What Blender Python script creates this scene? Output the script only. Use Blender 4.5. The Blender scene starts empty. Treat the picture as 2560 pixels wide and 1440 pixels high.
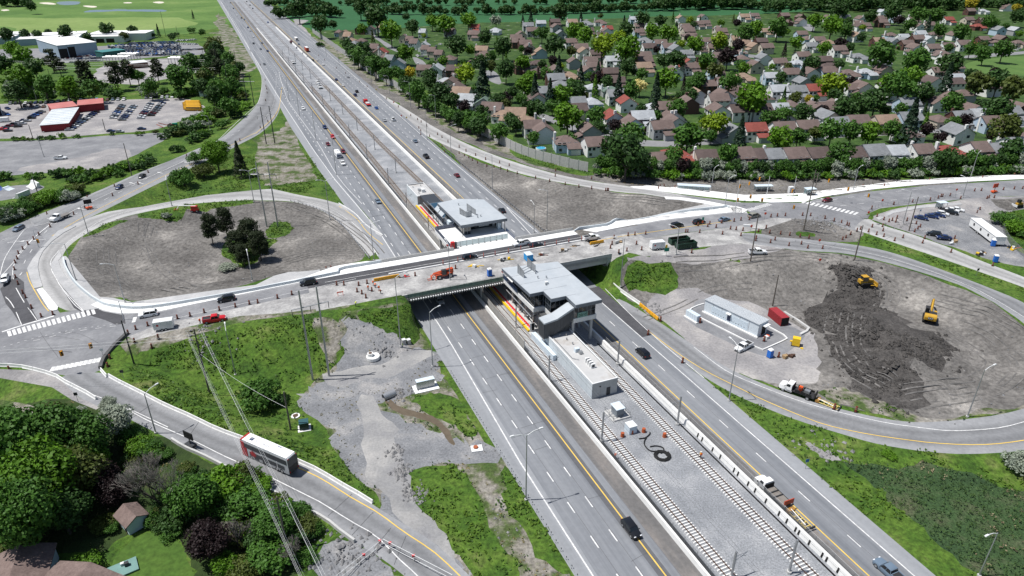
import bpy, bmesh, math, random
import numpy as np
from mathutils import Vector, Matrix
from mathutils.geometry import delaunay_2d_cdt
random.seed(7); RN=np.random.default_rng(7)
S=bpy.context.scene
C=S.collection
# ---------------------------------------------------------------- camera, sky, sun, exposure
F=1720.; HZ=-160.; CH=96.
TH=math.atan((720-HZ)/F); cth,sth=math.cos(TH),math.sin(TH)
cam=bpy.data.cameras.new('camera'); co=bpy.data.objects.new('camera',cam); C.objects.link(co); S.camera=co
co.location=(0,0,CH); co.rotation_euler=(math.pi/2-TH,0,0)
cam.sensor_width=36; cam.lens=36*F/2560; cam.clip_start=1; cam.clip_end=20000
W=bpy.data.worlds.new('World'); S.world=W; W.use_nodes=True
SUN_EL=math.radians(66); SD=Vector((.9978,.0666,0)).normalized()   # shadows fall along SD
wn=W.node_tree; bg=wn.nodes['Background']; sk=wn.nodes.new('ShaderNodeTexSky'); sk.sky_type='NISHITA'; sk.sun_disc=False
sk.sun_elevation=SUN_EL; sk.sun_rotation=math.atan2(-SD.x,-SD.y)
wn.links.new(sk.outputs[0],bg.inputs[0]); bg.inputs[1].default_value=0.072
sl=bpy.data.lights.new('sun','SUN'); sl.energy=4.6; sl.angle=math.radians(.53); sl.color=(1,.97,.93)
so=bpy.data.objects.new('sun',sl); C.objects.link(so)
to_sun=Vector((-SD.x*math.cos(SUN_EL),-SD.y*math.cos(SUN_EL),math.sin(SUN_EL)))
so.rotation_euler=to_sun.to_track_quat('Z','Y').to_euler()
S.view_settings.view_transform='Standard'; S.view_settings.look='None'; S.view_settings.exposure=0.22; S.view_settings.gamma=1
S.view_settings.use_curve_mapping=False
# ---------------------------------------------------------------- coordinates
E_=np.array([.9193,.3935]); U_=np.array([-.3935,.9193])   # across / along the highway
ANG=math.atan2(.3935,.9193)                                # rotation that turns +X into E_
def gp(x,y,z=0.):
    a=(x-1280)/F; b=-(y-720)/F
    t=(CH-z)/(sth-b*cth)
    return np.array([a*t,(cth+b*sth)*t])
def hw(v,s): return E_*v+U_*s
def vs(p): return float(np.dot(p,E_)),float(np.dot(p,U_))
# ---------------------------------------------------------------- tags
def tag(o,label=None,cat=None,group=None,kind=None):
    if label: o['label']=label
    if cat: o['category']=cat
    if group: o['group']=group
    if kind: o['kind']=kind
    return o
def empty(name,loc=(0,0,0),rz=0.,label=None,cat=None,group=None):
    o=bpy.data.objects.new(name,None); C.objects.link(o); o.location=loc; o.rotation_euler=(0,0,rz); o.empty_display_size=.3
    return tag(o,label,cat,group)
def link(name,me,parent=None,loc=None,rot=None,scale=None):
    o=bpy.data.objects.new(name,me); C.objects.link(o)
    if parent: o.parent=parent
    if loc is not None: o.location=loc
    if rot is not None: o.rotation_euler=rot
    if scale is not None: o.scale=scale
    return o
def copy_tree(o,parent=None,mats=None):
    c=o.copy(); C.objects.link(c); c.parent=parent
    if mats and c.type=='MESH':
        for i,sl_ in enumerate(c.material_slots):
            m=sl_.material
            if m and m.name in mats: sl_.link='OBJECT'; sl_.material=mats[m.name]
    for ch in KIDS.get(o.name,()) : copy_tree(ch,c,mats)
    return c
KIDS={}
def kids(root):
    """register the tree below root so that copy_tree need not search"""
    KIDS[root.name]=list(root.children)
    for c in root.children: kids(c)
# ---------------------------------------------------------------- mesh builder
class MB:
    def __init__(s): s.v=[];s.f=[];s.m=[]
    def add(s,vs_,fs,m=0):
        b=len(s.v); s.v.extend(vs_); s.f.extend([tuple(i+b for i in f) for f in fs]); s.m.extend([m]*len(fs)); return s
    def box(s,cx,cy,cz,sx,sy,sz,m=0,rz=0.,tx=1.,ty=1.,shx=0.):
        """box centred in x,y with its bottom at cz; tx,ty taper of the top; shx shifts the top in x"""
        ca,sa=math.cos(rz),math.sin(rz); o=[]
        for k in (0,1):
            for (a,b) in ((-1,-1),(1,-1),(1,1),(-1,1)):
                x=a*sx/2*(tx if k else 1)+(shx if k else 0); y=b*sy/2*(ty if k else 1)
                o.append((cx+x*ca-y*sa,cy+x*sa+y*ca,cz+k*sz))
        return s.add(o,[(0,3,2,1),(4,5,6,7),(0,1,5,4),(1,2,6,5),(2,3,7,6),(3,0,4,7)],m)
    def bar(s,p,q,r,m=0,n=4,r2=None):
        p=Vector(p);q=Vector(q); d=(q-p)
        if d.length<1e-6: return s
        d.normalize(); a=d.orthogonal().normalized(); b=d.cross(a); r2=r if r2 is None else r2
        o=[tuple(p+(a*math.cos(t)+b*math.sin(t))*r) for t in [2*math.pi*(i+.5)/n for i in range(n)]]
        o+=[tuple(q+(a*math.cos(t)+b*math.sin(t))*r2) for t in [2*math.pi*(i+.5)/n for i in range(n)]]
        fs=[(i,(i+1)%n,n+(i+1)%n,n+i) for i in range(n)]+[tuple(range(n))[::-1],tuple(range(n,2*n))]
        return s.add(o,fs,m)
    def tube(s,pts,r,m=0,n=5):
        for a,b in zip(pts,pts[1:]): s.bar(a,b,r,m,n)
        return s
    def cyl(s,cx,cy,z0,z1,r,m=0,n=12,r2=None): return s.bar((cx,cy,z0),(cx,cy,z1),r,m,n,r2)
    def wheel(s,cx,cy,cz,r,w,m=0,n=14): return s.bar((cx,cy-w/2,cz),(cx,cy+w/2,cz),r,m,n)
    def prism(s,poly,z0,z1,m=0):
        n=len(poly); a=sum(poly[i][0]*poly[(i+1)%n][1]-poly[(i+1)%n][0]*poly[i][1] for i in range(n))
        if a<0: poly=poly[::-1]
        o=[(x,y,z0) for x,y in poly]+[(x,y,z1) for x,y in poly]
        return s.add(o,[tuple(range(n))[::-1],tuple(range(n,2*n))]+[(i,(i+1)%n,n+(i+1)%n,n+i) for i in range(n)],m)
    def side(s,prof,y0,y1,m=0):
        """profile in x,z extruded along y"""
        n=len(prof); a=sum(prof[i][0]*prof[(i+1)%n][1]-prof[(i+1)%n][0]*prof[i][1] for i in range(n))
        if a>0: prof=prof[::-1]
        o=[(x,y0,z) for x,z in prof]+[(x,y1,z) for x,z in prof]
        return s.add(o,[tuple(range(n)),tuple(range(n,2*n))[::-1]]+[(i,n+i,n+(i+1)%n,(i+1)%n) for i in range(n)],m)
    def mesh(s,name,mats,smooth=False):
        me=bpy.data.meshes.new(name); me.from_pydata(s.v,[],s.f)
        for m in (mats if isinstance(mats,(list,tuple)) else [mats]): me.materials.append(m)
        if s.m and max(s.m)>0: me.polygons.foreach_set('material_index',s.m)
        if smooth: me.polygons.foreach_set('use_smooth',[True]*len(s.f))
        me.update(); return me
    def build(s,name,mats,parent=None,smooth=False,**k): return link(name,s.mesh(name,mats,smooth),parent,**k)
def soften(o,w=.05,seg=2):
    b=o.modifiers.new('bevel','BEVEL'); b.width=w; b.segments=seg; b.limit_method='ANGLE'; return o
# ---------------------------------------------------------------- materials
MATS={}
def mat(name,cols,scale=1.,rough=.9,bump=0.,bscale=None,metal=0.,spec=.3,stretch=None,coord='pos',fine=None,dist=.05,emit=None,detail=6.):
    """cols: one colour or [(pos,colour)..] along a noise; fine=(scale,amount) adds a small-scale value speckle"""
    m=bpy.data.materials.new(name); m.use_nodes=True; nt=m.node_tree; N=nt.nodes; L=nt.links; b=N['Principled BSDF']
    b.inputs['Roughness'].default_value=rough; b.inputs['Metallic'].default_value=metal; b.inputs['Specular IOR Level'].default_value=spec
    if not isinstance(cols,list): cols=[(0,cols)]
    if coord=='pos': src=N.new('ShaderNodeNewGeometry').outputs['Position']
    else: src=N.new('ShaderNodeTexCoord').outputs['Object']
    if stretch:
        mp=N.new('ShaderNodeMapping'); mp.vector_type='TEXTURE'; mp.inputs['Rotation'].default_value=(0,0,ANG); mp.inputs['Scale'].default_value=stretch; L.new(src,mp.inputs[0]); ssrc=mp.outputs[0]
    else: ssrc=src
    def noise(sc,v,det=detail):
        n=N.new('ShaderNodeTexNoise'); n.inputs['Scale'].default_value=sc; n.inputs['Detail'].default_value=det; n.inputs['Roughness'].default_value=.62; L.new(v,n.inputs['Vector']); return n.outputs['Fac']
    if len(cols)>1:
        r=N.new('ShaderNodeValToRGB'); e=r.color_ramp.elements
        while len(e)<len(cols): e.new(.5)
        for i,(p,c_) in enumerate(cols): e[i].position=p; e[i].color=(*c_,1)
        L.new(noise(scale,ssrc),r.inputs[0]); col=r.outputs[0]
    else:
        q=N.new('ShaderNodeRGB'); q.outputs[0].default_value=(*cols[0][1],1); col=q.outputs[0]
    if fine:
        mx=N.new('ShaderNodeMix'); mx.data_type='RGBA'; mx.blend_type='MULTIPLY'; mx.inputs[0].default_value=1.
        mr=N.new('ShaderNodeMapRange'); mr.inputs[1].default_value=.3; mr.inputs[2].default_value=.7; mr.inputs[3].default_value=1-fine[1]; mr.inputs[4].default_value=1+fine[1]
        L.new(noise(fine[0],src,4.),mr.inputs[0]); L.new(col,mx.inputs[6]); L.new(mr.outputs[0],mx.inputs[7]); col=mx.outputs[2]
    L.new(col,b.inputs['Base Color'])
    if bump:
        bp=N.new('ShaderNodeBump'); bp.inputs['Strength'].default_value=bump; bp.inputs['Distance'].default_value=dist
        L.new(noise(bscale or scale*6,src,5.),bp.inputs['Height']); L.new(bp.outputs[0],b.inputs['Normal'])
    if emit: b.inputs['Emission Color'].default_value=(*emit,1); b.inputs['Emission Strength'].default_value=1
    MATS[name]=m; return m
def leafmat(name,c,var=.35,scale=.5):
    m=bpy.data.materials.new(name); m.use_nodes=True; nt=m.node_tree; N=nt.nodes; L=nt.links; b=N['Principled BSDF']
    b.inputs['Roughness'].default_value=.6; b.inputs['Specular IOR Level'].default_value=.25
    oi=N.new('ShaderNodeObjectInfo'); tc=N.new('ShaderNodeTexCoord'); n=N.new('ShaderNodeTexNoise'); n.inputs['Scale'].default_value=scale; n.inputs['Detail'].default_value=5
    L.new(tc.outputs['Object'],n.inputs['Vector'])
    ge=N.new('ShaderNodeNewGeometry')
    a=N.new('ShaderNodeMath'); a.operation='MULTIPLY_ADD'; a.inputs[1].default_value=.5; L.new(oi.outputs['Random'],a.inputs[0]); L.new(n.outputs['Fac'],a.inputs[2])
    a2=N.new('ShaderNodeMath'); a2.operation='MULTIPLY_ADD'; a2.inputs[1].default_value=.45; L.new(ge.outputs['Random Per Island'],a2.inputs[0]); L.new(a.outputs[0],a2.inputs[2])
    r=N.new('ShaderNodeValToRGB'); e=r.color_ramp.elements
    e[0].position=.35; e[0].color=(c[0]*(1-var),c[1]*(1-var),c[2]*(1-var),1); e[1].position=1.25; e[1].color=(min(1,c[0]*(1+var*1.4)),min(1,c[1]*(1+var)),c[2]*(1+var*.6),1)
    L.new(a2.outputs[0],r.inputs[0]); L.new(r.outputs[0],b.inputs['Base Color'])
    tr=N.new('ShaderNodeBsdfTranslucent'); L.new(r.outputs[0],tr.inputs[0]); ms=N.new('ShaderNodeMixShader'); ms.inputs[0].default_value=.22
    L.new(b.outputs[0],ms.inputs[1]); L.new(tr.outputs[0],ms.inputs[2]); L.new(ms.outputs[0],N['Material Output'].inputs[0])
    MATS[name]=m; return m
def flat(name,c,rough=.5,metal=0.,spec=.4,var=.12,scale=1.5):
    return mat(name,[(.25,tuple(x*(1-var) for x in c)),(.75,tuple(min(1,x*(1+var)) for x in c))],scale,rough,metal=metal,spec=spec,coord='obj')
def glassmat(name,c,rough=.08): 
    m=mat(name,c,rough=rough,spec=.8); return m
# ================================================================ terrain height
# road profiles: pixel of the centre line, height of the road there, half width in metres, side slope
PROF=[
 ([(-260,900,4.6),(-60,850,5.0),(120,825,5.4),(300,795,6.0),(480,770,6.9),(700,737,7.7),(('s',8,177.5),0,7.9),(('s',45,177.5),0,8.)],14.2,.6),
 ([(('s',98,177.5),0,8.),(('s',118,177.5),0,8.),(1640,588,7.8),(1800,560,7.3),(1930,535,6.6),(2100,508,5.8),(2330,478,5.0),(2600,462,4.2),(3000,440,3.)],13.6,.55),
 ([(150,890,5.3),(230,955,4.9),(380,1030,4.0),(560,1115,3.1),(740,1215,2.1),(930,1320,1.0),(1110,1450,0.)],6.5,.55),
 ([(60,660,5.4),(80,600,5.2),(240,510,4.4),(420,425,3.2),(560,362,2.0),(665,270,.9),(680,200,0)],8,.5),
 ([(170,760,5.5),(112,670,5.3),(180,590,5.0),(330,535,4.4),(520,500,3.2),(660,485,2.2),(790,510,1.2),(880,560,.5),(950,630,0)],6.,.4),
 ([(1930,520,6.5),(1720,488,5.4),(1540,470,4.2),(1380,440,2.8),(1230,390,1.4),(1080,330,.3)],6.5,.4),
 ([(1720,590,7.4),(1850,590,6.8),(2000,610,6.2),(2180,632,5.7),(2360,682,5.0),(2520,755,4.4),(2680,860,3.6),(2720,960,2.6),(2600,1060,1.9),(2350,1095,1.3),(2050,1035,.6),(1800,920,0)],6.5,.35),
 ([(2130,555,5.7),(2260,600,5.4),(2450,665,4.8),(2700,760,4.)],6.,.35),
 ([(2250,540,5.4),(2380,560,5.2),(2460,580,5.0),(2520,620,4.9)],17.,.3),
]
PR=[]
for pts,hwid,sl_ in PROF:
    q=np.array([[*(hw(x[1],x[2]) if isinstance(x,tuple) else gp(x,y,z)),z] for x,y,z in pts]); PR.append((q,hwid,sl_))
def vnoise(x,y,sc,seed):
    x=x/sc;y=y/sc;xi=np.floor(x);yi=np.floor(y);u=x-xi;w=y-yi;u=u*u*(3-2*u);w=w*w*(3-2*w)
    def hh(i,j):
        t=np.sin(i*127.1+j*311.7+seed*74.7)*43758.5453; return t-np.floor(t)
    return (hh(xi,yi)*(1-u)+hh(xi+1,yi)*u)*(1-w)+(hh(xi,yi+1)*(1-u)+hh(xi+1,yi+1)*u)*w
def sstep(a,b,x):
    t=np.clip((x-a)/(b-a),0,1); return t*t*(3-2*t)
MND=[] # mounds: world x,y,radius,height
for px,py,r,h_ in ((440,610,17,2.2),(330,580,10,1.2),(560,640,12,.8),(700,620,12,.7),(1420,500,14,1.2),(1600,520,12,1.),(2030,560,7,1.0),(2110,700,10,3.0),(2240,860,17,2.6),(2150,800,10,1.8),(2420,800,18,1.5),(2200,930,13,1.5),(2330,960,12,1.2),(1900,690,14,1.5),(270,390,9,1.4),(900,210,8,1)):
    MND.append((*gp(px,py,2),r,h_))
def hfun(P):
    P=np.atleast_2d(P); X,Y=P[:,0],P[:,1]; h=np.zeros(len(P))
    for q,hwid,sl_ in PR:
        best=np.full(len(P),1e9); bz=np.zeros(len(P))
        for a,b in zip(q[:-1],q[1:]):
            d=b[:2]-a[:2]; t=np.clip(((P-a[:2])@d)/(d@d),0,1); r=np.hypot(X-a[0]-t*d[0],Y-a[1]-t*d[1])
            k=r<best; best[k]=r[k]; bz[k]=(a[2]+t*(b[2]-a[2]))[k]
        e=np.maximum(0,best-hwid); hh_=bz-sl_*e*e/(e+1.5)
        h=np.maximum(h,hh_)
    for mx,my,r,hm in MND:
        d2=((X-mx)**2+(Y-my)**2)/(r*r); h=h+hm*np.exp(-d2*1.6)*(.7+.6*vnoise(X,Y,4,3))
    v=P@E_; s_=P@U_
    w=1.2+9*sstep(0,14,np.maximum(164-s_,s_-191)); d=np.maximum(40.8-v,v-(101.8-3.*(s_<150)))
    h=h*sstep(0,1,np.clip(d,0,None)/w)
    return h
_HX0,_HX1,_HY0,_HY1,_HS=-330,420,50,520,1.25
_gx=np.arange(_HX0,_HX1+.1,_HS); _gy=np.arange(_HY0,_HY1+.1,_HS)
_G=hfun(np.stack(np.meshgrid(_gx,_gy),-1).reshape(-1,2)).reshape(len(_gy),len(_gx))
_edge=np.minimum.reduce([np.broadcast_to((_gx-_HX0)[None],_G.shape),np.broadcast_to((_HX1-_gx)[None],_G.shape),np.broadcast_to((_gy-_HY0)[:,None],_G.shape),np.broadcast_to((_HY1-_gy)[:,None],_G.shape)])
_G=_G*np.clip(_edge/25,0,1)
def ha(P):
    P=np.atleast_2d(P); x=np.clip((P[:,0]-_HX0)/_HS,0,len(_gx)-1.001); y=np.clip((P[:,1]-_HY0)/_HS,0,len(_gy)-1.001)
    i=x.astype(int);j=y.astype(int);u=x-i;w=y-j
    return (_G[j,i]*(1-u)+_G[j,i+1]*u)*(1-w)+(_G[j+1,i]*(1-u)+_G[j+1,i+1]*u)*w
def h1(x,y): return float(ha([[x,y]])[0])
def at(px,py,dz=0.):
    """point of the ground seen at a place of the photograph"""
    z=0.
    for _ in range(14):
        p=gp(px,py,z+dz); z=.5*z+.5*h1(*p)
    return np.array([p[0],p[1],z+dz])
def atd(px,py): # point on the bridge deck
    p=gp(px,py,8.); return np.array([p[0],p[1],8.02])
def on(px,py):
    """deck if the point lies on the bridge, else ground"""
    p=gp(px,py,8.); v,s_=vs(p)
    if 39.5<v<104 and 165<s_<190: return np.array([p[0],p[1],8.02])
    return at(px,py)
# ================================================================ ground materials
def G(*c): return tuple(c)
M_grass=mat('grass ground',[(.3,G(.024,.062,.009)),(.45,G(.050,.106,.012)),(.58,G(.078,.138,.018)),(.72,G(.135,.155,.05))],.11,.95,bump=.9,bscale=1.6,fine=(1.1,.55),dist=.35)
M_rough=mat('rough weedy ground',[(.30,G(.035,.075,.014)),(.44,G(.07,.10,.03)),(.54,G(.20,.185,.155)),(.7,G(.30,.285,.26))],.16,.95,bump=.9,bscale=1.8,fine=(1.3,.45),dist=.25)
M_lawn=mat('lawn',[(.3,G(.035,.085,.012)),(.7,G(.075,.135,.022))],.08,.95,bump=.5,bscale=2.,fine=(1.,.3),dist=.1)
M_town=mat('suburban gardens',[(.33,G(.020,.045,.010)),(.5,G(.034,.074,.014)),(.62,G(.06,.105,.022)),(.68,G(.20,.195,.19))],.09,.95,bump=.5,bscale=1.,fine=(.6,.4),dist=.2)
M_crop=mat('crop field',[(.3,G(.020,.088,.030)),(.7,G(.030,.112,.040))],.01,.95,fine=(.25,.14),bump=.4,bscale=.6,dist=.3)
M_golf=mat('golf fairway',[(.3,G(.055,.12,.022)),(.55,G(.10,.18,.04)),(.75,G(.17,.24,.07))],.012,.95,fine=(.2,.15))
M_gravel=mat('gravel',[(.3,G(.145,.150,.160)),(.5,G(.20,.205,.215)),(.7,G(.33,.32,.31))],.13,.95,bump=.6,bscale=3.,fine=(2.2,.28),dist=.1)
M_lotgravel=mat('pale gravel lot',[(.3,G(.20,.195,.20)),(.5,G(.27,.26,.26)),(.7,G(.40,.38,.36))],.09,.95,bump=.5,bscale=2.,fine=(1.6,.2),dist=.1)
M_dirt=mat('graded soil',[(.28,G(.090,.084,.078)),(.45,G(.130,.123,.115)),(.58,G(.182,.172,.160)),(.7,G(.31,.292,.268))],.055,.95,bump=1.,bscale=1.1,fine=(.9,.42),dist=.4)
M_dark=mat('damp turned soil',[(.3,G(.045,.042,.040)),(.6,G(.085,.079,.074)),(.75,G(.13,.122,.115))],.25,.95,bump=1.,bscale=1.3,fine=(1.5,.4),dist=.6)
M_reed=mat('reed bed',[(.32,G(.026,.055,.022)),(.5,G(.042,.082,.028)),(.64,G(.09,.10,.055)),(.75,G(.055,.11,.022))],.10,.95,bump=1.,bscale=2.2,fine=(2.2,.5),dist=.4)
M_ballast=mat('rail ballast',[(.3,G(.19,.20,.215)),(.5,G(.25,.26,.275)),(.7,G(.36,.365,.375))],.12,.9,bump=.9,bscale=5.,fine=(3.2,.36),dist=.1)
M_hwy=mat('highway asphalt',[(.3,G(.140,.150,.166)),(.5,G(.192,.202,.218)),(.7,G(.245,.255,.27))],.5,.85,stretch=(1.,40.,1.),fine=(.9,.06),bump=.15,bscale=6.,dist=.02)
M_hwyd=mat('dark asphalt lane',[(.3,G(.095,.097,.105)),(.7,G(.13,.133,.14))],.5,.85,stretch=(1.,40.,1.),fine=(1.,.1))
M_shld=mat('pale asphalt shoulder',[(.3,G(.225,.235,.25)),(.7,G(.29,.30,.315))],.5,.88,stretch=(1.,30.,1.),fine=(1.,.07))
M_shldn=mat('dusty asphalt shoulder',[(.3,G(.115,.112,.112)),(.5,G(.14,.135,.132)),(.7,G(.22,.20,.185))],.35,.88,stretch=(1.,6.,1.),fine=(1.2,.15))
M_road=mat('worn asphalt',[(.3,G(.15,.153,.165)),(.5,G(.20,.203,.213)),(.72,G(.27,.272,.28))],.12,.85,fine=(1.2,.12),bump=.15,bscale=5.,dist=.02)
M_newasph=mat('new asphalt',[(.3,G(.055,.055,.060)),(.7,G(.085,.085,.092))],.3,.85,fine=(2.,.15))
M_conc=mat('road concrete',[(.3,G(.32,.325,.33)),(.55,G(.41,.41,.41)),(.72,G(.47,.465,.46))],.14,.85,fine=(1.3,.1),bump=.1,bscale=5.,dist=.02)
M_walk=mat('new concrete',[(.3,G(.70,.70,.69)),(.7,G(.80,.80,.78))],.3,.8,fine=(.8,.06))
M_deckw=mat('scraped deck concrete',[(.3,G(.20,.197,.195)),(.5,G(.31,.305,.30)),(.66,G(.43,.425,.41))],.22,.88,fine=(1.8,.22),bump=.3,bscale=3.,dist=.03)
M_water=mat('pond water',[(.3,G(.03,.10,.22)),(.7,G(.045,.13,.26))],.05,.08,spec=.5)
M_mud=mat('muddy ditch water',[(.3,G(.10,.08,.055)),(.7,G(.15,.12,.085))],.5,.25)
M_sand=mat('bunker sand',[(.3,G(.55,.50,.42)),(.7,G(.66,.61,.52))],.2,.95)
M_street=mat('street asphalt',[(.3,G(.17,.172,.18)),(.7,G(.25,.25,.255))],.1,.88,fine=(1.,.1))
# ramp pavement: wheel tracks follow the road across its width (attribute lat)
def rampmat(name,c0,c1,k):
    m=mat(name,[(.3,c0),(.7,c1)],.15,.85,fine=(1.3,.12)); nt=m.node_tree;N=nt.nodes;L=nt.links;b=N['Principled BSDF']
    src=b.inputs['Base Color'].links[0].from_socket
    at_=N.new('ShaderNodeAttribute'); at_.attribute_name='lat'
    r=N.new('ShaderNodeValToRGB'); e=r.color_ramp.elements
    for i in range(4): e.new(.5)
    for i,(p,v_) in enumerate(((0,1.25),(.16,1.15),(.34,k),(.5,1.0),(.66,k),(.84,1.2))): e[i].position=p; e[i].color=(v_/1.3,v_/1.3,v_/1.3,1)
    L.new(at_.outputs['Fac'],r.inputs[0]); mx=N.new('ShaderNodeMix'); mx.data_type='RGBA'; mx.blend_type='MULTIPLY'; mx.inputs[0].default_value=1
    L.new(src,mx.inputs[6]); L.new(r.outputs[0],mx.inputs[7]); L.new(mx.outputs[2],b.inputs['Base Color']); return m
M_ramp=rampmat('ramp asphalt',G(.24,.245,.255),G(.31,.315,.325),.78)
M_rampc=rampmat('ramp concrete',G(.37,.37,.365),G(.47,.465,.46),.8)
# ================================================================ ground regions (later ones lie on top of earlier ones)
REG=[]
def reg(name,pts,m,jit=0.,kind='structure',world=False,edges=None,label=None,cat=None):
    W_=[np.array(p,float) for p in pts] if world else [at(*p)[:2] for p in pts]
    REG.append(dict(name=name,w=W_,m=m,jit=jit,kind=kind,edges=edges,label=label,cat=cat))
def HWP(*vsl): return [hw(v,s_) for v,s_ in vsl]
# far country
reg('golf_course',[(-900,-60),(540,-60),(598,60),(545,66),(500,80),(440,86),(0,100),(-900,110)],M_golf,3)
reg('farm_field',[(640,-70),(3600,-70),(3600,2),(2300,8),(2240,22),(2040,25),(1900,38),(1600,42),(1440,50),(1200,58),(1060,64),(930,76),(820,86),(745,62),(690,20)],M_crop,3)
reg('suburb_ground',[(760,75),(930,76),(1060,64),(1200,58),(1440,50),(1600,42),(1900,38),(2040,25),(2300,10),(3400,0),(4200,250),(3300,440),(2600,437),(2300,448),(2000,440),(1800,447),(1500,440),(1280,350),(900,130)],M_town,2)
for a in ([(140,6),(165,3),(200,3),(212,7),(195,12),(150,13)],[(212,31),(225,26),(250,24),(300,25),(345,23),(390,24),(415,26),(408,30),(360,29),(300,28),(240,30)],[(345,9),(380,3),(420,4),(450,9),(400,10)][:0] or [(278,24),(290,22),(330,24)]): reg('pond',a,M_water,1.)
for a in ([(95,7),(120,6),(142,9),(135,12),(110,11)],[(210,14),(225,13),(248,16),(240,19),(222,18)],[(0,25),(18,23),(24,26),(8,28)],[(380,5),(400,3),(415,6),(400,9),(386,8)],[(305,6),(322,5),(328,8),(312,9)]): reg('sand_bunker',a,M_sand,.7)
reg('golf_green',[(60,70),(-200,60),(-200,40),(120,46),(280,44),(440,42),(485,55),(478,66),(430,72),(200,86),(0,84)],mat('mown fairway',[(.3,G(.14,.215,.055)),(.7,G(.20,.27,.085))],.012,.95,fine=(.15,.12)),2)
# left side lots
reg('asphalt_yard',[(-200,128),(60,122),(240,117),(370,104),(460,108),(495,108),(512,124),(505,138),(420,138),(300,150),(160,158),(60,140),(-200,165)],M_street,1.5)
reg('lawn',[(90,175),(170,160),(250,152),(245,178),(205,200),(100,206)],M_lawn,1)
reg('substation_yard',[(250,158),(500,138),(520,175),(430,190),(360,215),(240,205)],M_lotgravel,1.5)
reg('gravel_lot',[(-200,268),(10,258),(160,257),(310,250),(455,242),(505,262),(510,280),(470,298),(395,325),(260,336),(80,346),(-200,352)],M_lotgravel,1.)
reg('asphalt_lot',[(-200,358),(120,350),(300,337),(432,330),(415,350),(350,380),(290,408),(235,424),(150,430),(60,436),(0,442),(-200,448)],M_road,.8)
reg('gravel_spoil',[(195,395),(230,380),(280,372),(330,376),(300,404),(240,424),(130,431),(60,434),(20,424),(90,412)],M_lotgravel,1.5)
reg('skate_park_pavement',[(-100,492),(0,470),(50,462),(110,463),(112,472),(60,492),(0,502),(-80,508)],M_road,.3)
reg('dirt_strip',[(518,40),(548,30),(590,90),(625,160),(640,190),(600,215),(575,180),(560,140),(545,90)],M_rough,3)
# north west verge
reg('rough_verge',[(640,345),(690,330),(712,285),(716,255),(735,280),(760,330),(800,410),(850,470),(858,490),(800,480),(700,478),(560,485),(430,497),(380,490),(470,430),(560,392)],M_grass,1.5)
reg('dry_verge',[(655,345),(700,325),(716,290),(735,330),(775,400),(785,440),(770,462),(700,460),(660,462),(640,440),(650,400)],M_rough,2.5)
reg('dirt_verge',[(716,262),(745,270),(830,395),(880,480),(905,540),(850,500),(855,470),(815,435),(795,400),(745,310)],M_gravel,1.)
reg('grass_ditch',[(732,322),(755,316),(778,330),(840,440),(850,478),(832,470),(800,462),(780,430),(745,372)],M_grass,1.2)
# west loop infield
reg('dirt_infield',[(160,640),(205,590),(260,560),(330,538),(440,520),(560,508),(640,500),(725,503),(780,516),(825,536),(862,568),(885,596),(925,648),(850,662),(760,690),(600,715),(500,735),(380,752),(310,745),(250,745),(200,715),(165,690)],M_dirt,.8)
for a in ([(340,545),(372,520),(425,523),(445,515),(470,515),(450,552),(420,555),(385,548)],[(200,595),(225,575),(275,555),(320,548),(330,555),(280,570),(240,590)],[(655,580),(668,560),(690,553),(720,556),(735,575),(722,588),(690,597),(660,598)],[(440,510),(540,502),(630,500),(635,510),(560,520),(480,530)],[(545,630),(560,600),(640,600),(700,600),(660,625),(640,650),(600,672),(572,650)]): reg('grass_patch',a,M_grass,1.)
# north east triangle and verge
reg('dirt_triangle',[(1095,350),(1105,362),(1200,402),(1280,434),(1400,460),(1520,478),(1660,494),(1760,505),(1815,520),(1700,540),(1560,562),(1480,575),(1400,586),(1345,583),(1290,550),(1240,495),(1150,415)],M_dirt,.8)
reg('gravel_verge',[(760,85),(800,95),(1000,225),(1200,330),(1290,372),(1470,432),(1600,444),(1800,450),(2000,446),(2300,449),(2600,437),(2600,449),(2300,463),(2180,476),(2040,496),(1850,490),(1700,478),(1580,466),(1440,448),(1285,404),(1130,344),(1000,262),(880,195),(800,130)],M_dirt,.8)
reg('weedy_verge',[(745,70),(775,85),(1000,215),(1200,322),(1285,366),(1480,430),(1485,440),(1380,425),(1290,398),(1150,330),(1000,245),(880,170),(790,110)],M_rough,1.5)
reg('grass_strip',[(1265,352),(1300,370),(1400,405),(1480,428),(1490,441),(1400,428),(1300,398),(1270,385)],M_grass,1.)
reg('farm_track',[(725,47),(770,50),(778,53),(745,60),(765,75),(785,90),(765,92),(745,75),(730,58)],M_lotgravel,1.)
# south east loop
reg('dirt_infield',[(1700,640),(1850,607),(1960,622),(2120,636),(2220,658),(2345,698),(2425,728),(2500,772),(2600,840),(2660,920),(2640,985),(2560,1020),(2470,1040),(2320,1055),(2200,1040),(2090,1010),(2000,985),(1920,960),(1820,920),(1740,860),(1650,800),(1600,765),(1560,740),(1555,690),(1620,640)],M_dirt,.8)
reg('gravel_pad',[(1590,765),(1680,740),(1760,720),(1900,765),(1990,800),(2040,850),(2050,910),(2080,950),(2000,975),(1920,960),(1820,925),(1740,868),(1650,805)],M_lotgravel,1.5)
reg('compound_gravel',[(1715,790),(1765,735),(1900,790),(2030,830),(1960,885),(1890,890),(1720,805)],M_road,.8)
reg('grass_slope',[(1560,712),(1590,655),(1625,640),(1675,645),(1690,700),(1700,735),(1650,745),(1600,728)],M_grass,.8)
reg('grass_patch',[(1790,630),(1850,622),(1870,640),(1850,655),(1800,645)],M_grass,1.)
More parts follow.
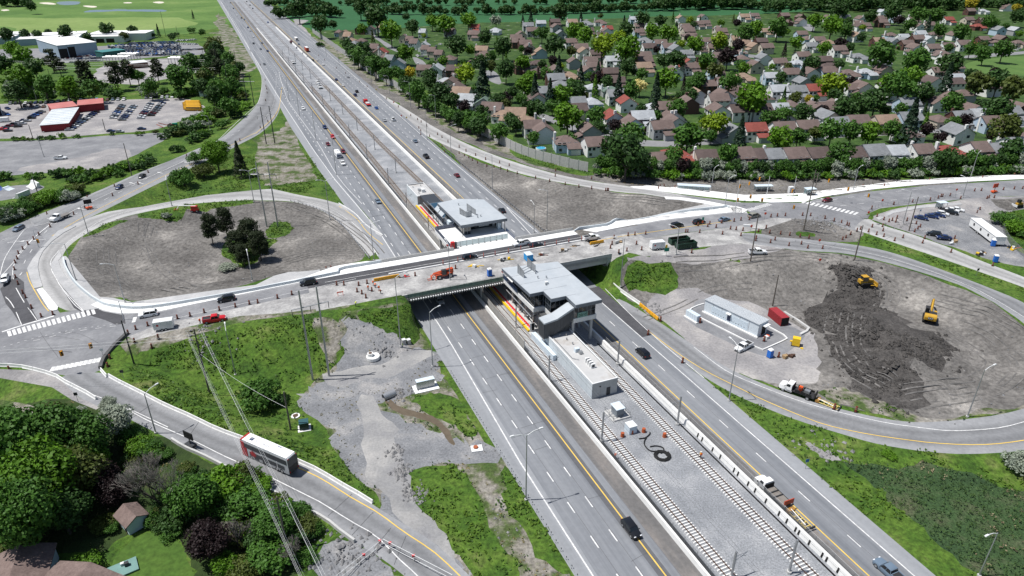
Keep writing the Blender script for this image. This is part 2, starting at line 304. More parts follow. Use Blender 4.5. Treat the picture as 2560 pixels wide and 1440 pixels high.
reg('dark_soil',[(2060,655),(2160,655),(2210,690),(2230,730),(2230,770),(2290,815),(2370,830),(2395,855),(2390,880),(2330,890),(2310,920),(2300,1000),(2260,1010),(2200,990),(2130,940),(2090,890),(2050,830),(2020,790),(2050,740),(2090,700)],M_dark,4.)
reg('grass_edge',[(2090,970),(2170,985),(2250,1020),(2330,1045),(2470,1028),(2560,1005),(2620,985),(2640,1000),(2560,1024),(2470,1046),(2330,1062),(2220,1046),(2120,1018),(2050,990)],M_rough,1.2)
reg('grass_median',[(2150,582),(2250,615),(2345,647),(2445,682),(2560,722),(2620,745),(2620,770),(2560,740),(2470,706),(2345,664),(2230,626),(2140,604)],M_grass,.6)
reg('dirt_island',[(1900,588),(1925,560),(1945,546),(2000,545),(2080,555),(2125,572),(2165,581),(2152,592),(2135,606),(2110,606),(2000,598),(1930,590)],M_dirt,.4)
reg('grass_patch',[(1985,582),(2010,577),(2045,583),(2040,591),(2000,592)],M_grass,.6)
# streets and park of the suburb
for a in ([(1338,282),(1360,284),(1480,328),(1620,356),(1800,346),(2100,330),(2400,318),(2640,300),(2640,312),(2400,330),(2100,344),(1800,360),(1620,371),(1470,343),(1345,294)],[(918,84),(930,84),(1000,125),(990,132)],[(1028,143),(1045,143),(1075,165),(1050,168)],[(1200,178),(1235,174),(1262,215),(1225,205)],[(2395,139),(2600,125),(2600,133),(2400,148)],[(1690,104),(1720,104),(1800,128),(1920,140),(1915,147),(1790,138)],[(1740,262),(1900,252),(2100,246),(2300,262),(2300,270),(2100,255),(1900,262),(1745,272)],[(2000,58),(2035,62),(2035,80),(2010,74)],[(1440,118),(1480,116),(1475,124)],[(1520,146),(1545,144),(1548,155),(1528,156)]): reg('street',a,M_street,.4)
reg('park_lawn',[(2403,152),(2600,137),(2650,170),(2600,190),(2500,186),(2420,180)],mat('park lawn',[(.3,G(.065,.13,.03)),(.7,G(.095,.165,.04))],.05,.95,fine=(.3,.1)),1)
# right parking, beyond the east ramp
reg('gravel_parking',[(2175,545),(2230,520),(2330,510),(2420,498),(2480,492),(2600,490),(2700,560),(2640,680),(2560,668),(2440,640),(2350,606),(2270,580),(2200,556)],M_lotgravel,.6)
reg('parking_surface',[(2265,565),(2290,530),(2410,530),(2440,545),(2500,560),(2540,620),(2600,660),(2560,668),(2440,640),(2350,606),(2290,585)],M_gravel,.8)
reg('brush_bank',[(2488,545),(2520,524),(2640,510),(2800,600),(2700,700),(2560,640),(2510,600)],M_grass,.8)
reg('bare_soil',[(2470,500),(2600,492),(2640,510),(2540,528),(2490,520)],M_dirt,.8)
# south centre
reg('rough_bank',[(880,770),(1010,760),(1055,830),(1095,915),(1140,980),(1200,1075),(1260,1170),(1420,1420),(1440,1470),(1180,1470),(1050,1345),(940,1262),(900,1200),(820,1090),(740,1010),(750,985),(820,930),(850,880),(840,800)],M_rough,1.)
reg('gravel_yard',[(845,800),(900,780),(930,810),(960,840),(1000,870),(1060,855),(1080,880),(1092,920),(1120,960),(1090,985),(1010,990),(965,1000),(980,1040),(1060,1080),(1120,1110),(1200,1090),(1250,1130),(1230,1160),(1100,1170),(960,1160),(1005,1240),(1060,1310),(1110,1370),(1180,1450),(1130,1420),(1015,1320),(950,1268),(915,1225),(870,1160),(800,1080),(730,1010),(750,985),(800,960),(850,940),(850,870)],M_gravel,2.4)
reg('muddy_ditch',[(962,990),(985,1000),(1000,1020),(1050,1030),(1085,1040),(1105,1060),(1130,1095),(1140,1115),(1125,1112),(1105,1085),(1085,1060),(1050,1045),(1000,1035),(972,1015)],M_mud,.3)
for a in ([(1030,1000),(1070,985),(1110,990),(1160,1000),(1195,1060),(1200,1085),(1150,1100),(1110,1055),(1080,1035),(1045,1020)],[(970,1165),(1100,1168),(1140,1160),(1190,1240),(1240,1330),(1290,1400),(1300,1460),(1200,1460),(1100,1350),(1040,1285),(1000,1210)],[(1240,1160),(1290,1190),(1330,1260),(1400,1370),(1430,1440),(1380,1440),(1310,1330),(1260,1230)],[(895,775),(930,768),(1000,775),(1030,790),(1055,845),(1000,865),(950,840),(915,810)],[(1085,905),(1105,905),(1130,940),(1095,930)]): reg('grass_patch',a,M_grass,1.2)
reg('rubble_strip',[(965,840),(985,830),(1010,880),(960,880),(930,850),(940,820)],M_gravel,1.)
reg('road_shoulder',[(300,860),(330,840),(480,815),(590,790),(700,770),(880,745),(880,772),(700,790),(560,815),(450,850),(360,880),(310,900)],M_rough,.8)
reg('grass_field',[(300,925),(360,890),(480,850),(600,825),(740,790),(800,790),(850,850),(870,885),(830,920),(760,950),(700,970),(760,1020),(830,1110),(880,1180),(940,1260),(900,1240),(800,1175),(740,1148),(600,1085),(480,1040),(360,980)],M_grass,.8)
reg('worn_bank',[(755,800),(840,800),(860,870),(850,905),(830,915),(800,870)],M_rough,1.5)
# bottom right
reg('grass_verge',[(1740,930),(1830,985),(2000,1055),(2195,1112),(2345,1134),(2560,1125),(2700,1120),(2700,1500),(2330,1500),(2240,1400),(2000,1200),(1880,1090),(1780,985)],M_grass,.8)
reg('reed_bed',[(2095,1140),(2180,1160),(2300,1165),(2450,1190),(2620,1230),(2700,1260),(2700,1420),(2560,1450),(2450,1430),(2350,1350),(2250,1265),(2170,1200)],M_reed,1.5)
reg('rocky_ditch',[(2008,1096),(2030,1108),(2060,1128),(2110,1140),(2090,1150),(2050,1140),(2015,1110)],M_lotgravel,.6)
reg('gravel_edge',[(1745,930),(1790,985),(1900,1085),(2100,1250),(2280,1400),(2360,1490),(2320,1490),(2180,1365),(1990,1190),(1860,1080),(1750,975),(1700,910)],M_lotgravel,.6)
# bottom left
reg('wood_floor',[(-60,1070),(60,1010),(160,990),(260,1010),(300,1060),(430,1110),(600,1200),(720,1265),(800,1320),(790,1400),(700,1470),(500,1460),(480,1400),(440,1335),(330,1325),(240,1390),(-60,1400)],mat('leaf litter',[(.3,G(.018,.034,.009)),(.55,G(.034,.060,.014)),(.75,G(.07,.075,.035))],.4,.95,bump=1.,bscale=2.,dist=.3),1.)
reg('bare_patch',[(-50,985),(60,1000),(110,1020),(60,1060),(-50,1060)],M_rough,1.)
reg('yard_lawn',[(255,1420),(330,1345),(385,1330),(430,1340),(485,1400),(495,1470),(260,1480)],M_lawn,.6)
reg('rocky_ground',[(790,1385),(830,1350),(880,1350),(925,1378),(1010,1445),(980,1470),(800,1470)],M_gravel,.8)
reg('verge_concrete',[(140,640),(165,640),(250,742),(330,755),(640,712),(800,683),(960,650),(960,700),(640,745),(400,792),(250,792),(150,730)],M_conc); reg('verge_concrete',[(1425,572),(1655,533),(1800,507),(1850,505),(1870,535),(1655,565),(1425,605)],M_conc)
reg('gravel_apron',[(1560,655),(1610,636),(1690,630),(1850,600),(1975,618),(1930,640),(1800,652),(1700,668),(1640,660)],M_lotgravel,1.2)
reg('gravel_track',[(905,985),(950,985),(975,1040),(985,1100),(1000,1180),(1050,1270),(1100,1345),(1160,1430),(1130,1425),(1030,1320),(960,1240),(925,1170),(905,1090)],mat('packed pale gravel',[(.3,G(.20,.20,.21)),(.5,G(.27,.268,.265)),(.7,G(.37,.36,.345))],.12,.95,bump=.4,bscale=3.,fine=(2.,.15)),1.6)
reg('gravel_track',[(800,935),(900,915),(980,890),(1060,862),(1085,880),(1000,930),(900,965),(820,960)],MATS['packed pale gravel'],1.6)
# roads
def road(name,Lp,Rp,m,ln=None):
    reg(name,Lp+Rp[::-1],m,edges=([at(*p)[:2] for p in Lp],[at(*p)[:2] for p in Rp]))
road('exit_road',[(641,140),(652,170),(657,207),(651,240),(640,267),(582,322),(542,354),(515,365),(425,401),(332,438),(285,460),(210,492),(120,527),(72,547),(0,582),(-70,618)],
     [(712,185),(708,215),(705,240),(701,272),(688,300),(645,340),(576,374),(505,407),(430,442),(352,480),(255,529),(190,561),(150,590),(112,630),(88,690),(60,760)],M_ramp)
road('loop_ramp',[(960,592),(917,545),(880,522),(847,507),(752,490),(640,474),(500,490),(357,515),(212,547),(150,580),(110,615),(92,640),(85,668),(105,720),(150,780)],
     [(928,650),(905,622),(880,592),(860,567),(822,535),(775,515),(727,502),(640,499),(560,503),(450,512),(320,538),(230,575),(172,612),(150,650),(165,690),(200,730),(245,775)],M_rampc)
reg('west_junction',[(-120,640),(0,582),(72,547),(112,600),(75,660),(105,725),(150,782),(215,770),(260,780),(310,787),(320,842),(300,850),(262,890),(252,925),(200,945),(140,935),(80,920),(0,917),(-160,915),(-300,900),(-250,700)],M_road)
reg('new_asphalt_lane',[(0,722),(40,690),(60,705),(62,740),(95,800),(52,812),(15,760)],M_newasph)
reg('new_asphalt_lane',[(150,690),(200,745),(228,764),(258,778),(300,786),(345,784),(338,806),(290,812),(262,800),(210,784),(185,770),(160,730)],M_newasph)
road('bus_ramp',[(250,925),(297,957),(355,986),(415,1017),(477,1045),(545,1078),(640,1112),(735,1152),(795,1180),(867,1223),(907,1245),(945,1270),(1015,1313),(1090,1358),(1172,1437),(1260,1520)],
     [(120,945),(195,992),(245,1017),(297,1033),(350,1062),(430,1101),(462,1121),(510,1142),(580,1178),(640,1208),(722,1253),(810,1298),(852,1331),(887,1356),(922,1376),(965,1403),(1030,1455),(1100,1520)],M_ramp)
reg('gravel_turnout',[(-60,920),(80,926),(142,942),(195,992),(250,1018),(240,1024),(180,1000),(130,968),(0,945),(-60,945)],M_lotgravel)
road('north_ramp',[(620,-20),(700,48),(800,128),(890,200),(1000,262),(1130,345),(1280,405),(1440,448),(1575,466),(1700,487),(1860,506)],
     [(612,-20),(676,40),(766,118),(866,206),(985,295),(1105,361),(1275,431),(1400,457),(1520,477),(1660,493),(1770,506),(1850,515)],M_rampc)
reg('east_junction',[(1700,487),(1860,507),(2010,507),(2040,498),(2180,478),(2320,464),(2600,447),(2900,437),(2900,480),(2600,489),(2480,491),(2400,499),(2300,509),(2200,521),(2165,536),(2160,548),(2195,560),(2160,582),(2120,572),(2080,557),(2000,547),(1930,545),(1880,533),(1850,520),(1760,506)],M_road)
reg('boulevard',[(1440,590),(1495,581),(1655,552),(1832,532),(1890,535),(1940,543),(1900,556),(1830,568),(1700,583),(1560,605),(1478,618),(1445,622)],M_road)
reg('boulevard_worksite',[(1430,622),(1560,604),(1700,584),(1830,568),(1930,545),(1990,546),(1900,575),(1850,582),(1920,590),(2000,600),(1960,622),(1850,608),(1750,618),(1690,636),(1610,640),(1425,664)],M_deckw)
reg('boulevard',[(310,786),(350,785),(395,781),(640,730),(760,706),(880,685),(905,681),(880,708),(760,735),(640,760),(480,795),(400,810),(320,842)],M_road)
reg('boulevard_worksite',[(320,842),(400,810),(480,795),(640,760),(760,735),(905,706),(905,756),(880,762),(760,776),(700,783),(600,790),(480,815),(340,850)],M_deckw)
road('southeast_loop',[(1850,580),(1920,588),(2000,597),(2132,610),(2230,630),(2345,670),(2470,718),(2560,755),(2650,815),(2740,900),(2760,990),(2700,1075),(2600,1122),(2470,1135),(2345,1134),(2195,1112),(2095,1082),(2000,1054),(1900,1014),(1830,984),(1740,930),(1660,865),(1600,815)],
     [(1860,606),(1960,622),(2120,634),(2220,656),(2345,693),(2422,721),(2495,763),(2560,808),(2630,868),(2670,920),(2660,975),(2630,1000),(2560,1022),(2470,1043),(2320,1058),(2220,1050),(2080,1018),(1990,990),(1920,965),(1820,922),(1740,868),(1650,805),(1520,729)],M_ramp)
road('east_ramp',[(2168,540),(2195,560),(2270,582),(2350,610),(2445,650),(2560,692),(2700,750)],[(2130,572),(2160,581),(2245,610),(2345,643),(2445,678),(2560,718),(2690,770)],M_rampc)
for a in ([(1500,352),(1560,340),(1600,330),(1640,345),(1545,366)][:0],): pass
reg('boulevard',HWP((15,180.2),(38.5,180.2),(38.5,185.4),(15,185.6)),M_newasph,world=True)
reg('boulevard_worksite',HWP((15,166.3),(38.5,166.3),(38.5,180.2),(15,180.2)),M_deckw,world=True)
reg('boulevard',HWP((102.5,180.2),(122,179.6),(122,184.8),(102.5,185.2)),M_road,world=True)
reg('boulevard_worksite',HWP((102.5,166.3),(122,166.0),(122,179.6),(102.5,180.2)),M_deckw,world=True)
reg('bare_soil',HWP((102.5,185),(126,184.6),(126,193),(104,194)),M_dirt,world=True); reg('bare_soil',HWP((20,185.4),(38.5,185.4),(37,194),(20,192)),M_dirt,world=True)
# highway
reg('highway_shoulder',HWP((41.6,20),(46.3,20),(46.6,120),(47.2,230),(43.,330),(42.,500),(41,1400),(36,1400),(38,500),(37.5,400),(38.6,330),(41.6,240)),M_shld,world=True)
reg('highway_lanes',HWP((44.4,20),(61.5,20),(61.5,1400),(40.5,1400),(41,500),(42.2,330),(47.2,240),(46.,120)),M_hwy,world=True)
reg('highway_lane_dark',HWP((54.6,20),(56.6,20),(56.6,1300),(54.6,1300)),M_hwyd,world=True)
reg('highway_inner_shoulder',HWP((58.2,20),(61.5,20),(61.5,1300),(58.2,1300)),M_shldn,world=True)
reg('highway_lanes',HWP((84,20),(97.,20),(97.5,100),(98.,160),(101.,215),(101.5,330),(106,500),(109,800),(110,1400),(84,1400)),M_hwy,world=True)
reg('highway_inner_shoulder',HWP((84,20),(86.6,20),(86.6,1300),(84,1300)),M_shldn,world=True)
reg('highway_shoulder',HWP((94.4,20),(97.4,20),(98,110),(95.6,118),(94.6,100)),M_shld,world=True)
reg('rail_corridor',HWP((61.5,20),(84,20),(84,1400),(61.5,1400)),M_ballast,world=True)
reg('new_asphalt_lane',HWP((94.6,132),(98.2,132),(98.8,163),(94.6,163)),M_newasph,world=True)
# sidewalks as raised ground: built after as slabs
def chaikin(W_,n=2):
    P=np.array(W_)
    for _ in range(n): Q=np.roll(P,-1,0); P=np.stack([P*.75+Q*.25,P*.25+Q*.75],1).reshape(-1,2)
    return P
def polyarea(p): 
    x,y=p[:,0],p[:,1]; return .5*np.sum(x*np.roll(y,-1)-y*np.roll(x,-1))
def densify(w,step,jit,rng):
    o=[]
    n=len(w)
    for i in range(n):
        a,b=w[i],w[(i+1)%n]; L_=np.hypot(*(b-a)); dist=max(30,np.hypot(*a)); stp=max(step*dist/120,L_/60)
        k=max(1,int(L_/stp))
        for j in range(k):
            p=a+(b-a)*j/k
            if jit:
                sc_=max(1,dist/200)**.7; p=p+rng.normal(0,.28*jit*sc_,2)+np.array([vnoise(p[0:1],p[1:2],7*sc_,5)[0]-.5,vnoise(p[0:1],p[1:2],7*sc_,9)[0]-.5])*2.6*jit*sc_
            o.append(p)
    return np.array(o)
def pip(P,poly):
    x,y=P[:,0],P[:,1]; ins=np.zeros(len(P),bool); n=len(poly); mn,mx_=poly.min(0),poly.max(0)
    idx=np.where((x>=mn[0])&(x<=mx_[0])&(y>=mn[1])&(y<=mx_[1]))[0]
    if not len(idx): return ins
    x=x[idx];y=y[idx];r=np.zeros(len(idx),bool)
    for i in range(n):
        x0,y0=poly[i];x1,y1=poly[i-1]
        if y0==y1: continue
        c_=((y0>y)!=(y1>y))&(x<(x1-x0)*(y-y0)/(y1-y0)+x0); r^=c_
    ins[idx]=r; return ins
def build_ground():
    V=[];ED=[]
    rng=np.random.default_rng(3)
    for R in REG:
        R['p']=densify(chaikin(R['w']) if R['jit'] or R['edges'] else R['w'],2.2 if R['jit'] else 6.,R['jit'],rng); b=len(V); n=len(R['p'])
        V+=[tuple(p) for p in R['p']]; ED+=[(b+i,b+(i+1)%n) for i in range(n)]
    X,Y=np.meshgrid(np.arange(-232,330,4.),np.arange(60,330,4.)); V+=list(zip((X+rng.uniform(-.6,.6,X.shape)).ravel(),(Y+rng.uniform(-.6,.6,Y.shape)).ravel()))
    X,Y=np.meshgrid(np.arange(-330,420,14.),np.arange(332,520,14.)); V+=list(zip((X+rng.uniform(-2,2,X.shape)).ravel(),Y.ravel()))
    for x in (-4500,4500): 
        for y in (-300,2000,6000): V.append((x,y))
    out=delaunay_2d_cdt([Vector(v) for v in V],ED,[],0,.005)
    vv=np.array([(p[0],p[1]) for p in out[0]]); T=np.array([f for f in out[2]],int)
    cen=vv[T].mean(1); own=np.full(len(T),-1)
    for k,R in enumerate(REG): own[pip(cen,R['p'])]=k
    z=ha(vv)
    a=vv[T[:,0]];b_=vv[T[:,1]];c_=vv[T[:,2]]
    ar=(b_[:,0]-a[:,0])*(c_[:,1]-a[:,1])-(b_[:,1]-a[:,1])*(c_[:,0]-a[:,0]); T[ar<0]=T[ar<0][:,::-1]
    for k in range(-1,len(REG)):
        t=T[own==k]
        if not len(t): continue
        u,inv=np.unique(t,return_inverse=True); P=np.column_stack([vv[u],z[u]])
        nm='ground' if k<0 else REG[k]['name']; me=bpy.data.meshes.new(nm)
        me.from_pydata(P.tolist(),[],inv.reshape(-1,3).tolist()); me.materials.append(M_grass if k<0 else REG[k]['m'])
        me.polygons.foreach_set('use_smooth',[True]*len(t)); me.update()
        if k>=0 and REG[k]['edges']:
            def dist(poly):
                d=np.full(len(P),1e9); poly=np.array(poly)
                for p,q in zip(poly[:-1],poly[1:]):
                    e=q-p; tt=np.clip(((P[:,:2]-p)@e)/(e@e),0,1); d=np.minimum(d,np.hypot(*(P[:,:2]-p-tt[:,None]*e).T))
                return d
            dl,dr=dist(REG[k]['edges'][0]),dist(REG[k]['edges'][1]); A=me.attributes.new('lat','FLOAT','POINT'); A.data.foreach_set('value',(dl/np.maximum(dl+dr,1e-3)).astype(np.float32))
        o=link(nm,me); o['kind']='structure' if k<0 else REG[k]['kind']
build_ground()
# ================================================================ object materials
White=flat('white paint',G(.78,.78,.77),.45); Offw=flat('off white metal',G(.66,.67,.67),.5)
Yline=mat('yellow road paint',[(.3,G(.62,.42,.08)),(.7,G(.75,.52,.12))],.4,.7); Wline=mat('white road paint',[(.25,G(.44,.44,.44)),(.6,G(.70,.70,.69))],.8,.7,fine=(2.,.2))
Conc=mat('cast concrete',[(.3,G(.42,.42,.41)),(.7,G(.52,.515,.50))],.35,.85,fine=(2.,.08),coord='obj')
Concw=mat('pale precast concrete',[(.3,G(.66,.66,.64)),(.7,G(.76,.755,.74))],.35,.8,fine=(2.,.06),coord='obj')
Concd=mat('dark stained concrete',[(.3,G(.06,.06,.062)),(.7,G(.12,.12,.12))],.4,.9)
Concb=mat('bluish new concrete',[(.3,G(.50,.55,.58)),(.7,G(.60,.64,.66))],.25,.8)
Steel=flat('galvanised steel',G(.38,.39,.40),.45,.6); Dsteel=flat('dark steel',G(.05,.052,.056),.5,.3); Black=flat('black rubber',G(.018,.018,.018),.7,spec=.2)
Rust=mat('rusty rail steel',[(.3,G(.075,.042,.028)),(.7,G(.12,.07,.05))],1.5,.7,coord='obj')
Wood=mat('weathered pole wood',[(.3,G(.10,.085,.07)),(.7,G(.17,.15,.13))],1.2,.9,coord='obj'); Ply=mat('plywood',[(.3,G(.30,.20,.10)),(.7,G(.40,.28,.16))],.8,.85,coord='obj')
Orange=flat('safety orange',G(.72,.10,.02),.5); Red=flat('red paint',G(.55,.02,.02),.45); Yel=flat('safety yellow',G(.78,.50,.02),.45); Blu=flat('toilet blue',G(.02,.15,.55),.45)
Drum=flat('faded orange plastic',G(.15,.026,.014),.6); Green=flat('green sign',G(.01,.25,.16),.5); Dgreen=flat('dark green steel',G(.015,.05,.03),.5)
Glass=glassmat('dark glass',G(.012,.016,.02)); Teal=mat('tinted roof glass',G(.02,.06,.10),rough=.1,spec=.7)
Wallp=mat('noise barrier panel',[(.3,G(.34,.335,.33)),(.7,G(.43,.425,.42))],.6,.9,coord='obj',fine=(1.,.12)); Fence=mat('privacy panel',[(.3,G(.30,.29,.27)),(.7,G(.36,.35,.33))],.5,.85,coord='obj')
def meshfence(name,c,a):
    m=bpy.data.materials.new(name); m.use_nodes=True; N=m.node_tree.nodes; L=m.node_tree.links; b=N['Principled BSDF']; b.inputs['Base Color'].default_value=(*c,1); b.inputs['Roughness'].default_value=.6
    t=N.new('ShaderNodeBsdfTransparent'); x=N.new('ShaderNodeMixShader'); x.inputs[0].default_value=a; L.new(t.outputs[0],x.inputs[1]); L.new(b.outputs[0],x.inputs[2]); L.new(x.outputs[0],N['Material Output'].inputs[0]); return m
Chain=meshfence('chain link mesh',G(.22,.23,.24),.38); Gmesh=meshfence('green debris netting',G(.06,.14,.10),.72); Bglass=meshfence('pale glass panel',G(.35,.50,.52),.55)
# ================================================================ helpers for lines
def cr(P,n=4,closed=False):
    P=[np.array(p,float) for p in P]; o=[]
    if len(P)<3: return P
    for i in range(len(P)-1):
        a=P[i-1] if i>0 else 2*P[0]-P[1]; b=P[i]; c_=P[i+1]; d=P[i+2] if i+2<len(P) else 2*P[-1]-P[-2]
        for k in range(n):
            t=k/n; o.append(.5*(2*b+(c_-a)*t+(2*a-5*b+4*c_-d)*t*t+(3*b-a-3*c_+d)*t**3))
    return o+[P[-1]]
def pxl(pts,f=None,n=4): return [p for p in cr([(f or at)(*q)[:2] for q in pts],n)]
def resample(P,step):
    P=np.array(P)[:,:2]; d=np.r_[0,np.cumsum(np.hypot(*np.diff(P,axis=0).T))]; t=np.arange(0,d[-1],step)
    return np.column_stack([np.interp(t,d,P[:,0]),np.interp(t,d,P[:,1])]),d[-1]
mkW,mkY=MB(),MB()
def strip(mb,P,w,z=None,lift=.04,step=3.):
    Q,L_=resample(P,step); Q=np.vstack([Q,np.array(P)[-1][:2]])
    t=np.gradient(Q,axis=0); t/=np.maximum(np.hypot(*t.T)[:,None],1e-6); n=np.column_stack([-t[:,1],t[:,0]])
    A=Q+n*w/2;B=Q-n*w/2; za=ha(A)+lift if z is None else np.full(len(Q),z+lift); zb=ha(B)+lift if z is None else za
    k=len(Q); mb.add([(*p,z_) for p,z_ in zip(A,za)]+[(*p,z_) for p,z_ in zip(B,zb)],[(i,k+i,k+i+1,i+1) for i in range(k-1)])
def dashes(mb,P,w,L_,gap,z=None):
    Q,T=resample(P,.5); n=int(L_/.5); m=int((L_+gap)/.5)
    for i in range(0,len(Q)-n,m): strip(mb,Q[i:i+n+1],w,z,step=1.5)
def hl(v,s0,s1,n=2): return [hw(v,s_) for s_ in np.linspace(s0,s1,n)]
# highway lines
strip(mkW,[hw(44.4,20),hw(44.5,100),hw(46.3,150),hw(47.,235),hw(43.2,300),hw(42,350),hw(40.5,500),hw(40.5,1300)],.28,0,step=8)
for v in (48.3,52.1): dashes(mkW,hl(v,20,1000),.24,3.,6.2,0)
dashes(mkW,hl(44.4,340,900),.24,3.,6.2,0)
strip(mkY,hl(55.75,20,1300),.26,0,step=20); strip(mkY,hl(87.2,20,1300),.26,0,step=20)
dashes(mkW,hl(90.9,20,165),.22,3.,9.,0); strip(mkW,[hw(94.2,20),hw(94.3,130),hw(94.4,165),hw(95,190),hw(99.8,240)],.26,0,step=6)
strip(mkW,[hw(99.8,205),hw(99.9,330),hw(101,400),hw(105,700),hw(106,1300)],.26,0,step=20)
for v,a in ((92.2,195),(96.1,195)): dashes(mkW,hl(v,a,900),.22,3.,6.,0)
dashes(mkW,hl(101,420,900),.22,3.,6.,0)
# ramp edge lines (photo pixels)
Wl=[[(640,492),(560,497),(450,507),(380,518),(310,532),(260,548),(220,572),(165,610),(130,647),(126,660),(130,678),(140,695),(155,720),(209,778)],
 [(752,500),(830,525),(880,556),(915,592),(945,640)],[(505,380),(425,419),(350,452),(285,478),(200,518),(110,560),(0,602)],
 [(297,1010),(355,1044),(400,1065),(480,1100),(560,1140),(640,1175),(690,1200),(760,1235),(800,1255),(880,1305),(940,1340),(1000,1400),(1045,1440),(1075,1475)],
 [(225,985),(300,1012),(420,1068)],
 [(1735,868),(1820,930),(1920,973),(2000,1003),(2080,1026),(2150,1043),(2220,1058),(2300,1069),(2370,1077),(2440,1075),(2495,1070),(2530,1063),(2562,1054)],
 [(1513,722),(1580,790),(1640,845),(1690,888),(1760,945)],
 [(550,0),(590,60),(620,115),(637,150),(650,180),(655,207),(648,250),(632,270),(585,312),(545,350),(505,372)],
 [(697,180),(702,200),(712,230),(725,260),(790,350),(845,442),(905,510)],
 [(0,690),(15,640),(60,580),(95,555),(126,550)],[(0,700),(30,660),(80,600),(130,558)],[(35,710),(33,670),(50,630),(90,590),(126,560)],
 [(5,735),(30,760),(54,812)],[(40,720),(60,755),(92,800)],[(155,722),(185,760),(208,779)],
 [(2000,603),(2120,624),(2220,645),(2345,684),(2450,728),(2520,768),(2570,800)]]
for q in Wl: strip(mkW,pxl(q),.2)
for q in ([(640,332),(572,366),(505,399),(425,433),(350,470),(250,521),(192,552),(130,590)],[(705,218),(702,240),(697,270),(682,295),(640,333)],[(735,1165),(800,1195),(880,1245),(945,1282),(1010,1330),(1085,1380),(1152,1442),(1180,1475)],
 [(1620,827),(1690,880),(1760,925),(1840,966),(1920,1005),(2045,1056),(2152,1082),(2255,1098),(2340,1108),(2432,1112),(2500,1109),(2565,1100)],[(67,680),(75,705),(105,757),(122,778)],[(82,680),(92,720)],[(847,515),(890,545),(918,580),(957,612)],
 [(1478,610-5),(1560,590),(1700,570),(1830,552)]): strip(mkY,pxl(q),.22)
for q,w,l_,g_ in (([(600,325),(540,362),(470,398),(400,430),(330,465),(270,495),(200,530),(140,558),(105,590),(70,640),(50,680)],.2,3,6),([(310,808),(200,822),(100,842),(0,870)],.15,.6,1.2),([(290,815),(180,830),(60,858)],.15,1.5,2.),([(690,180),(690,215),(682,265),(660,300)],.2,2,3),([(2040,505),(2150,490),(2300,473),(2560,456)],.2,3,5),([(2100,515),(2200,504),(2320,490),(2440,478)],.2,3,5)): dashes(mkW,pxl(q),w,l_,g_)
# boulevard centre line on the bridge and west of it
strip(mkW,[hw(20,182.3),hw(60,182.5),hw(103,182.6)],.16,8.03); strip(mkW,pxl([(390,808),(480,787),(640,752),(760,725),(890,697)]),.16)
def zebra(p0,p1,n,w,L_):
    """bars of a crossing between two pixels; L_ is the offset in pixels to the far end of a bar"""
    for i in range(n):
        t=(i+.5)/n; a=at(p0[0]+(p1[0]-p0[0])*t,p0[1]+(p1[1]-p0[1])*t)[:2]; b=at(p0[0]+(p1[0]-p0[0])*t+L_[0],p0[1]+(p1[1]-p0[1])*t+L_[1])[:2]
        strip(mkW,[a,b],w,step=1.)
zebra((20,842),(242,784),18,.75,(-5,-13)); zebra((122,930),(250,905),11,.9,(8,20-32)); zebra((1862,524),(1918,508),12,.6,(14,4)); zebra((2010,501),(2150,532),13,.9,(-10,6))
strip(mkW,pxl([(5,830),(60,812),(120,795),(135,790)]),.6); strip(mkW,pxl([(338,793),(334,806)]),.9); strip(mkW,pxl([(2052,496),(2066,501)]),.6)
def arrow(px,py,rz,s_=1.):
    p=at(px,py); ca,sa=math.cos(rz),math.sin(rz); P=[(-1.6,-.12),(.3,-.12),(.3,-.5),(1.6,0),(.3,.5),(.3,.12),(-1.6,.12)]
    w=[(p[0]+s_*(x*ca-y*sa),p[1]+s_*(x*sa+y*ca)) for x,y in P]; mkW.add([(x,y,h1(x,y)+.05) for x,y in w],[(0,1,5,6)[::1],(2,3,4)])
for px,py,rz in ((330,458,2.6),(352,458,2.6),(400,432,2.6),(467,406,2.6),(202,522,2.7),(64,602,3.6),(48,690,4.9),(97,600,3.4)): arrow(px,py,rz,1.3)
def diamond(px,py,rz,s_):
    p=at(px,py)[:2]; d=np.array([math.cos(rz),math.sin(rz)]); n=np.array([-d[1],d[0]]); q=[p+d*s_,p+n*s_*.45,p-d*s_,p-n*s_*.45,p+d*s_]
    for a,b in zip(q,q[1:]): strip(mkW,[a,b],.16,step=1.)
diamond(34,605,3.6,1.8)
# sealed cracks, joints and wheel ruts
ck=MB(); rr=random.Random(3)
def crackpx(P_,w=.09): strip(ck,pxl(P_),w,lift=.025,step=1.)
for P_ in ([(640,1130),(600,1160)],[(880,1235),(820,1290)],[(929,1284),(880,1338)],[(977,1320),(935,1372)],[(1015,1340),(985,1412)],[(500,1050),(470,1095)],[(380,1010),(330,1045)],[(2230,640),(2170,655)],[(2090,610),(2060,628)],[(2230,590),(2205,604)],[(1990,600),(1980,618)],[(200,850),(130,840),(60,850)],[(150,900),(120,860),(100,830)],[(250,860),(200,835),(150,830)],[(180,880),(60,870)],[(2100,505),(2190,540)],[(2160,490),(2250,515)],[(2080,515),(2200,560)]): crackpx(P_)
for i in range(46):
    s_=rr.uniform(40,420); v=rr.choice([46,49,52]); a=hw(v,s_); b=hw(v+rr.choice([3.6,7.2]),s_+rr.uniform(-.6,.6)); strip(ck,[a,(a+b)/2+rr.uniform(-.15,.15),b],.07,0,.02,1.)
for v,a,b in ((48.35,20,260),(52.15,20,320),(90.95,20,170),(57.9,20,300)): strip(ck,[hw(v+.2,a),hw(v+.22,(a+b)/2),hw(v+.2,b)],.06,0,.02,6)
ck.build('crack_seals',flat('bitumen seal',G(.085,.087,.092),.7))['kind']='structure'
rt=MB()
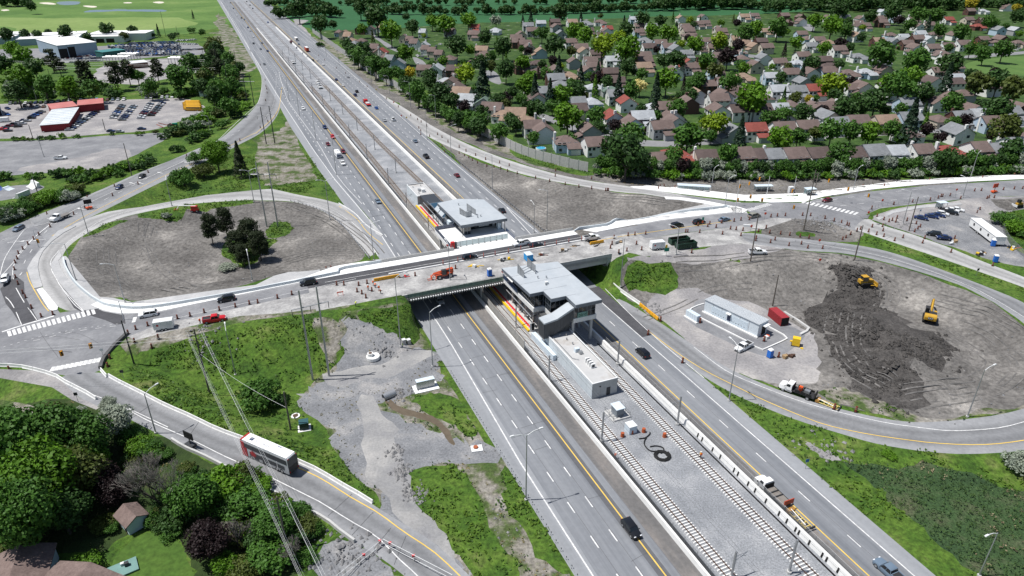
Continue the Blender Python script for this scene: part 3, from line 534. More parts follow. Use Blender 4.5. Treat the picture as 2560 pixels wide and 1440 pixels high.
def ruts(P_,n=1,gap=1.9,sg=1):
    Q=np.array(pxl(P_)); t=np.gradient(Q,axis=0); t/=np.hypot(*t.T)[:,None]; nn=np.column_stack([-t[:,1],t[:,0]])
    for k in range(n):
        for o in (0,gap): strip(rt,Q+nn*sg*(k*3.3+o),.38,lift=.05,step=1.2)
for P_,n in (([(345,555),(350,610),(400,680),(470,720)],1),([(375,550),(362,600),(380,660)],1),([(240,620),(250,680),(330,730),(450,735)],2),([(700,520),(800,560),(870,610),(900,645)],3),([(720,660),(800,640),(880,640)],2),([(1240,470),(1330,520),(1440,560),(1560,545)],2),([(1500,500),(1600,505),(1700,520)],2),([(1700,680),(1850,660),(1990,650),(2060,660)],2),([(2330,760),(2440,790),(2520,840)],2),([(2130,670),(2200,720),(2180,770)],2),([(2070,780),(2060,850),(2110,930),(2190,980)],3),([(1620,800),(1700,770),(1780,730),(1900,720)],1)): ruts(P_,n)
ruts([(2400,800),(2500,850),(2570,910),(2530,970),(2420,1005),(2300,1025)],3,1.9,-1)
rt.build('wheel_ruts',mat('pressed soil',[(.3,G(.085,.083,.08)),(.5,G(.135,.13,.125)),(.62,G(.19,.18,.17)),(.75,G(.26,.25,.235))],.35,.95,bump=1.,bscale=3.,dist=.2))['kind']='structure'
mkW.build('road_markings',Wline)['kind']='structure'; mkY.build('centre_line_markings',Yline)['kind']='structure'
# ================================================================ slabs: raised pavements
def slab(name,W_,m,up=.15,zf=None,label=None,cat=None,z0=None):
    W_=np.array(W_); P=densify(W_,3.,0,RN); n=len(P)
    x0,y0=P.min(0);x1,y1=P.max(0); X,Y=np.meshgrid(np.arange(x0,x1,4.),np.arange(y0,y1,4.)); I=np.column_stack([X.ravel(),Y.ravel()]); I=I[pip(I,P)]
    out=delaunay_2d_cdt([Vector(p) for p in P]+[Vector(p) for p in I],[(i,(i+1)%n) for i in range(n)],[],0,.01)
    vv=np.array([(p[0],p[1]) for p in out[0]]); T=np.array(out[2]); T=T[pip(vv[T].mean(1),P)]
    z=(ha(vv) if zf is None else np.full(len(vv),zf))+up; mb=MB(); mb.add([(*p,z_) for p,z_ in zip(vv,z)],[tuple(t) for t in T])
    zp=(ha(P) if zf is None else np.full(n,zf)); mb.add([(*p,z_+up) for p,z_ in zip(P,zp)]+[(*p,(z_-.4 if z0 is None else z0)) for p,z_ in zip(P,zp)],[(i,(i+1)%n,n+(i+1)%n,n+i) for i in range(n)])
    o=mb.build(name,m); bm=bmesh.new(); bm.from_mesh(o.data); bmesh.ops.remove_doubles(bm,verts=bm.verts,dist=.001); bmesh.ops.recalc_face_normals(bm,faces=bm.faces); bm.to_mesh(o.data); bm.free()
    if label: tag(o,label,cat)
    else: o['kind']='structure'
    return o
PX=lambda *pts:[hw(*p[1:]) if p[0]=='w' else at(*p)[:2] for p in pts]
slab('sidewalk',PX((228,763),(258,776),(285,782),(310,784),(350,784),(395,780),(520,754),(640,729),(760,705),(880,683),('w',38.3,185.3),('w',38.3,188.9),(880,671),(760,695),(640,719),(520,741),(420,757),(360,760),(310,758),(280,752),(255,748),(240,757)),M_walk)
slab('sidewalk',PX((146,577),(188,562),(190,566),(160,582),(130,604),(108,628),(98,648),(95,668),(99,690),(107,717),(85,722),(76,697),(68,672),(82,647),(112,612)),M_conc)
slab('traffic_island',PX((92,725),(106,720),(145,768),(144,775),(132,778),(123,774)),M_walk,.2)
slab('sidewalk',PX((126,662),(150,627),(155,640),(146,652),(152,672),(165,692),(205,735),(255,765),(246,772),(209,777),(160,722),(138,692)),M_conc,.12)
slab('sidewalk',PX(('w',102.8,185.3),(1495,580),(1655,551),(1832,531),(1855,533),(1856,524),(1838,517),(1822,515),(1800,518),(1655,543),(1495,569),('w',102.8,188.9)),M_walk)
slab('sidewalk',PX((1660,492),(1700,494),(1760,502),(1820,514),(1843,517),(1870,525),(1857,533),(1832,531),(1815,519),(1760,509),(1700,500),(1665,498)),M_walk)
slab('sidewalk',PX((1575,467),(1690,468),(1775,478),(1860,488),(1935,486),(2010,488),(2060,477),(2180,462),(2300,452),(2430,447),(2600,439),(2600,446),(2430,454),(2300,462),(2180,474),(2060,492),(2010,505),(1930,507),(1850,502),(1700,485),(1590,471)),M_walk)
slab('sidewalk',PX((2190,545),(2230,527),(2300,515),(2400,507),(2405,512),(2300,521),(2235,533),(2198,550)),M_conc,.12)
slab('traffic_island',PX((2150,541),(2160,535),(2172,540),(2170,547),(2155,547)),M_road,.15)
slab('traffic_island',PX((921,549),(917,545),(925,549),(957,588),(953,592),(940,585)),M_conc,.12)
# ================================================================ barriers
def wallrun(name,P,w,hgt,m,label,cat,z=None,tx=.6,closedbase=-.3,group=None):
    """one continuous wall following the ground"""
    Q,_=resample(P,2.5); Q=np.vstack([Q,np.array(P)[-1][:2]]); t=np.gradient(Q,axis=0); t/=np.hypot(*t.T)[:,None]; n=np.column_stack([-t[:,1],t[:,0]])
    zz=ha(Q) if z is None else np.full(len(Q),z); k=len(Q); rows=[]
    for off,up in ((-w/2,closedbase),(-w/2*tx,hgt),(w/2*tx,hgt),(w/2,closedbase)): rows+=[(*(q+nn*off),z_+up) for q,nn,z_ in zip(Q,n,zz)]
    mb=MB(); mb.add(rows,[(r*k+i,r*k+i+1,(r+1)*k+i+1,(r+1)*k+i) for r in range(3) for i in range(k-1)]+[(0,k,2*k,3*k),(k-1,4*k-1,3*k-1,2*k-1)])
    o=mb.build(name,m); bm=bmesh.new(); bm.from_mesh(o.data); bmesh.ops.recalc_face_normals(bm,faces=bm.faces); bm.to_mesh(o.data); bm.free()
    return tag(o,label,cat,group)
wallrun('median_barrier',hl(61.85,20,900),.75,1.05,Concw,'long white concrete median barrier between the left carriageway and the railway','barrier',0,.55)
rb=wallrun('median_barrier',hl(83.25,20,900),1.2,1.25,Concw,'long white concrete median barrier between the railway and the right carriageway','barrier',0,.45)
mb=MB()
for s_ in [50,51.2,53.5,56,57,60,62.5,63.3,65.5,67.5,71,74,76,79,80.2,84.5,87,90.5,92]: 
    p=hw(82.70,s_); mb.box(p[0],p[1],.12,.12,.36,.95,0,ANG,1,1,.28)
slots=mb.build('drain_slot',Black,rb); slots['kind']='stuff'
proto={}
def jersey(P,label,group,m=Concw,L_=3.85,hh=.86,z=None,dz=0):
    Q,T=resample(P,L_)
    if 'j' not in proto:
        mb=MB(); mb.side([(-.30,0),(-.30,.08),(-.16,.30),(-.09,.86),(.09,.86),(.16,.30),(.30,.08),(.30,0)],-1.9,1.9); proto['j']=mb.mesh('jersey_barrier',Concw)
    for a,b in zip(Q,list(Q[1:])+[np.array(P)[-1][:2]]):
        c_=(a+b)/2; d=b-a
        if np.hypot(*d)<2: continue
        za,zb=(h1(*a),h1(*b)) if z is None else (z,z)
        o=link('jersey_barrier',proto['j'],None,(c_[0],c_[1],(za+zb)/2+dz),(math.atan2(zb-za,np.hypot(*d)),0,math.atan2(d[1],d[0])-math.pi/2),(1,np.hypot(*d)/3.85,hh/.86))
        if m is not Concw: o.material_slots[0].link='OBJECT'; o.material_slots[0].material=m
        tag(o,label,'concrete barrier',group)
jersey(pxl([(272,941),(297,955),(355,984),(415,1015),(477,1042),(545,1075),(640,1110),(735,1150),(795,1177),(867,1220),(907,1242),(945,1267)]),'white concrete barrier segment in the row along the grassy side of the bus ramp','barriers along the upper edge of the bus ramp')
jersey(pxl([(-60,914),(0,917),(40,917),(80,924),(112,932),(142,942),(165,957),(220,985),(248,1003)]),'white concrete barrier segment in the curving row on the near side of the ramp mouth','barriers on the near side of the ramp mouth')
jersey(pxl([(253,926),(262,936),(269,944)]),'short white concrete barrier at the corner of the ramp mouth','barriers at the ramp corner')
jersey(pxl([(1520,708),(1560,735),(1600,762)]),'white concrete barrier segment beside the exit lane below the grass slope','barriers below the grass slope',hh=1.0)
wallrun('kerb_wall',pxl([(318,836),(302,851),(285,868),(268,888),(257,905),(252,922)]),.9,.7,Concd,'dark curved retaining kerb at the corner of the west intersection','kerb wall',tx=.9)
wallrun('parapet_wall',pxl([(430,1101),(462,1121),(510,1142),(580,1178),(640,1208),(722,1253),(810,1298),(852,1331),(887,1356)]),.5,.75,Conc,'grey concrete parapet along the outer edge of the bus ramp','parapet',tx=.8)
wallrun('parapet_wall',pxl([(160,650),(166,672),(190,710),(230,745),(262,763),(300,770),(350,773),(420,765),(520,748),(640,726),(760,702),(850,684)])+[hw(25,189.2),hw(38.2,189.1)],.5,.95,Concb,'long pale bluish concrete parapet curving along the sidewalk beside the left infield','parapet',tx=.8)
wallrun('parapet_wall',[hw(102.9,189.1)]+pxl([(1520,566),(1600,553),(1700,537),(1790,522),(1818,518),(1822,521)]),.5,.95,Concb,'pale bluish concrete parapet along the sidewalk beside the dirt triangle','parapet',tx=.8)
wallrun('retaining_curb',pxl([(847,508),(885,532),(912,560),(938,578),(957,588)]),.25,.3,M_walk,'white kerb of the gore between loop ramp and highway','kerb')
# guardrails
def guardrail(P,label,zf=None,step=2.):
    Q,T=resample(P,step); r=empty('guardrail',(*Q[0],h1(*Q[0]) if zf is None else zf),0,label,'guardrail')
    O=np.array(r.location); bm_=MB(); 
    if 'gp' not in proto: m=MB(); m.box(0,0,-.2,.16,.2,.98); proto['gp']=m.mesh('post',Dsteel)
    Z=ha(Q) if zf is None else np.full(len(Q),zf)
    for i,(q,z) in enumerate(zip(Q,Z)):
        if i<300: link('post',proto['gp'],r,(q[0]-O[0],q[1]-O[1],z-O[2]))
    t=np.gradient(Q,axis=0); t/=np.hypot(*t.T)[:,None]; n=np.column_stack([-t[:,1],t[:,0]]); k=len(Q); V=[]
    for off,up in ((-.1,.42),(-.18,.50),(-.1,.58),(-.18,.66),(-.1,.74)): V+=[(q[0]+nn[0]*off-O[0],q[1]+nn[1]*off-O[1],z+up-O[2]) for q,nn,z in zip(Q,n,Z)]
    bm_.add(V,[(a*k+i,a*k+i+1,(a+1)*k+i+1,(a+1)*k+i) for a in range(4) for i in range(k-1)]); bm_.build('rail',Steel,r)
guardrail(hl(41.9,36,136)[::-1],'steel guardrail on dark posts along the left edge of the near carriageway',0)
guardrail(pxl([(727,503),(775,516),(822,536),(860,568),(880,592),(905,624),(926,650)]),'steel guardrail round the inside of the left loop ramp')
guardrail(hl(102.2,196,345),'steel guardrail between the far carriageway and the dirt triangle',0)
# noise wall
Q,T=resample(pxl([(782,82),(850,130),(920,180),(980,214),(1045,252),(1110,289),(1165,317),(1250,359),(1300,384),(1390,412),(1490,434)],n=6),5.2)
nw=empty('noise_wall',(*Q[0],0),0,'tall grey concrete noise wall zigzagging beside the suburb','wall')
mb=MB(); mb.box(0,0,-.6,5.0,.16,5.1); pan=mb.mesh('panel',Wallp); mb=MB(); mb.box(0,0,-.6,.34,.34,5.4); pst=mb.mesh('post',Conc)
for i,(a,b) in enumerate(zip(Q,Q[1:])):
    d=b-a; c_=(a+b)/2; z=h1(*c_); st_=.25*((i//3)%2); link('panel',pan,nw,(c_[0]-Q[0][0],c_[1]-Q[0][1],z+st_),(0,0,math.atan2(d[1],d[0]))); link('post',pst,nw,(a[0]-Q[0][0],a[1]-Q[0][1],z+st_))
# median privacy wall and chain link fences
def panelwall(v,s0,s1,step,h0,h1_,label):
    r=empty('privacy_wall',(*hw(v,s0),0),ANG,label,'wall'); mb=MB(); mb.box(0,0,h0,.1,step-.14,h1_-h0); p=mb.mesh('panel',Fence); mb=MB(); mb.box(0,0,0,.16,.16,h1_+.1); q=mb.mesh('post',Steel)
    for i in range(int((s1-s0)/step)): link('panel',p,r,(0,(i+.5)*step,0)); link('post',q,r,(0,i*step,0))
panelwall(62.55,138,252,2.9,.25,3.0,'grey beige panel wall beside the tracks under the bridge and along the platforms')
panelwall(84.4,197,262,2.9,.25,3.0,'grey beige panel wall behind the far station beside the right carriageway')
def chain(v,s0,s1,hh,step,label,z=0):
    r=empty('chain_link_fence',(*hw(v,s0),z),ANG,label,'fence'); m=MB(); m.cyl(0,0,0,hh,.05,0,5); p=m.mesh('post',Steel)
    for i in range(min(300,int((s1-s0)/step))): link('post',p,r,(0,i*step,0))
    m=MB(); m.add([(0,0,.1),(0,s1-s0,.1),(0,s1-s0,hh),(0,0,hh)],[(0,1,2,3)]); m.build('mesh',Chain,r); m=MB(); m.bar((0,0,hh),(0,s1-s0,hh),.035); m.build('top_rail',Steel,r)
chain(62.6,22,138,2.0,3.6,'chain link fence behind the white barrier left of the tracks'); chain(84.0,22,134,1.9,4.2,'chain link fence behind the white barrier right of the tracks')
chain(62.6,252,700,1.8,4.,'far chain link fence left of the tracks beyond the station'); chain(84.2,262,700,1.6,4.,'far chain link fence right of the tracks beyond the station')
ShadowBlk=flat('painted shadow black',G(.012,.012,.013),.8,spec=.1)  # black strips added on the ballast to paint the dark shadow band beside the barriers
for v0,v1,a,b,lab in ((62.75,63.35,20,140,'black painted shadow strip between the white barrier and the left track'),(81.75,82.1,20,134,'thin black painted shadow strip between the right track and the barrier'),(63.0,63.5,262,700,'black painted shadow strip along the left track beyond the far station')):
    mb=MB(); P_=[hw(v,s_) for v,s_ in ((v0,a),(v1,a),(v1,b),(v0,b))]; mb.prism([tuple(p) for p in P_],-.1,.05); tag(mb.build('shadow_strip',ShadowBlk),lab,'painted shadow strip')
# ================================================================ railway
def vl(s_): return float(np.interp(s_,[20,140,200,255,350,1400],[65.65,65.65,64.9,64.8,65.9,66.2]))
def vr(s_): return float(np.interp(s_,[20,170,260,350,1400],[78.4,78.4,77.4,75.6,75.6]))
mb=MB(); mb.box(0,0,0,2.6,.27,.2,0,0,.94,.85); SLP=mb.mesh('sleeper',Concw)
def track(fn,label,nsl):
    r=empty('railway_track',(*hw(fn(36),36),0),ANG,label,'railway track'); S0=36; v0=fn(36)
    ss=np.arange(22,1300,6.); 
    for off in (-.755,.755):
        mb=MB(); V=[]; 
        for a,z in ((-.055,.18),(-.055,.36),(.055,.36),(.055,.18)): V+=[(fn(s_)-v0+off+a,s_-S0,z) for s_ in ss]
        k=len(ss); mb.add(V,[(j*k+i,j*k+i+1,(j+1)*k+i+1,(j+1)*k+i) for j in range(3) for i in range(k-1)]); mb.build('rail',Rust,r)
    s_=38.
    for i in range(nsl): link('sleeper',SLP,r,(fn(s_)-v0,s_-S0,0)); s_+=.66
    mb=MB()
    while s_<520: mb.box(fn(s_)-v0,s_-S0,0,2.6,.27,.2); s_+=.66
    o=mb.build('far_sleepers',mat('dusty sleeper concrete',[(.3,G(.36,.33,.30)),(.7,G(.45,.42,.39))],.4,.9) if 'dusty sleeper concrete' not in MATS else MATS['dusty sleeper concrete'],r); o['kind']='stuff'
track(vl,'left railway track of brown rails on white sleepers',298); track(vr,'right railway track of brown rails on white sleepers',298)
# ================================================================ overpass
br=empty('overpass_bridge',(*hw(70,177),0),ANG,'long concrete road bridge carrying the boulevard across the highway and railway','bridge')
def L2(v,s_): return v-70,s_-177
mb=MB(); mb.box(*L2(70.5,177.4),7.05,65,23.2,.93); mb.build('deck',Conc,br)
mb=MB(); mb.box(*L2(70.5,184.6-1.9),7.98,65,4.8,.05); mb.build('road_surface',M_newasph,br)
mb=MB(); mb.box(*L2(70.5,187.0),7.98,65,3.6,.2); mb.build('sidewalk',M_walk,br)
mb=MB(); mb.box(*L2(70.5,173.1),7.98,65,13.9,.04); mb.build('scraped_surface',M_deckw,br)
mb=MB(); mb.box(*L2(70.5,180.2),7.98,65,.42,.38); mb.build('median_curb',M_walk,br)
for a,b in ((38,61),(82,103)): mb=MB(); mb.box(*L2((a+b)/2,188.95),7.6,b-a,.32,1.45); mb.bar((*L2(a,188.95),9.25),(*L2(b,188.95),9.25),.05); mb.build('parapet',Conc,br)
mb=MB(); mb.box(0,0,5.75,65,.7,1.3)
gm=mb.mesh('girder',Conc)
for i in range(9): link('girder',gm,br,(.5,-10.6+i*2.65,0))
for v in (38.6,103.6): mb=MB(); mb.box(*L2(v,177.4),-.3,1.2,23.4,7.35); mb.build('abutment',Conc,br)
for v in (62.7,83.4):
    for s_ in (169,175,181,186): mb=MB(); mb.cyl(*L2(v,s_),0,5.8,.5,0,12); mb.build('column',Conc,br)
m=MB(); m.box(0,0,0,.22,.9,.16); m.bar((0,-.4,.05),(0,.3,-.55),.07); bk=m.mesh('bracket',White)
for i in range(40): link('bracket',bk,br,(*L2(40.2+i*.71,164.6),6.72),None,(1.3,1,1.2))
mb=MB(); mb.box(*L2(54,165.3),6.95,29.5,1.0,.08); mb.build('walkway',Concd,br)
m=MB(); m.cyl(0,0,0,1.6,.045,0,5); fp=m.mesh('fence_post',Dsteel)
for i in range(15): link('fence_post',fp,br,(*L2(39.5+i*2.05,164.95),7))
m=MB(); a=L2(39.5,164.95);b=L2(68.3,164.95); m.add([(*a,7.1),(*b,7.1),(*b,8.5),(*a,8.5)],[(0,1,2,3)]); m.bar((*a,8.6),(*b,8.6),.04); m.build('debris_netting',Gmesh,br)
m=MB(); m.box(*L2(94,165.95),7.0,21,.3,1.9); m.build('parapet',Conc,br)
# ================================================================ stations
Roofm=mat('pale roof membrane',[(.3,G(.37,.405,.435)),(.6,G(.42,.45,.475)),(.8,G(.33,.36,.39))],.18,.6,coord='obj',fine=(.6,.05))
Fascia=flat('grey fascia',G(.16,.18,.21),.45,.3); Mull=flat('grey mullion',G(.22,.25,.28),.4,.4); Panelm=flat('charcoal wall panel',G(.060,.066,.075),.45,.3)
Rooft=mat('gravel grey roof',[(.3,G(.40,.40,.40)),(.55,G(.47,.47,.465)),(.72,G(.36,.335,.31)),(.85,G(.22,.19,.17))],.22,.85,coord='obj'); Bluew=flat('pale blue cladding',G(.58,.66,.72),.5); Navy=flat('navy glazing',G(.03,.05,.11),.2,spec=.7)
def frame(name,v0,s0,label,cat,z=0):
    r=empty(name,(*hw(v0,s0),z),ANG,label,cat)
    return r,(lambda *q:[(v-v0,s_-s0) for v,s_ in q])
def gwall(r,pa,pb,z0,z1,n,name='window',gm=None,f=.09,mid=True):
    """glazed wall from pa to pb (local): n panes, each a part, in one frame"""
    a=Vector((*pa,0));b=Vector((*pb,0)); d=b-a; rz=math.atan2(d.y,d.x); w=d.length/n
    m=MB(); m.box(0,0,z0+f,w-f,.05,z1-z0-2*f); me=m.mesh(name,gm or Glass)
    for i in range(n): c_=a+d*((i+.5)/n); link(name,me,r,(c_.x,c_.y,0),(0,0,rz))
    m=MB()
    for i in range(n+1): c_=a+d*(i/n); m.box(c_.x,c_.y,z0,f,.12,z1-z0,0,rz)
    for z in [z0,z1-f]+([z0+(z1-z0)*.45] if mid else []): c_=(a+b)/2; m.box(c_.x,c_.y,z,d.length,.10,f*.9,0,rz)
    return m.build('window_frame',Mull,r)
def vent(r,x,y,z,nm='roof_vent'): m=MB(); m.cyl(x,y,z,z+.55,.12,0,8); m.cyl(x,y,z+.55,z+.7,.22,0,8); m.build(nm,Steel,r)
def screen(r,p,q,z,h0,h1_):
    a=Vector((*p,0));b=Vector((*q,0));d=b-a;rz=math.atan2(d.y,d.x); m=MB(); n=9
    for i in range(n): t=(i+.5)/n; c_=a+d*t; m.box(c_.x,c_.y,z,d.length/n*.8,.05,h0+(h1_-h0)*t,0,rz)
    for t in (0,.5,1): c_=a+d*t; m.box(c_.x,c_.y,z,.14,.14,h0+(h1_-h0)*t,0,rz)
    m.build('roof_screen',Steel,r)
st,l=frame('transit_station',70,150,'glass and grey metal station with pale flat roof before the bridge','station')
RP=l((66.4,162.6),(83,160.3),(83,134.8),(75.4,134.8),(75.4,140.3),(71.1,140.3),(71.1,145),(67.2,145))
m=MB(); m.prism(RP,11.55,12.42); m.build('fascia',Fascia,st)
m=MB(); m.prism([(x*.993+.03,y*.993) for x,y in RP],12.42,12.52); m.build('roof',Roofm,st)
m=MB(); m.prism(l((67.9,165.6),(82.3,165.6),(82.3,136),(75.6,136),(75.6,141.2),(71.4,141.2),(71.4,145.3),(68.4,145.3)),6.5,7.8); m.build('floor_slab',Concw,st)
gwall(st,*l((68.8,155),(68.8,145.8)),7.8,11.55,8); gwall(st,*l((68.8,145.8),(71.4,145.8)),7.8,11.55,2); gwall(st,*l((71.5,145.6),(71.5,141.4)),7.8,11.55,3); gwall(st,*l((71.5,141.4),(75.4,141.4)),7.8,11.55,3)
gwall(st,*l((75.7,136.2),(81.9,136.2)),7.8,11.3,5); gwall(st,*l((81.9,136.3),(81.9,160)),7.8,11.5,16); gwall(st,*l((68.8,160),(81.9,160)),7.8,11.55,9); gwall(st,*l((68.8,155),(68.8,160)),7.8,11.55,4)
gwall(st,*l((67.95,165.4),(67.95,155.2)),7.8,9.3,9,'railing_panel',Navy,.07,False)
m=MB(); m.side([(-2.9,8.0),(-2.9,8.4),(.7,8.95),(5.2,11.15),(5.6,11.15),(5.6,10.7),(.9,8.5)],-14.1,-10.7); m.build('stair_canopy',Roofm,st)
def wallpoly(r,pts,yy,th,m,name):
    b_=MB(); b_.side(pts,yy-th,yy); return b_.build(name,m,r)
for i in range(9): # raking panels below the canopy
    x0=-2.6+i*.9; x1=x0+.86; t=lambda x: 8.05+max(0,min(1,(x+2.6)/3.3))*.45 if x<.7 else 8.5+(x-.7)*.47
    bt=lambda x: 3.6 if x<-.6 else 3.6+(x+.6)*.62
    wallpoly(st,[(x0,bt(x0)),(x1,bt(x1)),(x1,t(x1)),(x0,t(x0))],-13.7,.12,Panelm,'wall_panel')
for i in range(4): m=MB(); m.box(-2.65,-13.3+i*.85,3.4,.12,.80,4.6); m.build('wall_panel',Panelm,st)
m=MB(); m.box(2.4,-9,.9,5.6,7.5,5.6); m.build('stair_core',Concd,st)
for v,s_ in ((69.6,147.5),(69.6,153),(69.6,157),(69.6,162),(74.5,147.5),(74.5,153),(74.5,162)): m=MB(); m.cyl(*l((v,s_))[0],.9,6.5,.33,0,14); m.build('column',Conc,st)
for v,s_ in ((81.3,136.9),(75.9,136.9),(81.3,143.5),(81.3,152),(75.9,143.5)): m=MB(); m.box(*l((v,s_))[0],0,.7,.55,6.5); m.build('column',Conc,st)
m=MB(); m.box(8.1,-14.05,7.85,2.9,.04,1.5); bn=m.build('banner',flat('pale green banner',G(.20,.36,.31),.5),st)
def text(txt,size,loc,rot,m,parent,name='lettering',ext=.01,font_w=1.):
    cu=bpy.data.curves.new(name,'FONT'); cu.body=txt; cu.size=size; cu.extrude=ext; cu.align_x='CENTER'; cu.align_y='CENTER'; cu.offset=.012*size; cu.resolution_u=2
    tmp=bpy.data.objects.new('t',cu); C.objects.link(tmp); dg=bpy.context.evaluated_depsgraph_get(); me=bpy.data.meshes.new_from_object(tmp.evaluated_get(dg)); C.objects.unlink(tmp); bpy.data.objects.remove(tmp)
    me.name=name; me.materials.clear(); me.materials.append(m); return link(name,me,parent,loc,rot,(font_w,1,1))
text('bird',1.5,(8.1,-14.09,8.62),(math.pi/2,0,0),flat('dark green ink',G(.01,.07,.045),.5),bn)
screen(st,*l((69.2,157.6),(69.6,154.3)),12.5,3.0,2.0); screen(st,*l((73.4,160.4),(73.9,156.2)),12.5,2.9,2.2)
m=MB()
for z in (13.2,14.): m.bar((*l((69.3,156.5))[0],z),(*l((73.6,158.5))[0],z),.09)
m.build('screen_brace',Steel,st)
for v,s_ in ((73.6,155.4),(73,152.6),(75.2,151.8),(73.2,148)): vent(st,*l((v,s_))[0],12.5)
for k in range(1,5): m=MB(); m.box(*l((74.8,134.8+k*5.4))[0],12.52,16.2 if k>2 else 7.,.05,.03); m.build('roof_seam',Steel,st)
m=MB(); m.box(*l((73.7,148.6))[0],12.5,.9,.7,.7); m.build('roof_unit',Offw,st)
# platform
pf,l=frame('station_platform',67,143,'long railway platform between the tracks with yellow and red edge strips','platform')
m=MB(); m.prism(l((67.2,145.8),(76.6,145.8),(75.9,252),(66.4,252)),-.2,1.0); m.build('slab',Conc,pf)
m=MB(); m.prism(l((67.15,145.8),(67.75,145.8),(66.9,252),(66.3,252)),.55,1.03); m.build('yellow_edge',Yel,pf)
m=MB(); m.prism(l((68.2,145.9),(68.75,145.9),(67.9,250),(67.35,250)),1.0,1.03)
for i in range(100): x,y=l((68.2-i*.0085,146.3+i*1.04))[0]; m.box(x-.12,y,1.0,.25,.4,.026)
m.build('red_strip',Red,pf)
m=MB(); m.box(*l((68.3,145.7))[0],0,1.4,.12,3.1); m.build('end_panel',White,pf); m=MB(); m.box(*l((68.5,145.62))[0],.9,.7,.06,2.2); m.build('notice',Black,pf)
for s0,s1,v in ((147,166,68.6),(205,245,67.6)):
    m=MB(); m.bar((*l((v,s0))[0],4.3),(*l((v,s1))[0],4.3),.18); m.bar((*l((v+1.5,s0))[0],4.5),(*l((v+1.5,s1))[0],4.5),.18); m.build('canopy_beam',Steel,pf)
    for k in range(int((s1-s0)/6)+1):
        m=MB(); x,y=l((v+.75,s0+k*6))[0]; m.bar((x,y,1),(x,y,4.3),.14); m.bar((x-1.,y,4.3),(x+1.,y,4.5),.1); m.build('canopy_post',Dsteel,pf)
for k in range(4): m=MB(); m.box(*l((69.8,147+k*4.6))[0],1,.45,1.6,.45); m.build('bench',Panelm,pf)
# far station
sn,l=frame('transit_station',74,208,'glass walled transit station with broad pale roof on the far side of the bridge','station')
RP=l((65.9,220.7),(74,222.0),(82.3,217.7),(82.8,197.4),(66.5,197.4)); m=MB(); m.prism(RP,11.5,12.4); m.build('fascia',Fascia,sn); m=MB(); m.prism([(x*.993,y*.993) for x,y in RP],12.4,12.5); m.build('roof',Roofm,sn)
m=MB(); m.prism(l((60.6,189.2),(82.3,189.2),(82.3,219),(67.8,219),(67.8,207.5),(60.6,207.5)),6.9,8.05); m.build('plaza_slab',M_walk,sn)
gwall(sn,*l((68.2,219),(68.2,199.5)),8.05,11.5,13); gwall(sn,*l((68.2,199.5),(70.5,199.5)),8.05,11.5,2); gwall(sn,*l((81.6,199.5),(81.6,217)),8.05,11.5,12); gwall(sn,*l((68.2,219),(81.6,217)),8.05,11.5,8)
m=MB(); m.box(*l((75.8,203.4))[0],8.05,10.6,.3,3.4); m.build('entrance_wall',Panelm,sn)
for x,w,z0,z1,mm in ((72.1,2.6,8.1,10.4,Glass),(76.6,3.6,8.6,9.8,Offw),(76.6,3.6,9.9,10.9,Glass),(80.2,.9,8.1,10.6,Offw)): m=MB(); m.box(*l((x,203.2))[0],z0,w,.16,z1-z0); m.build('entrance_panel',mm,sn)
m=MB(); m.box(*l((80.9,200.4))[0],8.05,1.2,1.6,2.3); m.build('ticket_unit',Bluew,sn)
for v,s_ in ((67.2,197.9),(82.1,198.)): m=MB(); m.cyl(*l((v,s_))[0],8.05,11.5,.11,0,8); m.build('roof_post',Dsteel,sn)
for v,s_ in ((62,191),(62,200),(62,206),(68.5,191),(68.5,207),(68.5,216),(80.5,191),(80.5,200),(80.5,209),(80.5,216)): m=MB(); m.box(*l((v,s_))[0],0,.6,.6,6.9); m.build('column',Conc,sn)
screen(sn,*l((69.6,207.2),(70.6,203.6)),12.5,2.3,1.9); screen(sn,*l((73.0,209.5),(74.2,204.4)),12.5,2.6,2.0); screen(sn,*l((70.6,203.6),(72.5,203.9)),12.5,1.9,1.9)
m=MB(); m.bar((*l((70,205.5))[0],13.6),(*l((73.6,206.8))[0],13.6),.09); m.build('screen_brace',Steel,sn)
for v,s_ in ((74.3,203.2),(73.9,201.8),(75.2,202.2),(72,215.5),(71,208.2)): vent(sn,*l((v,s_))[0],12.5)
# escalator roofs on the west side, stair skylight
for s_ in (219,214.5): m=MB(); m.side([(-8.6,9.6),(-6.9,11.2),(-5.2,9.6),(-5.2,9.4),(-6.9,10.9),(-8.6,9.4)],s_-208,s_-208+4); m.build('gable_roof',Roofm,sn)
m=MB(); m.box(*l((67,210))[0],8.05,1.8,2.6,1.5); m.build('roof_unit',Bluew,sn)
m=MB(); m.prism(l((68.4,223),(74,224),(74,240),(68.4,240)),5.2,5.5); m.build('skylight_frame',Mull,sn); m=MB(); m.prism(l((68.8,224),(73.6,225),(73.6,239.5),(68.8,239.5)),5.5,5.56); m.build('skylight',Teal,sn)
m=MB(); m.prism(l((68.4,240),(74.2,240),(74.2,252.5),(68.4,252.5)),.9,4.6); m.build('stair_hall',Panelm,sn)
for s_ in (224,232,239.6): m=MB(); m.box(*l((68.6,s_))[0],1,.2,.2,4.2); m.build('canopy_post',Dsteel,sn)
gwall(sn,*l((60.75,207.3),(67.6,207.3)),8.05,9.4,5,'railing_panel',Navy,.07,False); gwall(sn,*l((60.75,189.6),(60.75,207.2)),8.05,9.4,13,'railing_panel',Navy,.07,False); gwall(sn,*l((82.2,189.6),(82.2,197.2)),8.05,9.4,6,'railing_panel',Navy,.07,False)
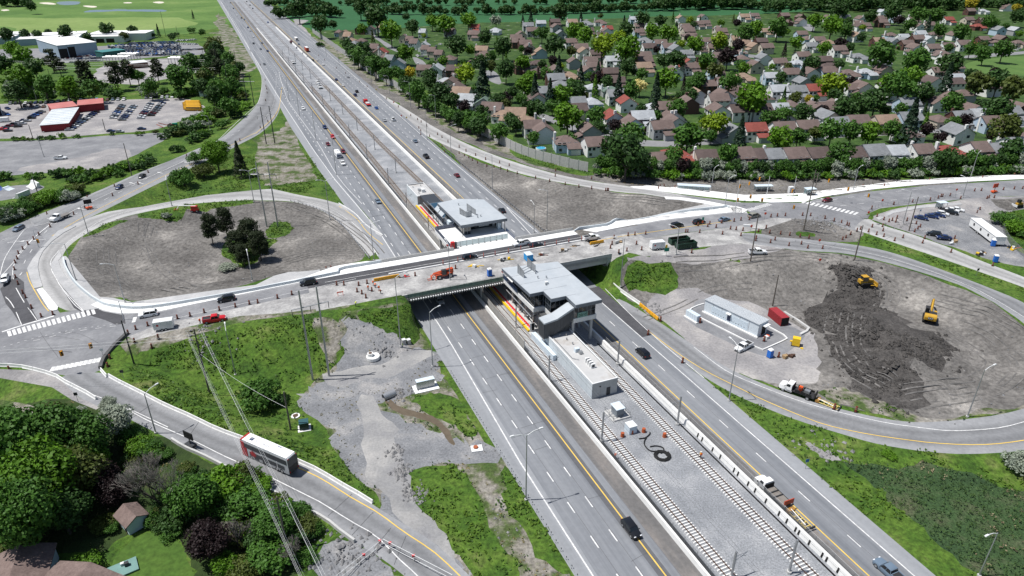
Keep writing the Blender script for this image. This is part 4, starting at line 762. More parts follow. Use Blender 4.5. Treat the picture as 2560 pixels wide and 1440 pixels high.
# pale glass site fence by the sidewalk
r,l=frame('site_fence',72,191.2,'temporary pale glass fence on black feet in front of the far station','fence',8.05)
for i in range(9):
    x=-9+i*2.05; m=MB(); m.box(x,0,.1,1.95,.03,1.7); m.build('panel',Bglass,r); m=MB(); m.cyl(x-1.02,0,0,1.9,.04,0,5); m.box(x-1.02,0,0,.25,.9,.08); m.build('post',Dsteel,r)
def techbox(v0,v1,s0,s1,hgt,label):
    r,l=frame('service_building',(v0+v1)/2,(s0+s1)/2,label,'service building'); a,b=v1-v0,s1-s0; n=int(b/2.5)
    for sx in (-1,1):
        for i in range(n): m=MB(); m.box(sx*(a/2-.06),-b/2+(i+.5)*b/n,-.2,.12,b/n-.05,hgt+.2); m.build('wall_panel',Concb if sx<0 else Conc,r)
    for sy in (-1,1):
        for i in range(3): m=MB(); m.box(-a/2+.12+(i+.5)*(a-.24)/3,sy*(b/2-.06),-.2,(a-.24)/3-.04,.12,hgt+.2); m.build('wall_panel',Conc,r)
    m=MB(); m.box(0,0,hgt-.5,a-.3,b-.3,.2); m.build('roof',Rooft,r)
    m=MB()
    for x,y,w,d in ((-a/2+.15,0,.32,b+.04),(a/2-.15,0,.32,b+.04),(0,-b/2+.15,a-.64,.32),(0,b/2-.15,a-.64,.32)): m.box(x,y,hgt,w,d,.12)
    m.build('coping',Offw,r); return r
tb=techbox(68.5,75.3,113,138.6,4.1,'long low concrete service building with rooftop units beside the near tracks')
m=MB()
for i in range(4): m.box(.3,-3.5-i*.95,3.8,1.1,.42,1.15); 
m.build('air_conditioner',White,tb); m=MB()
for i in range(4): m.bar((.3,-3.72-i*.95,4.4),(.3,-3.74-i*.95,4.4),.4,0,10)
m.build('fan',Dsteel,tb)
m=MB(); m.box(.2,1.6,3.8,1.2,.9,1.0); m.build('air_conditioner',Bluew,tb); m=MB(); m.box(.6,.3,3.8,.9,.9,.7); m.build('roof_unit',Steel,tb)
m=MB(); m.tube([(-2.4,11,4.0),(-2.4,-1,4.0),(-1.2,-2.2,4.0)],.07); m.build('pipe',Steel,tb)
for x,y in ((.4,7.5),(1.3,9.5),(-.3,10),(.8,5)): vent(tb,x,y,3.7)
m=MB(); m.box(1.,-12.82,0,1.0,.08,2.2); m.build('door',Dsteel,tb); m=MB(); m.box(-1.3,-12.84,2.9,.35,.2,.25); m.build('lamp',Dsteel,tb)
nb=techbox(67.5,74.7,253,268.8,4.1,'small concrete service building with roof units north of the far station')
m=MB(); m.box(.4,-2,3.8,1.3,2.6,1.2); m.build('air_conditioner',Offw,nb); m=MB(); m.box(-.8,-1,3.8,.9,1.4,.9); m.build('roof_unit',Steel,nb)
for x,y in ((-2,4),(1.5,4.8),(-1.8,-4)): vent(nb,x,y,3.7)
r,l=frame('ramp_enclosure',67.7,137,'low pale panel enclosure beside the near platform end','enclosure'); m=MB(); m.prism(l((67.0,143.5),(68.3,143.5),(68.3,131),(67.4,131)),0,1.6); m.build('wall',Bluew,r); m=MB(); m.box(0,7.6,0,1.2,2,.55); m.build('step',Conc,r)
r,l=frame('ticket_kiosk',71,105.6,'small fenced kiosk with a pale flat roof south of the long service building','kiosk')
m=MB(); m.box(0,0,0,1.9,2.3,2.3); m.build('body',Mull,r); m=MB(); m.box(0,0,2.3,2.3,2.8,.16); m.build('roof',Bluew,r); m=MB(); m.box(0,0,0,4.6,4.2,.25); m.build('plinth',Conc,r)
for x,y in ((-2.1,-1.9),(0,-1.9),(2.1,-1.9),(2.1,0),(2.1,1.9),(-2.1,0),(-2.1,1.9)): m=MB(); m.cyl(x,y,.2,1.4,.04,0,5); m.build('rail_post',Dsteel,r)
m=MB()
for z in (.8,1.4): m.tube([(-2.1,1.9,z),(-2.1,-1.9,z),(2.1,-1.9,z),(2.1,1.9,z)],.03)
m.build('handrail',Dsteel,r)
r,l=frame('equipment_cabinet',70.6,99.4,'pale blue grey equipment cabinet standing on the ballast','cabinet'); m=MB(); m.box(0,0,0,1.9,2.0,1.9); m.build('body',Bluew,r); m=MB(); m.box(0,0,1.9,2.0,2.1,.08); m.build('lid',Offw,r)
r,l=frame('red_booth',61.2,190.6,'red booth at the sidewalk corner of the far station','booth',8.2); m=MB(); m.box(0,0,0,1.1,1.0,2.1); m.build('body',Red,r); m=MB(); m.box(.9,-.1,0,.7,.9,1.9); m.build('side_box',Dsteel,r)
# ================================================================ boxes standing on the ground
def base(name,p1,p2,label,cat,group=None,dz=0,f=None):
    a=(f or at)(*p1); b=(f or at)(*p2); r=empty(name,(a[0],a[1],min(a[2],b[2])+dz),math.atan2(b[1]-a[1],b[0]-a[0]),label,cat,group); return r,float(np.hypot(*(b-a)[:2]))
def box(r,name,x,y,z,sx,sy,sz,m,**k): 
    b_=MB(); b_.box(x,y,z,sx,sy,sz,**k); return b_.build(name,m,r)
Corr=mat('white metal cladding',[(.3,G(.60,.66,.70)),(.7,G(.66,.71,.75))],.3,.5,coord='obj')
# substation building
r,w=base('metal_building',(1759,780),(1892,844),'long white blue metal equipment building with ribbed roof in the gravel compound','building')
box(r,'wall',w/2,2.1,0,w,4.2,4.0,Corr); box(r,'roof',w/2,2.1,4.0,w+.3,4.6,.12,Roofm)
for i in range(40): box(r,'roof_rib',w*(i+.5)/40,2.1,4.12,.07,4.6,.07,Offw)
box(r,'sill',w/2,-.25,0,w+.6,.5,.35,Concw)
for x,ww in ((w*.28,5.),(w*.66,5.5)):
    box(r,'wall_panel',x,-.03,.6,ww,.05,2.4,Bluew)
    for k in range(5): box(r,'louvre',x-1.8+k*.9,-.06,1.2,.3,.05,.12,Dsteel)
box(r,'door',w*.47,-.05,1.0,1.0,.08,2.0,Navy); box(r,'door_hood',w*.47,-.4,3.1,1.4,.8,.2,White); box(r,'door',w+.02,2.6,.2,.1,1.8,2.7,Black); box(r,'door_hood',w+.6,2.6,3.1,1.2,2.2,.2,White)
for i in range(5): box(r,'wall_seam',w*(i+1)/6,-.02,.1,.06,.05,3.7,Steel)
r,w=base('switch_cabinet',(1713,791),(1741,808),'row of pale blue switch cabinets on a concrete base beside the metal building','cabinet')
for i in range(5): box(r,'door',w*(i+.5)/5,.7,.3,w/5-.05,1.4,1.8,Bluew)
box(r,'plinth',w/2,.6,0,w+.5,2.,.3,Concw)
wallrun('compound_kerb',pxl([(1740,790),(1865,853)],n=1),.35,.3,Concw,'white kerb line in front of the metal building','kerb',tx=.9)
wallrun('compound_kerb',pxl([(1760,760),(1735,768),(1724,776)],n=3),.35,.3,Concw,'white kerb curving behind the switch cabinets','kerb',tx=.9)
wallrun('compound_kerb',pxl([(1922,818),(1972,845),(1960,852),(1903,877),(1885,866)],n=1),.35,.3,Concw,'white angled kerb round the end of the compound','kerb',tx=.9)
wallrun('compound_kerb',pxl([(1960,782),(1990,800),(2026,825),(2000,838)],n=1),.7,.5,Conc,'concrete block kerb behind the red container','kerb',tx=.9)
def container(p1,p2,m,label,L_=6.1,dark=True):
    r,w=base('shipping_container',p1,p2,label,'shipping container'); box(r,'body',L_/2,1.22,.12,L_,2.44,2.5,m)
    for i in range(16): 
        if i%1==0: box(r,'corrugation',.3+i*(L_-.6)/15,-.01,.3,.16,.07,2.2,m)
    box(r,'door',L_+.02,1.22,.25,.06,2.2,2.25,Black if dark else m)
    for x in (0.05,L_-.05): box(r,'corner_post',x,.02,.1,.14,.12,2.55,m)
    return r
container((1919,790),(1953,818),Red2:=flat('container red',G(.30,.03,.035),.5),'red shipping container with a dark open end beside the metal building')
r,w=base('yellow_cabinet',(1978,865),(2000,869),'bright yellow machine cabinet on the gravel beside the damp soil','cabinet'); box(r,'body',1.,.8,.25,1.9,1.5,2.1,Yel); box(r,'skid',1.,.8,0,2.2,1.7,.25,Dsteel); box(r,'foot_plate',2.6,-.4,0,.7,.5,.3,Yel); box(r,'foot_plate',-.1,2.3,0,.7,.5,.35,Yel)
# portable toilets
def toilet(px,py,label,rz=0.,f=at,m=None,s_=1.):
    p=f(px,py); r=empty('portable_toilet',tuple(p),rz,label,'portable toilet'); box(r,'body',0,0,.1,1.15,1.15,2.1,m or Blu); b_=MB(); b_.box(0,0,2.2,1.22,1.22,.25,0,0,.8,.8); b_.build('roof',White,r)
    box(r,'door',0,-.59,.2,.8,.05,1.85,m or Blu); box(r,'skid',0,0,0,1.2,1.25,.1,Dsteel); b_=MB(); b_.cyl(.4,.4,2.2,2.7,.05,0,6); b_.build('vent_pipe',White,r); r.scale=(s_,)*3; return r
toilet(1224,690,'blue portable toilet on the near edge of the bridge deck',ANG,on); toilet(1924,893,'blue portable toilet beside the white pickup in the compound',.5); toilet(2481,615,'dark blue portable toilet at the end of the white office trailer',-.3); toilet(2487,655,'bright blue portable toilet next to the stacked site materials',-.3)
r=empty('storage_box',tuple(on(1321,650)),ANG,'bright blue storage box standing on the bridge deck behind the station roof','storage box'); b3=flat('sky blue paint',G(.02,.28,.62),.5); box(r,'body',0,0,.1,2.0,2.6,2.0,b3); box(r,'lid',0,0,2.1,2.1,2.7,.12,Bluew); box(r,'skid',0,0,0,1.9,2.5,.1,Dsteel)
# trailers
def wheels(r,pts,rad=.38,w=.26):
    for x,y in pts: b_=MB(); b_.wheel(x,y,rad,rad,w); t=b_.build('wheel',Black,r); b_=MB(); b_.wheel(x,y,rad,rad*.5,w+.02,0,10); b_.build('rim',Offw,t)
def cargo(px,py,rz,label,L_=4.6,f=at,door=True):
    r=empty('cargo_trailer',tuple(f(px,py)),rz,label,'trailer'); box(r,'body',0,0,.5,L_,2.2,2.1,White); box(r,'roof',0,0,2.6,L_-.1,2.1,.07,Offw); wheels(r,[(-.45,-1.12),(.45,-1.12),(-.45,1.12),(.45,1.12)],.34,.22)
    b_=MB(); b_.bar((L_/2,-.8,.5),(L_/2+1.3,0,.45),.07); b_.bar((L_/2,.8,.5),(L_/2+1.3,0,.45),.07); b_.build('drawbar',Dsteel,r)
    if door: box(r,'side_door',L_*.28,-1.12,.6,.85,.04,1.85,Offw); box(r,'emblem',-L_*.28,-1.12,1.5,.5,.04,.45,Red)
    return r
cargo(412,822,.32,'white enclosed cargo trailer with a small red emblem beside the west intersection'); cargo(1642,622,.25,'white enclosed cargo trailer on the worksite beside the green dumpsters',4.4); cargo(10,305,.3,'white box trailer at the left edge of the gravel car lot',5.5,door=False)
p=at(2432,575); q=at(2472,607); r=empty('office_trailer',tuple((p+q)/2),math.atan2(q[1]-p[1],q[0]-p[0]),'long white office trailer with flat roof beside the brush bank','office trailer')
box(r,'body',0,1.5,.7,17,3.2,2.6,White); box(r,'roof',0,1.5,3.3,17.2,3.5,.15,White); box(r,'underframe',0,1.5,.35,16,2.4,.35,Dsteel)
for x in (-5.5,-1,4): box(r,'window',x,-.12,1.7,.9,.06,.9,Glass)
box(r,'door',6.5,-.12,.8,.9,.06,2.,Offw); wheels(r,[(-3,-.1),(-1.9,-.1)],.4,.25)
def dumpster(px,py,rz,label,junk):
    r=empty('dumpster',tuple(at(px,py)),rz,label,'dumpster'); L_,w_,h_=6.6,2.4,1.7
    for nm,x,y,sx,sy in (('side',0,-w_/2,L_,.1),('side',0,w_/2,L_,.1),('end',-L_/2,0,.1,w_-.1),('end',L_/2,0,.1,w_-.1)): box(r,nm,x,y,.25,sx,sy,h_,Dgreen)
    for i in range(7): box(r,'rib',-L_/2+.4+i*.95,-w_/2-.07,.3,.14,.1,h_-.1,Dgreen)
    box(r,'floor',0,0,.2,L_-.1,w_-.1,.12,Drum); box(r,'rim',0,-w_/2,.25+h_,L_+.1,.16,.1,Dgreen); box(r,'skid',0,0,0,L_-.6,1.2,.2,Dsteel)
    if junk:
        b_=MB()
        for i in range(26): b_.box(random.uniform(-2.6,2.6),random.uniform(-.9,.9),.3,random.uniform(.3,1.),random.uniform(.2,.6),random.uniform(.2,.9),0,random.uniform(0,3))
        o=b_.build('rubble',Conc,r); o['kind']='stuff'
dumpster(1697,608,.3,'empty dark green open dumpster on the worksite',0); dumpster(1714,619,.3,'dark green open dumpster filled with rubble in front of the empty one',1)
# bus shelters
def shelter(px,py,rz,L_,W_,label,H_=2.6):
    r=empty('bus_shelter',tuple(at(px,py)),rz,label,'bus shelter'); box(r,'roof',0,0,H_,L_+.5,W_+.5,.16,Bluew); n=max(2,int(L_/2)) 
    for i in range(n+1):
        for y in (-W_/2,W_/2): box(r,'post',-L_/2+L_*i/n,y,0,.1,.1,H_,Steel)
    for i in range(n): box(r,'glass_panel',-L_/2+L_*(i+.5)/n,W_/2,.3,L_/n-.12,.04,H_-.6,Bglass); box(r,'lower_panel',-L_/2+L_*(i+.5)/n,-W_/2,.1,L_/n-.12,.04,.8,Panelm)
    box(r,'bench',0,W_*.2,.4,L_*.6,.4,.08,Dsteel)
shelter(1733,479,-.19,13,2.2,'long bus shelter with a pale roof beside the dirt verge'); shelter(2023,488,.2,3.6,2.2,'small glass bus shelter with pale roof at the sidewalk corner'); shelter(2351,522,.2,3.,2.,'little glass shelter behind the parked white cars'); shelter(1907,477,.05,7.,2.,'skeletal unroofed bus shelter frame on the far sidewalk',2.3)
r=empty('signal_cabinet',tuple(at(1976,482)),.2,'tall grey control cabinet on the sidewalk by the east intersection','cabinet'); box(r,'body',0,0,0,2.,1.6,2.7,Offw); box(r,'door',.9,-.83,.4,.9,.06,1.6,Navy)
# small ground utilities near the grass
r,w=base('utility_cabinet',(1044,978),(1088,968),'long grey steel cabinet on a white concrete pad in the gravel yard','utility cabinet'); box(r,'pad',w/2,.6,0,w+1.6,3.4,.2,M_walk); box(r,'body',w/2,.9,.2,w,1.2,2.0,Steel); box(r,'lid',w/2,.9,2.2,w+.15,1.4,.1,Bluew)
for i in range(3): box(r,'door',w*(i+.5)/3,.28,.3,w/3-.06,.05,1.8,Steel)
for px,lab in ((1012,'grey green electrical box left of its twin by the highway pole'),(1024,'grey green electrical box right of its twin by the highway pole')): r,w=base('electrical_box',(px-4,862),(px+4,861),lab,'electrical box'); box(r,'body',w/2,.5,.1,w,.9,1.3,Steel); box(r,'lid',w/2,.5,1.4,w+.1,1.,.08,Offw); box(r,'plinth',w/2,.5,0,w+.2,1.1,.1,Conc)
r=empty('manhole_riser',tuple(at(933,896)),0,'round white concrete manhole base with a rusty cap in the gravel yard','manhole'); b_=MB(); b_.cyl(0,0,0,.8,1.7,0,24); b_.build('base_ring',Concw,r); b_=MB(); b_.cyl(-.6,0,.8,1.6,.75,0,20); b_.build('riser',Concw,r); b_=MB(); b_.cyl(-.6,0,1.6,1.7,.45,0,16); b_.build('cover',Rust,r)
r,w=base('transformer_box',(750,1079),(773,1075),'dark green transformer box on a small pad beside the gravel road','transformer'); box(r,'body',w/2,.9,.15,w,1.6,1.7,flat('dark teal paint',G(.01,.03,.03),.5)); box(r,'lid',w/2,.9,1.85,w+.1,1.8,.1,flat('teal lid',G(.03,.09,.10),.5)); box(r,'pad',w/2,.8,0,w+.8,2.4,.15,Concw)
for px,py,lab in ((739,1041,'flat round manhole collar near the dark transformer'),): r=empty('manhole',tuple(at(px,py)),0,lab,'manhole'); b_=MB(); b_.cyl(0,0,0,.25,1.0,0,18); b_.build('collar',Concw,r); b_=MB(); b_.cyl(0,0,.25,.3,.6,0,16); b_.build('cover',Rust,r)
r=empty('manhole',tuple(at(1192,1122)),.2,'orange capped manhole on a square white slab beside the guardrail','manhole'); box(r,'slab',0,0,0,2.4,2.,.2,Concw); b_=MB(); b_.cyl(-.2,.2,.2,.5,.5,0,16); b_.build('cover',flat('rusty orange iron',G(.35,.10,.04),.7),r)
r=empty('culvert_pipe',tuple(at(972,993)),-.9,'corrugated steel culvert mouth at the head of the muddy ditch','culvert'); b_=MB(); V=[]; n=16
for y in (-1.4,1.6):
    for rr in (.75,.85): V+=[(rr*math.cos(2*math.pi*i/n),y,.55+rr*math.sin(2*math.pi*i/n)) for i in range(n)]
b_.add(V,[(k*n+i,k*n+(i+1)%n,j*n+(i+1)%n,j*n+i) for k,j in ((0,1),(1,3),(3,2),(2,0)) for i in range(n)]); b_.build('pipe',Steel,r)
# ================================================================ vehicles
Paint=flat('car paint black',G(.012,.013,.016),.22,0,.6,.02); Tyre=Black; Rim=flat('wheel rim',G(.42,.43,.44),.35,.6); Lamp=flat('headlamp',G(.75,.77,.8),.15); Tail=flat('tail lamp',G(.35,.01,.01),.25); Trim=flat('plastic trim',G(.03,.03,.032),.6)
PC={}
for n_,c_ in dict(black=G(.012,.013,.016),navy=G(.015,.03,.10),blue=G(.03,.10,.32),white=G(.74,.75,.75),silver=G(.40,.42,.44),grey=G(.16,.175,.19),slate=G(.14,.19,.25),darkred=G(.13,.012,.018),red=G(.50,.015,.02),gold=G(.24,.235,.20),green=G(.02,.09,.05),skyblue=G(.02,.22,.62),brown=G(.13,.075,.05)).items(): PC[n_]=flat('car paint '+n_+' ',c_,.22,0,.6,.02)
def loft(secs,m,name,r,smooth=True,cap=True):
    """secs: list of closed rings with equal counts"""
    n=len(secs[0]); b_=MB(); V=[p for s_ in secs for p in s_]; fs=[(k*n+i,k*n+(i+1)%n,(k+1)*n+(i+1)%n,(k+1)*n+i) for k in range(len(secs)-1) for i in range(n)]
    if cap: fs+=[tuple(range(n))[::-1],tuple(range((len(secs)-1)*n,len(secs)*n))]
    b_.add(V,fs); o=b_.build(name,m,r,smooth); bm=bmesh.new(); bm.from_mesh(o.data); bmesh.ops.recalc_face_normals(bm,faces=bm.faces); bm.to_mesh(o.data); bm.free()
    if smooth: o.data.set_sharp_from_angle(angle=math.radians(35))
    return o
def wheelset(r,xs,wy,rad,w=.24):
    if ('w',rad) not in proto:
        b_=MB(); b_.wheel(0,0,rad,rad,w,0,16); b2=MB(); b2.wheel(0,0,rad,rad*.62,w+.03,0,12); proto[('w',rad)]=(b_.mesh('wheel',Tyre),b2.mesh('rim',Rim))
    for x in xs:
        for sy in (-1,1): t=link('wheel',proto[('w',rad)][0],r,(x,sy*wy,0)); link('rim',proto[('w',rad)][1],t)
SPEC=dict( # length,width,height,belt, hood end x, cabin: windshield base, roof front, roof rear, rear base, wheel radius
 sedan=(4.7,1.82,1.45,.92,(1.05,.35,-.85,-1.55),.33), hatch=(4.3,1.8,1.52,.95,(1.0,.35,-1.35,-1.95),.33), suv=(4.75,1.92,1.72,1.05,(1.15,.55,-1.75,-2.15),.38), van=(5.1,1.98,1.78,1.02,(1.55,.75,-1.95,-2.35),.35), pickup=(5.7,2.0,1.9,1.15,(1.35,.75,-.55,-.75),.41))
def car(kind):
    L_,W_,H_,bz,(wb,rf,rr,rb_),rad=SPEC[kind]; r=empty(kind if kind not in('suv','sedan','hatch','van') else 'car'); hx=L_/2; hw_=W_/2; g_=.22
    def ring(x,w,zb,zt,cr_=.05): return [(x,-w*.94,zb),(x,-w,zb+.18),(x,-w,zt-.18),(x,-w*.9,zt-.02),(x,-w*.45,zt+cr_),(x,w*.45,zt+cr_),(x,w*.9,zt-.02),(x,w,zt-.18),(x,w,zb+.18),(x,w*.94,zb)]
    hood=bz-.06
    S_=[ring(hx,hw_*.74,g_+.12,hood-.22,0),ring(hx-.12,hw_*.90,g_,hood-.12,.02),ring(hx-.6,hw_*.98,g_,hood-.03),ring(wb,hw_,g_,bz),ring(0,hw_,g_,bz)]
    if kind=='pickup': S_+=[ring(rb_-.02,hw_,g_+.1,bz+.02,.0),ring(-hx+.1,hw_*.98,g_+.15,bz,.0),ring(-hx,hw_*.95,g_+.2,bz-.08,0)]
    else: S_+=[ring(rb_+.3,hw_*.99,g_,bz+.02),ring(-hx+.15,hw_*.93,g_+.05,bz-(.02 if kind!='sedan' else .06),.02),ring(-hx,hw_*.80,g_+.15,bz-.14,0)]
    loft(S_,Paint,'body',r); tw=hw_*.80; bw=hw_*.93; zr=H_-.05
    # roof with rounded rim
    loft([[(rf+.12,-tw*.8,zr-.07),(rf+.12,tw*.8,zr-.07),(rf+.02,tw*.8,zr+.0),(rf+.02,-tw*.8,zr+.0)][:4],[(rf,-tw,zr-.06),(rf,tw,zr-.06),(rf-.2,tw*.9,zr+.045),(rf-.2,-tw*.9,zr+.045)],[(rr,-tw,zr-.06),(rr,tw,zr-.06),(rr+.1,tw*.9,zr+.04),(rr+.1,-tw*.9,zr+.04)],[(rr-.08,-tw*.85,zr-.09),(rr-.08,tw*.85,zr-.09),(rr-.04,tw*.8,zr-.04),(rr-.04,-tw*.8,zr-.04)]],Paint,'roof',r)
    q=lambda nm,v_: MB().add(v_,[(0,1,2,3)]).build(nm,Glass,r)
    q('windshield',[(wb,-bw*.93,bz+.03),(wb,bw*.93,bz+.03),(rf,tw*.97,zr-.05),(rf,-tw*.97,zr-.05)]); q('rear_window',[(rb_,bw*.93,bz+.03),(rb_,-bw*.93,bz+.03),(rr,-tw*.97,zr-.06),(rr,tw*.97,zr-.06)])
    xm=(wb+rb_)/2-.05
    for sy in (-1,1):
        for a,b in ((0,.5),(.5,1)):
            x0=wb+(rb_-wb)*a; x1=wb+(rb_-wb)*b; X0=rf+(rr-rf)*a; X1=rf+(rr-rf)*b; e=.04
            q('side_window',[(x0-e,sy*(bw+.01),bz),(x1+e,sy*(bw+.01),bz),(X1+e,sy*(tw+.01),zr-.07),(X0-e,sy*(tw+.01),zr-.07)])
        b_=MB(); b_.bar((wb,sy*bw,bz),(rf,sy*tw,zr-.03),.045); b_.bar((rb_,sy*bw,bz),(rr,sy*tw,zr-.03),.06); b_.bar((xm,sy*bw,bz),((rf+rr)/2,sy*tw,zr-.05),.045); b_.build('pillar',Paint,r)
        b_=MB(); b_.box(hx-.1,sy*hw_*.62,hood-.24,.18,.36,.14); b_.build('headlight',Lamp,r); b_=MB(); b_.box(-hx+.07,sy*hw_*.72,bz-.32,.16,.26,.22); b_.build('tail_light',Tail,r); b_=MB(); b_.box(wb-.1,sy*(hw_+.1),bz-.02,.12,.2,.14); b_.build('mirror',Paint,r)
    b_=MB(); b_.box(hx-.02,0,g_+.18,.08,W_*.55,.26); b_.build('grille',Trim,r); b_=MB(); b_.box(0,0,g_-.04,L_*.86,W_*.88,.16); b_.build('underbody',Trim,r)
    if kind=='pickup':
        b_=MB(); b_.box((rb_-hx)/2-.02,0,bz+.03,hx+rb_-.22,W_*.82,.03); b_.build('bed_liner',Trim,r)
        b_=MB(); ln=hx+rb_-.1; xc=(rb_-hx)/2-.02
        for sy in (-1,1): b_.box(xc,sy*hw_*.90,bz-.02,ln,.13,.20)
        b_.box(-hx+.07,0,bz-.02,.11,W_*.85,.20); b_.build('bed_side',Paint,r)
    wheelset(r,(hx-.92,-hx+.95),hw_-.12,rad); return r
PAINTED={'body','roof','pillar','mirror','bed_side','hood','bumper'}
def repaint(r,m):
    for c_ in TREE(r):
        if c_.type=='MESH' and c_.name.split('.')[0] in PAINTED: c_.material_slots[0].link='OBJECT'; c_.material_slots[0].material=m
def TREE(r):
    o=[]
    for c_ in r.children: o.append(c_); o+=list(c_.children)
    return o
VP={}
def copy_of(key,builder):
    if key not in VP: VP[key]=builder(); bpy.context.view_layer.update(); kids(VP[key]); VP[key]['_u']=0; del VP[key]['_u']; return VP[key],True
    src=VP[key]; c=src.copy(); C.objects.link(c)
    def rec(s_,p):
        for ch in KIDS.get(s_.name,()):
            k=ch.copy(); C.objects.link(k); k.parent=p; rec(ch,k)
    rec(src,c); return c,False
HD=math.atan2(-.9193,.3935); HU=HD+math.pi
def ahead(p,q,f=at): a=f(*p);b=f(*q); return math.atan2(b[1]-a[1],b[0]-a[0])
def veh(kind,col,px,py,rz,label,group=None,f=None,cat=None,dz=0.):
    p=(f or on)(px,py); r,first=copy_of(kind,lambda: car(kind)); r.location=(p[0],p[1],p[2]+dz); r.rotation_euler=(0,0,rz)
    for k in ('label','category','group'):
        if k in r: del r[k]
    tag(r,label,cat or {'pickup':'pickup truck','van':'minivan','suv':'suv'}.get(kind,'car'),group)
    for ch in r.children if not first else r.children:
        pass
    RPQ.append((r,PC[col])); return r
RPQ=[]
hy=lambda px,py: np.array([*gp(px,py),.02])
HC='black navy slate white silver grey'.split()
for kind,col,px,py,lab in (
 ('suv','black',1577,1327,'black suv on the near carriageway closest to the camera'),('suv','silver',1099,756,'silver hatchback in the shade under the bridge'),('sedan','slate',945,506,'blue grey car alone on the near carriageway beyond the loop ramp'),('pickup','white',857,411,'white pickup towing a camper trailer'),
 ('suv','darkred',858,382,'dark red suv beside the camper trailer'),('suv','red',832,345,'bright red suv ahead of the dark red pair'),('sedan','darkred',820,363,'dark red sedan near the edge line beside the camper'),('suv','navy',812,321,'dark blue suv following the red suv'),('suv','white',758,274,'white suv passing the gore of the exit road'),
 ('sedan','grey',661,162,'small grey car near the exit road gore'),('sedan','navy',669,129,'small navy car in the right lane far up the near carriageway'),('sedan','grey',652,124,'small grey car abreast of the navy car far up the carriageway'),('sedan','grey',655,109,'small dark car behind the abreast pair far up the carriageway'),
 ('suv','white',593,40,'white van shaped car far away on the near carriageway'),('sedan','black',604,46,'black car beside the far white van'),('sedan','grey',611,50,'grey car close behind the far black car'),('sedan','navy',620,70,'navy car below the cluster at the top of the highway'),('sedan','silver',626,79,'silver car under the far navy car'),('sedan','white',634,93,'white car on the top stretch of the near carriageway'),('sedan','black',634,110,'black car below the far white car'),('sedan','black',584,22,'black dot of a car near the top edge of the photo'),('sedan','grey',576,8,'grey dot of a car at the top edge of the photo')): veh(kind,col,px,py,HD,lab,'cars heading towards the camera',hy)
for kind,col,px,py,lab in (
 ('suv','black',1606,887,'black suv on the right carriageway beside the near station'),('sedan','black',1255,529,'black car beside the far station'),('sedan','darkred',1142,441,'dark maroon car on the right carriageway by the dirt triangle'),('pickup','black',1065,394,'black pickup on the right carriageway'),('sedan','slate',1038,355,'blue grey car behind the black pickup'),('pickup','white',983,301,'white pickup ahead of the blue grey car'),('sedan','silver',961,303,'silver car beside the white pickup'),('sedan','blue',941,272,'bright blue car next to the red flatbed truck'),
 ('suv','navy',888,240,'navy suv just ahead of the flatbed truck'),('suv','black',892,231,'black suv leading the navy suv ahead of the flatbed'),('sedan','white',858,215,'white car in the lane beside the rail fence'),('sedan','silver',870,194,'silver car by the kerb of the far right lane'),('sedan','navy',841,201,'navy car in the middle lane before the white one'),('sedan','white',808,163,'white car trailing the orange truck'),('sedan','white',792,152,'white car beside the black suv behind the orange truck'),('suv','black',782,153,'black suv behind the orange truck'),('sedan','black',770,145,'black car right behind the orange truck'),('sedan','grey',759,135,'grey car beside the orange truck'),('sedan','navy',743,121,'navy car under the white bus'),('sedan','slate',747,112,'blue grey car just behind the white bus'),('sedan','blue',670,57,'blue car high up on the right carriageway'),('sedan','navy',632,22,'navy car near the top on the right carriageway'),('suv','grey',625,14,'grey suv near the top on the right carriageway'),('sedan','black',617,5,'black car at the top edge on the right carriageway')): veh(kind,col,px,py,HU,lab,'cars heading away from the camera',hy)
HW_=ANG+math.pi; HE=ANG
for kind,col,px,py,rz,lab in (
 ('suv','white',372,790,HW_-.05,'white suv waiting by the west intersection stop line'),('suv','black',567,752,HW_-.05,'black suv on the boulevard beside the left infield'),('suv','black',771,711,HW_-.03,'black suv nearing the west end of the bridge'),('pickup','white',964,672,HW_,'white pickup on the west end of the bridge'),('suv','black',1175,648,HE,'black suv in the middle of the bridge'),('pickup','white',1303,613,HW_,'white work truck with red side on the bridge by the far station'),('sedan','black',1341,617,HE,'black sedan beside the white work truck'),('pickup','white',1478,598,HE,'white pickup leaving the east end of the bridge'),('suv','black',1692,567,HE+.06,'black suv with roof rack east of the bridge'),('suv','black',1747,559,HE+.08,'black boxy suv ahead of the roof rack suv'),('sedan','slate',1810,552,HE+.1,'grey blue sedan in the queue to the east intersection'),('van','gold',1885,543,HE+.12,'olive grey minivan at the head of the queue'),('hatch','darkred',2067,504,ahead((2067,504),(2000,515)),'dark red hatchback stopped at the east crosswalk'),
 ('pickup','red',537,803,.36,'bright red pickup parked on the worksite pavement'),('pickup','white',1893,634,.05,'white pickup parked by the utility pole south of the east junction'),('pickup','white',1858,872,ahead((1858,872),(1825,888)),'white pickup parked in the gravel compound'),('suv','slate',48,575,ahead((80,560),(20,590)),'blue grey suv entering the west intersection'),('hatch','navy',299,471,ahead((340,448),(260,495)),'navy hatchback on the exit road'),('sedan','black',356,443,ahead((380,428),(330,460)),'black sedan on the exit road ahead of the navy hatchback'),('suv','white',14,702,ahead((25,670),(12,730)),'white suv turning at the left edge of the west intersection'),('pickup','white',152,398,.15,'white pickup alone on the asphalt lot')): veh(kind,col,px,py,rz,lab)
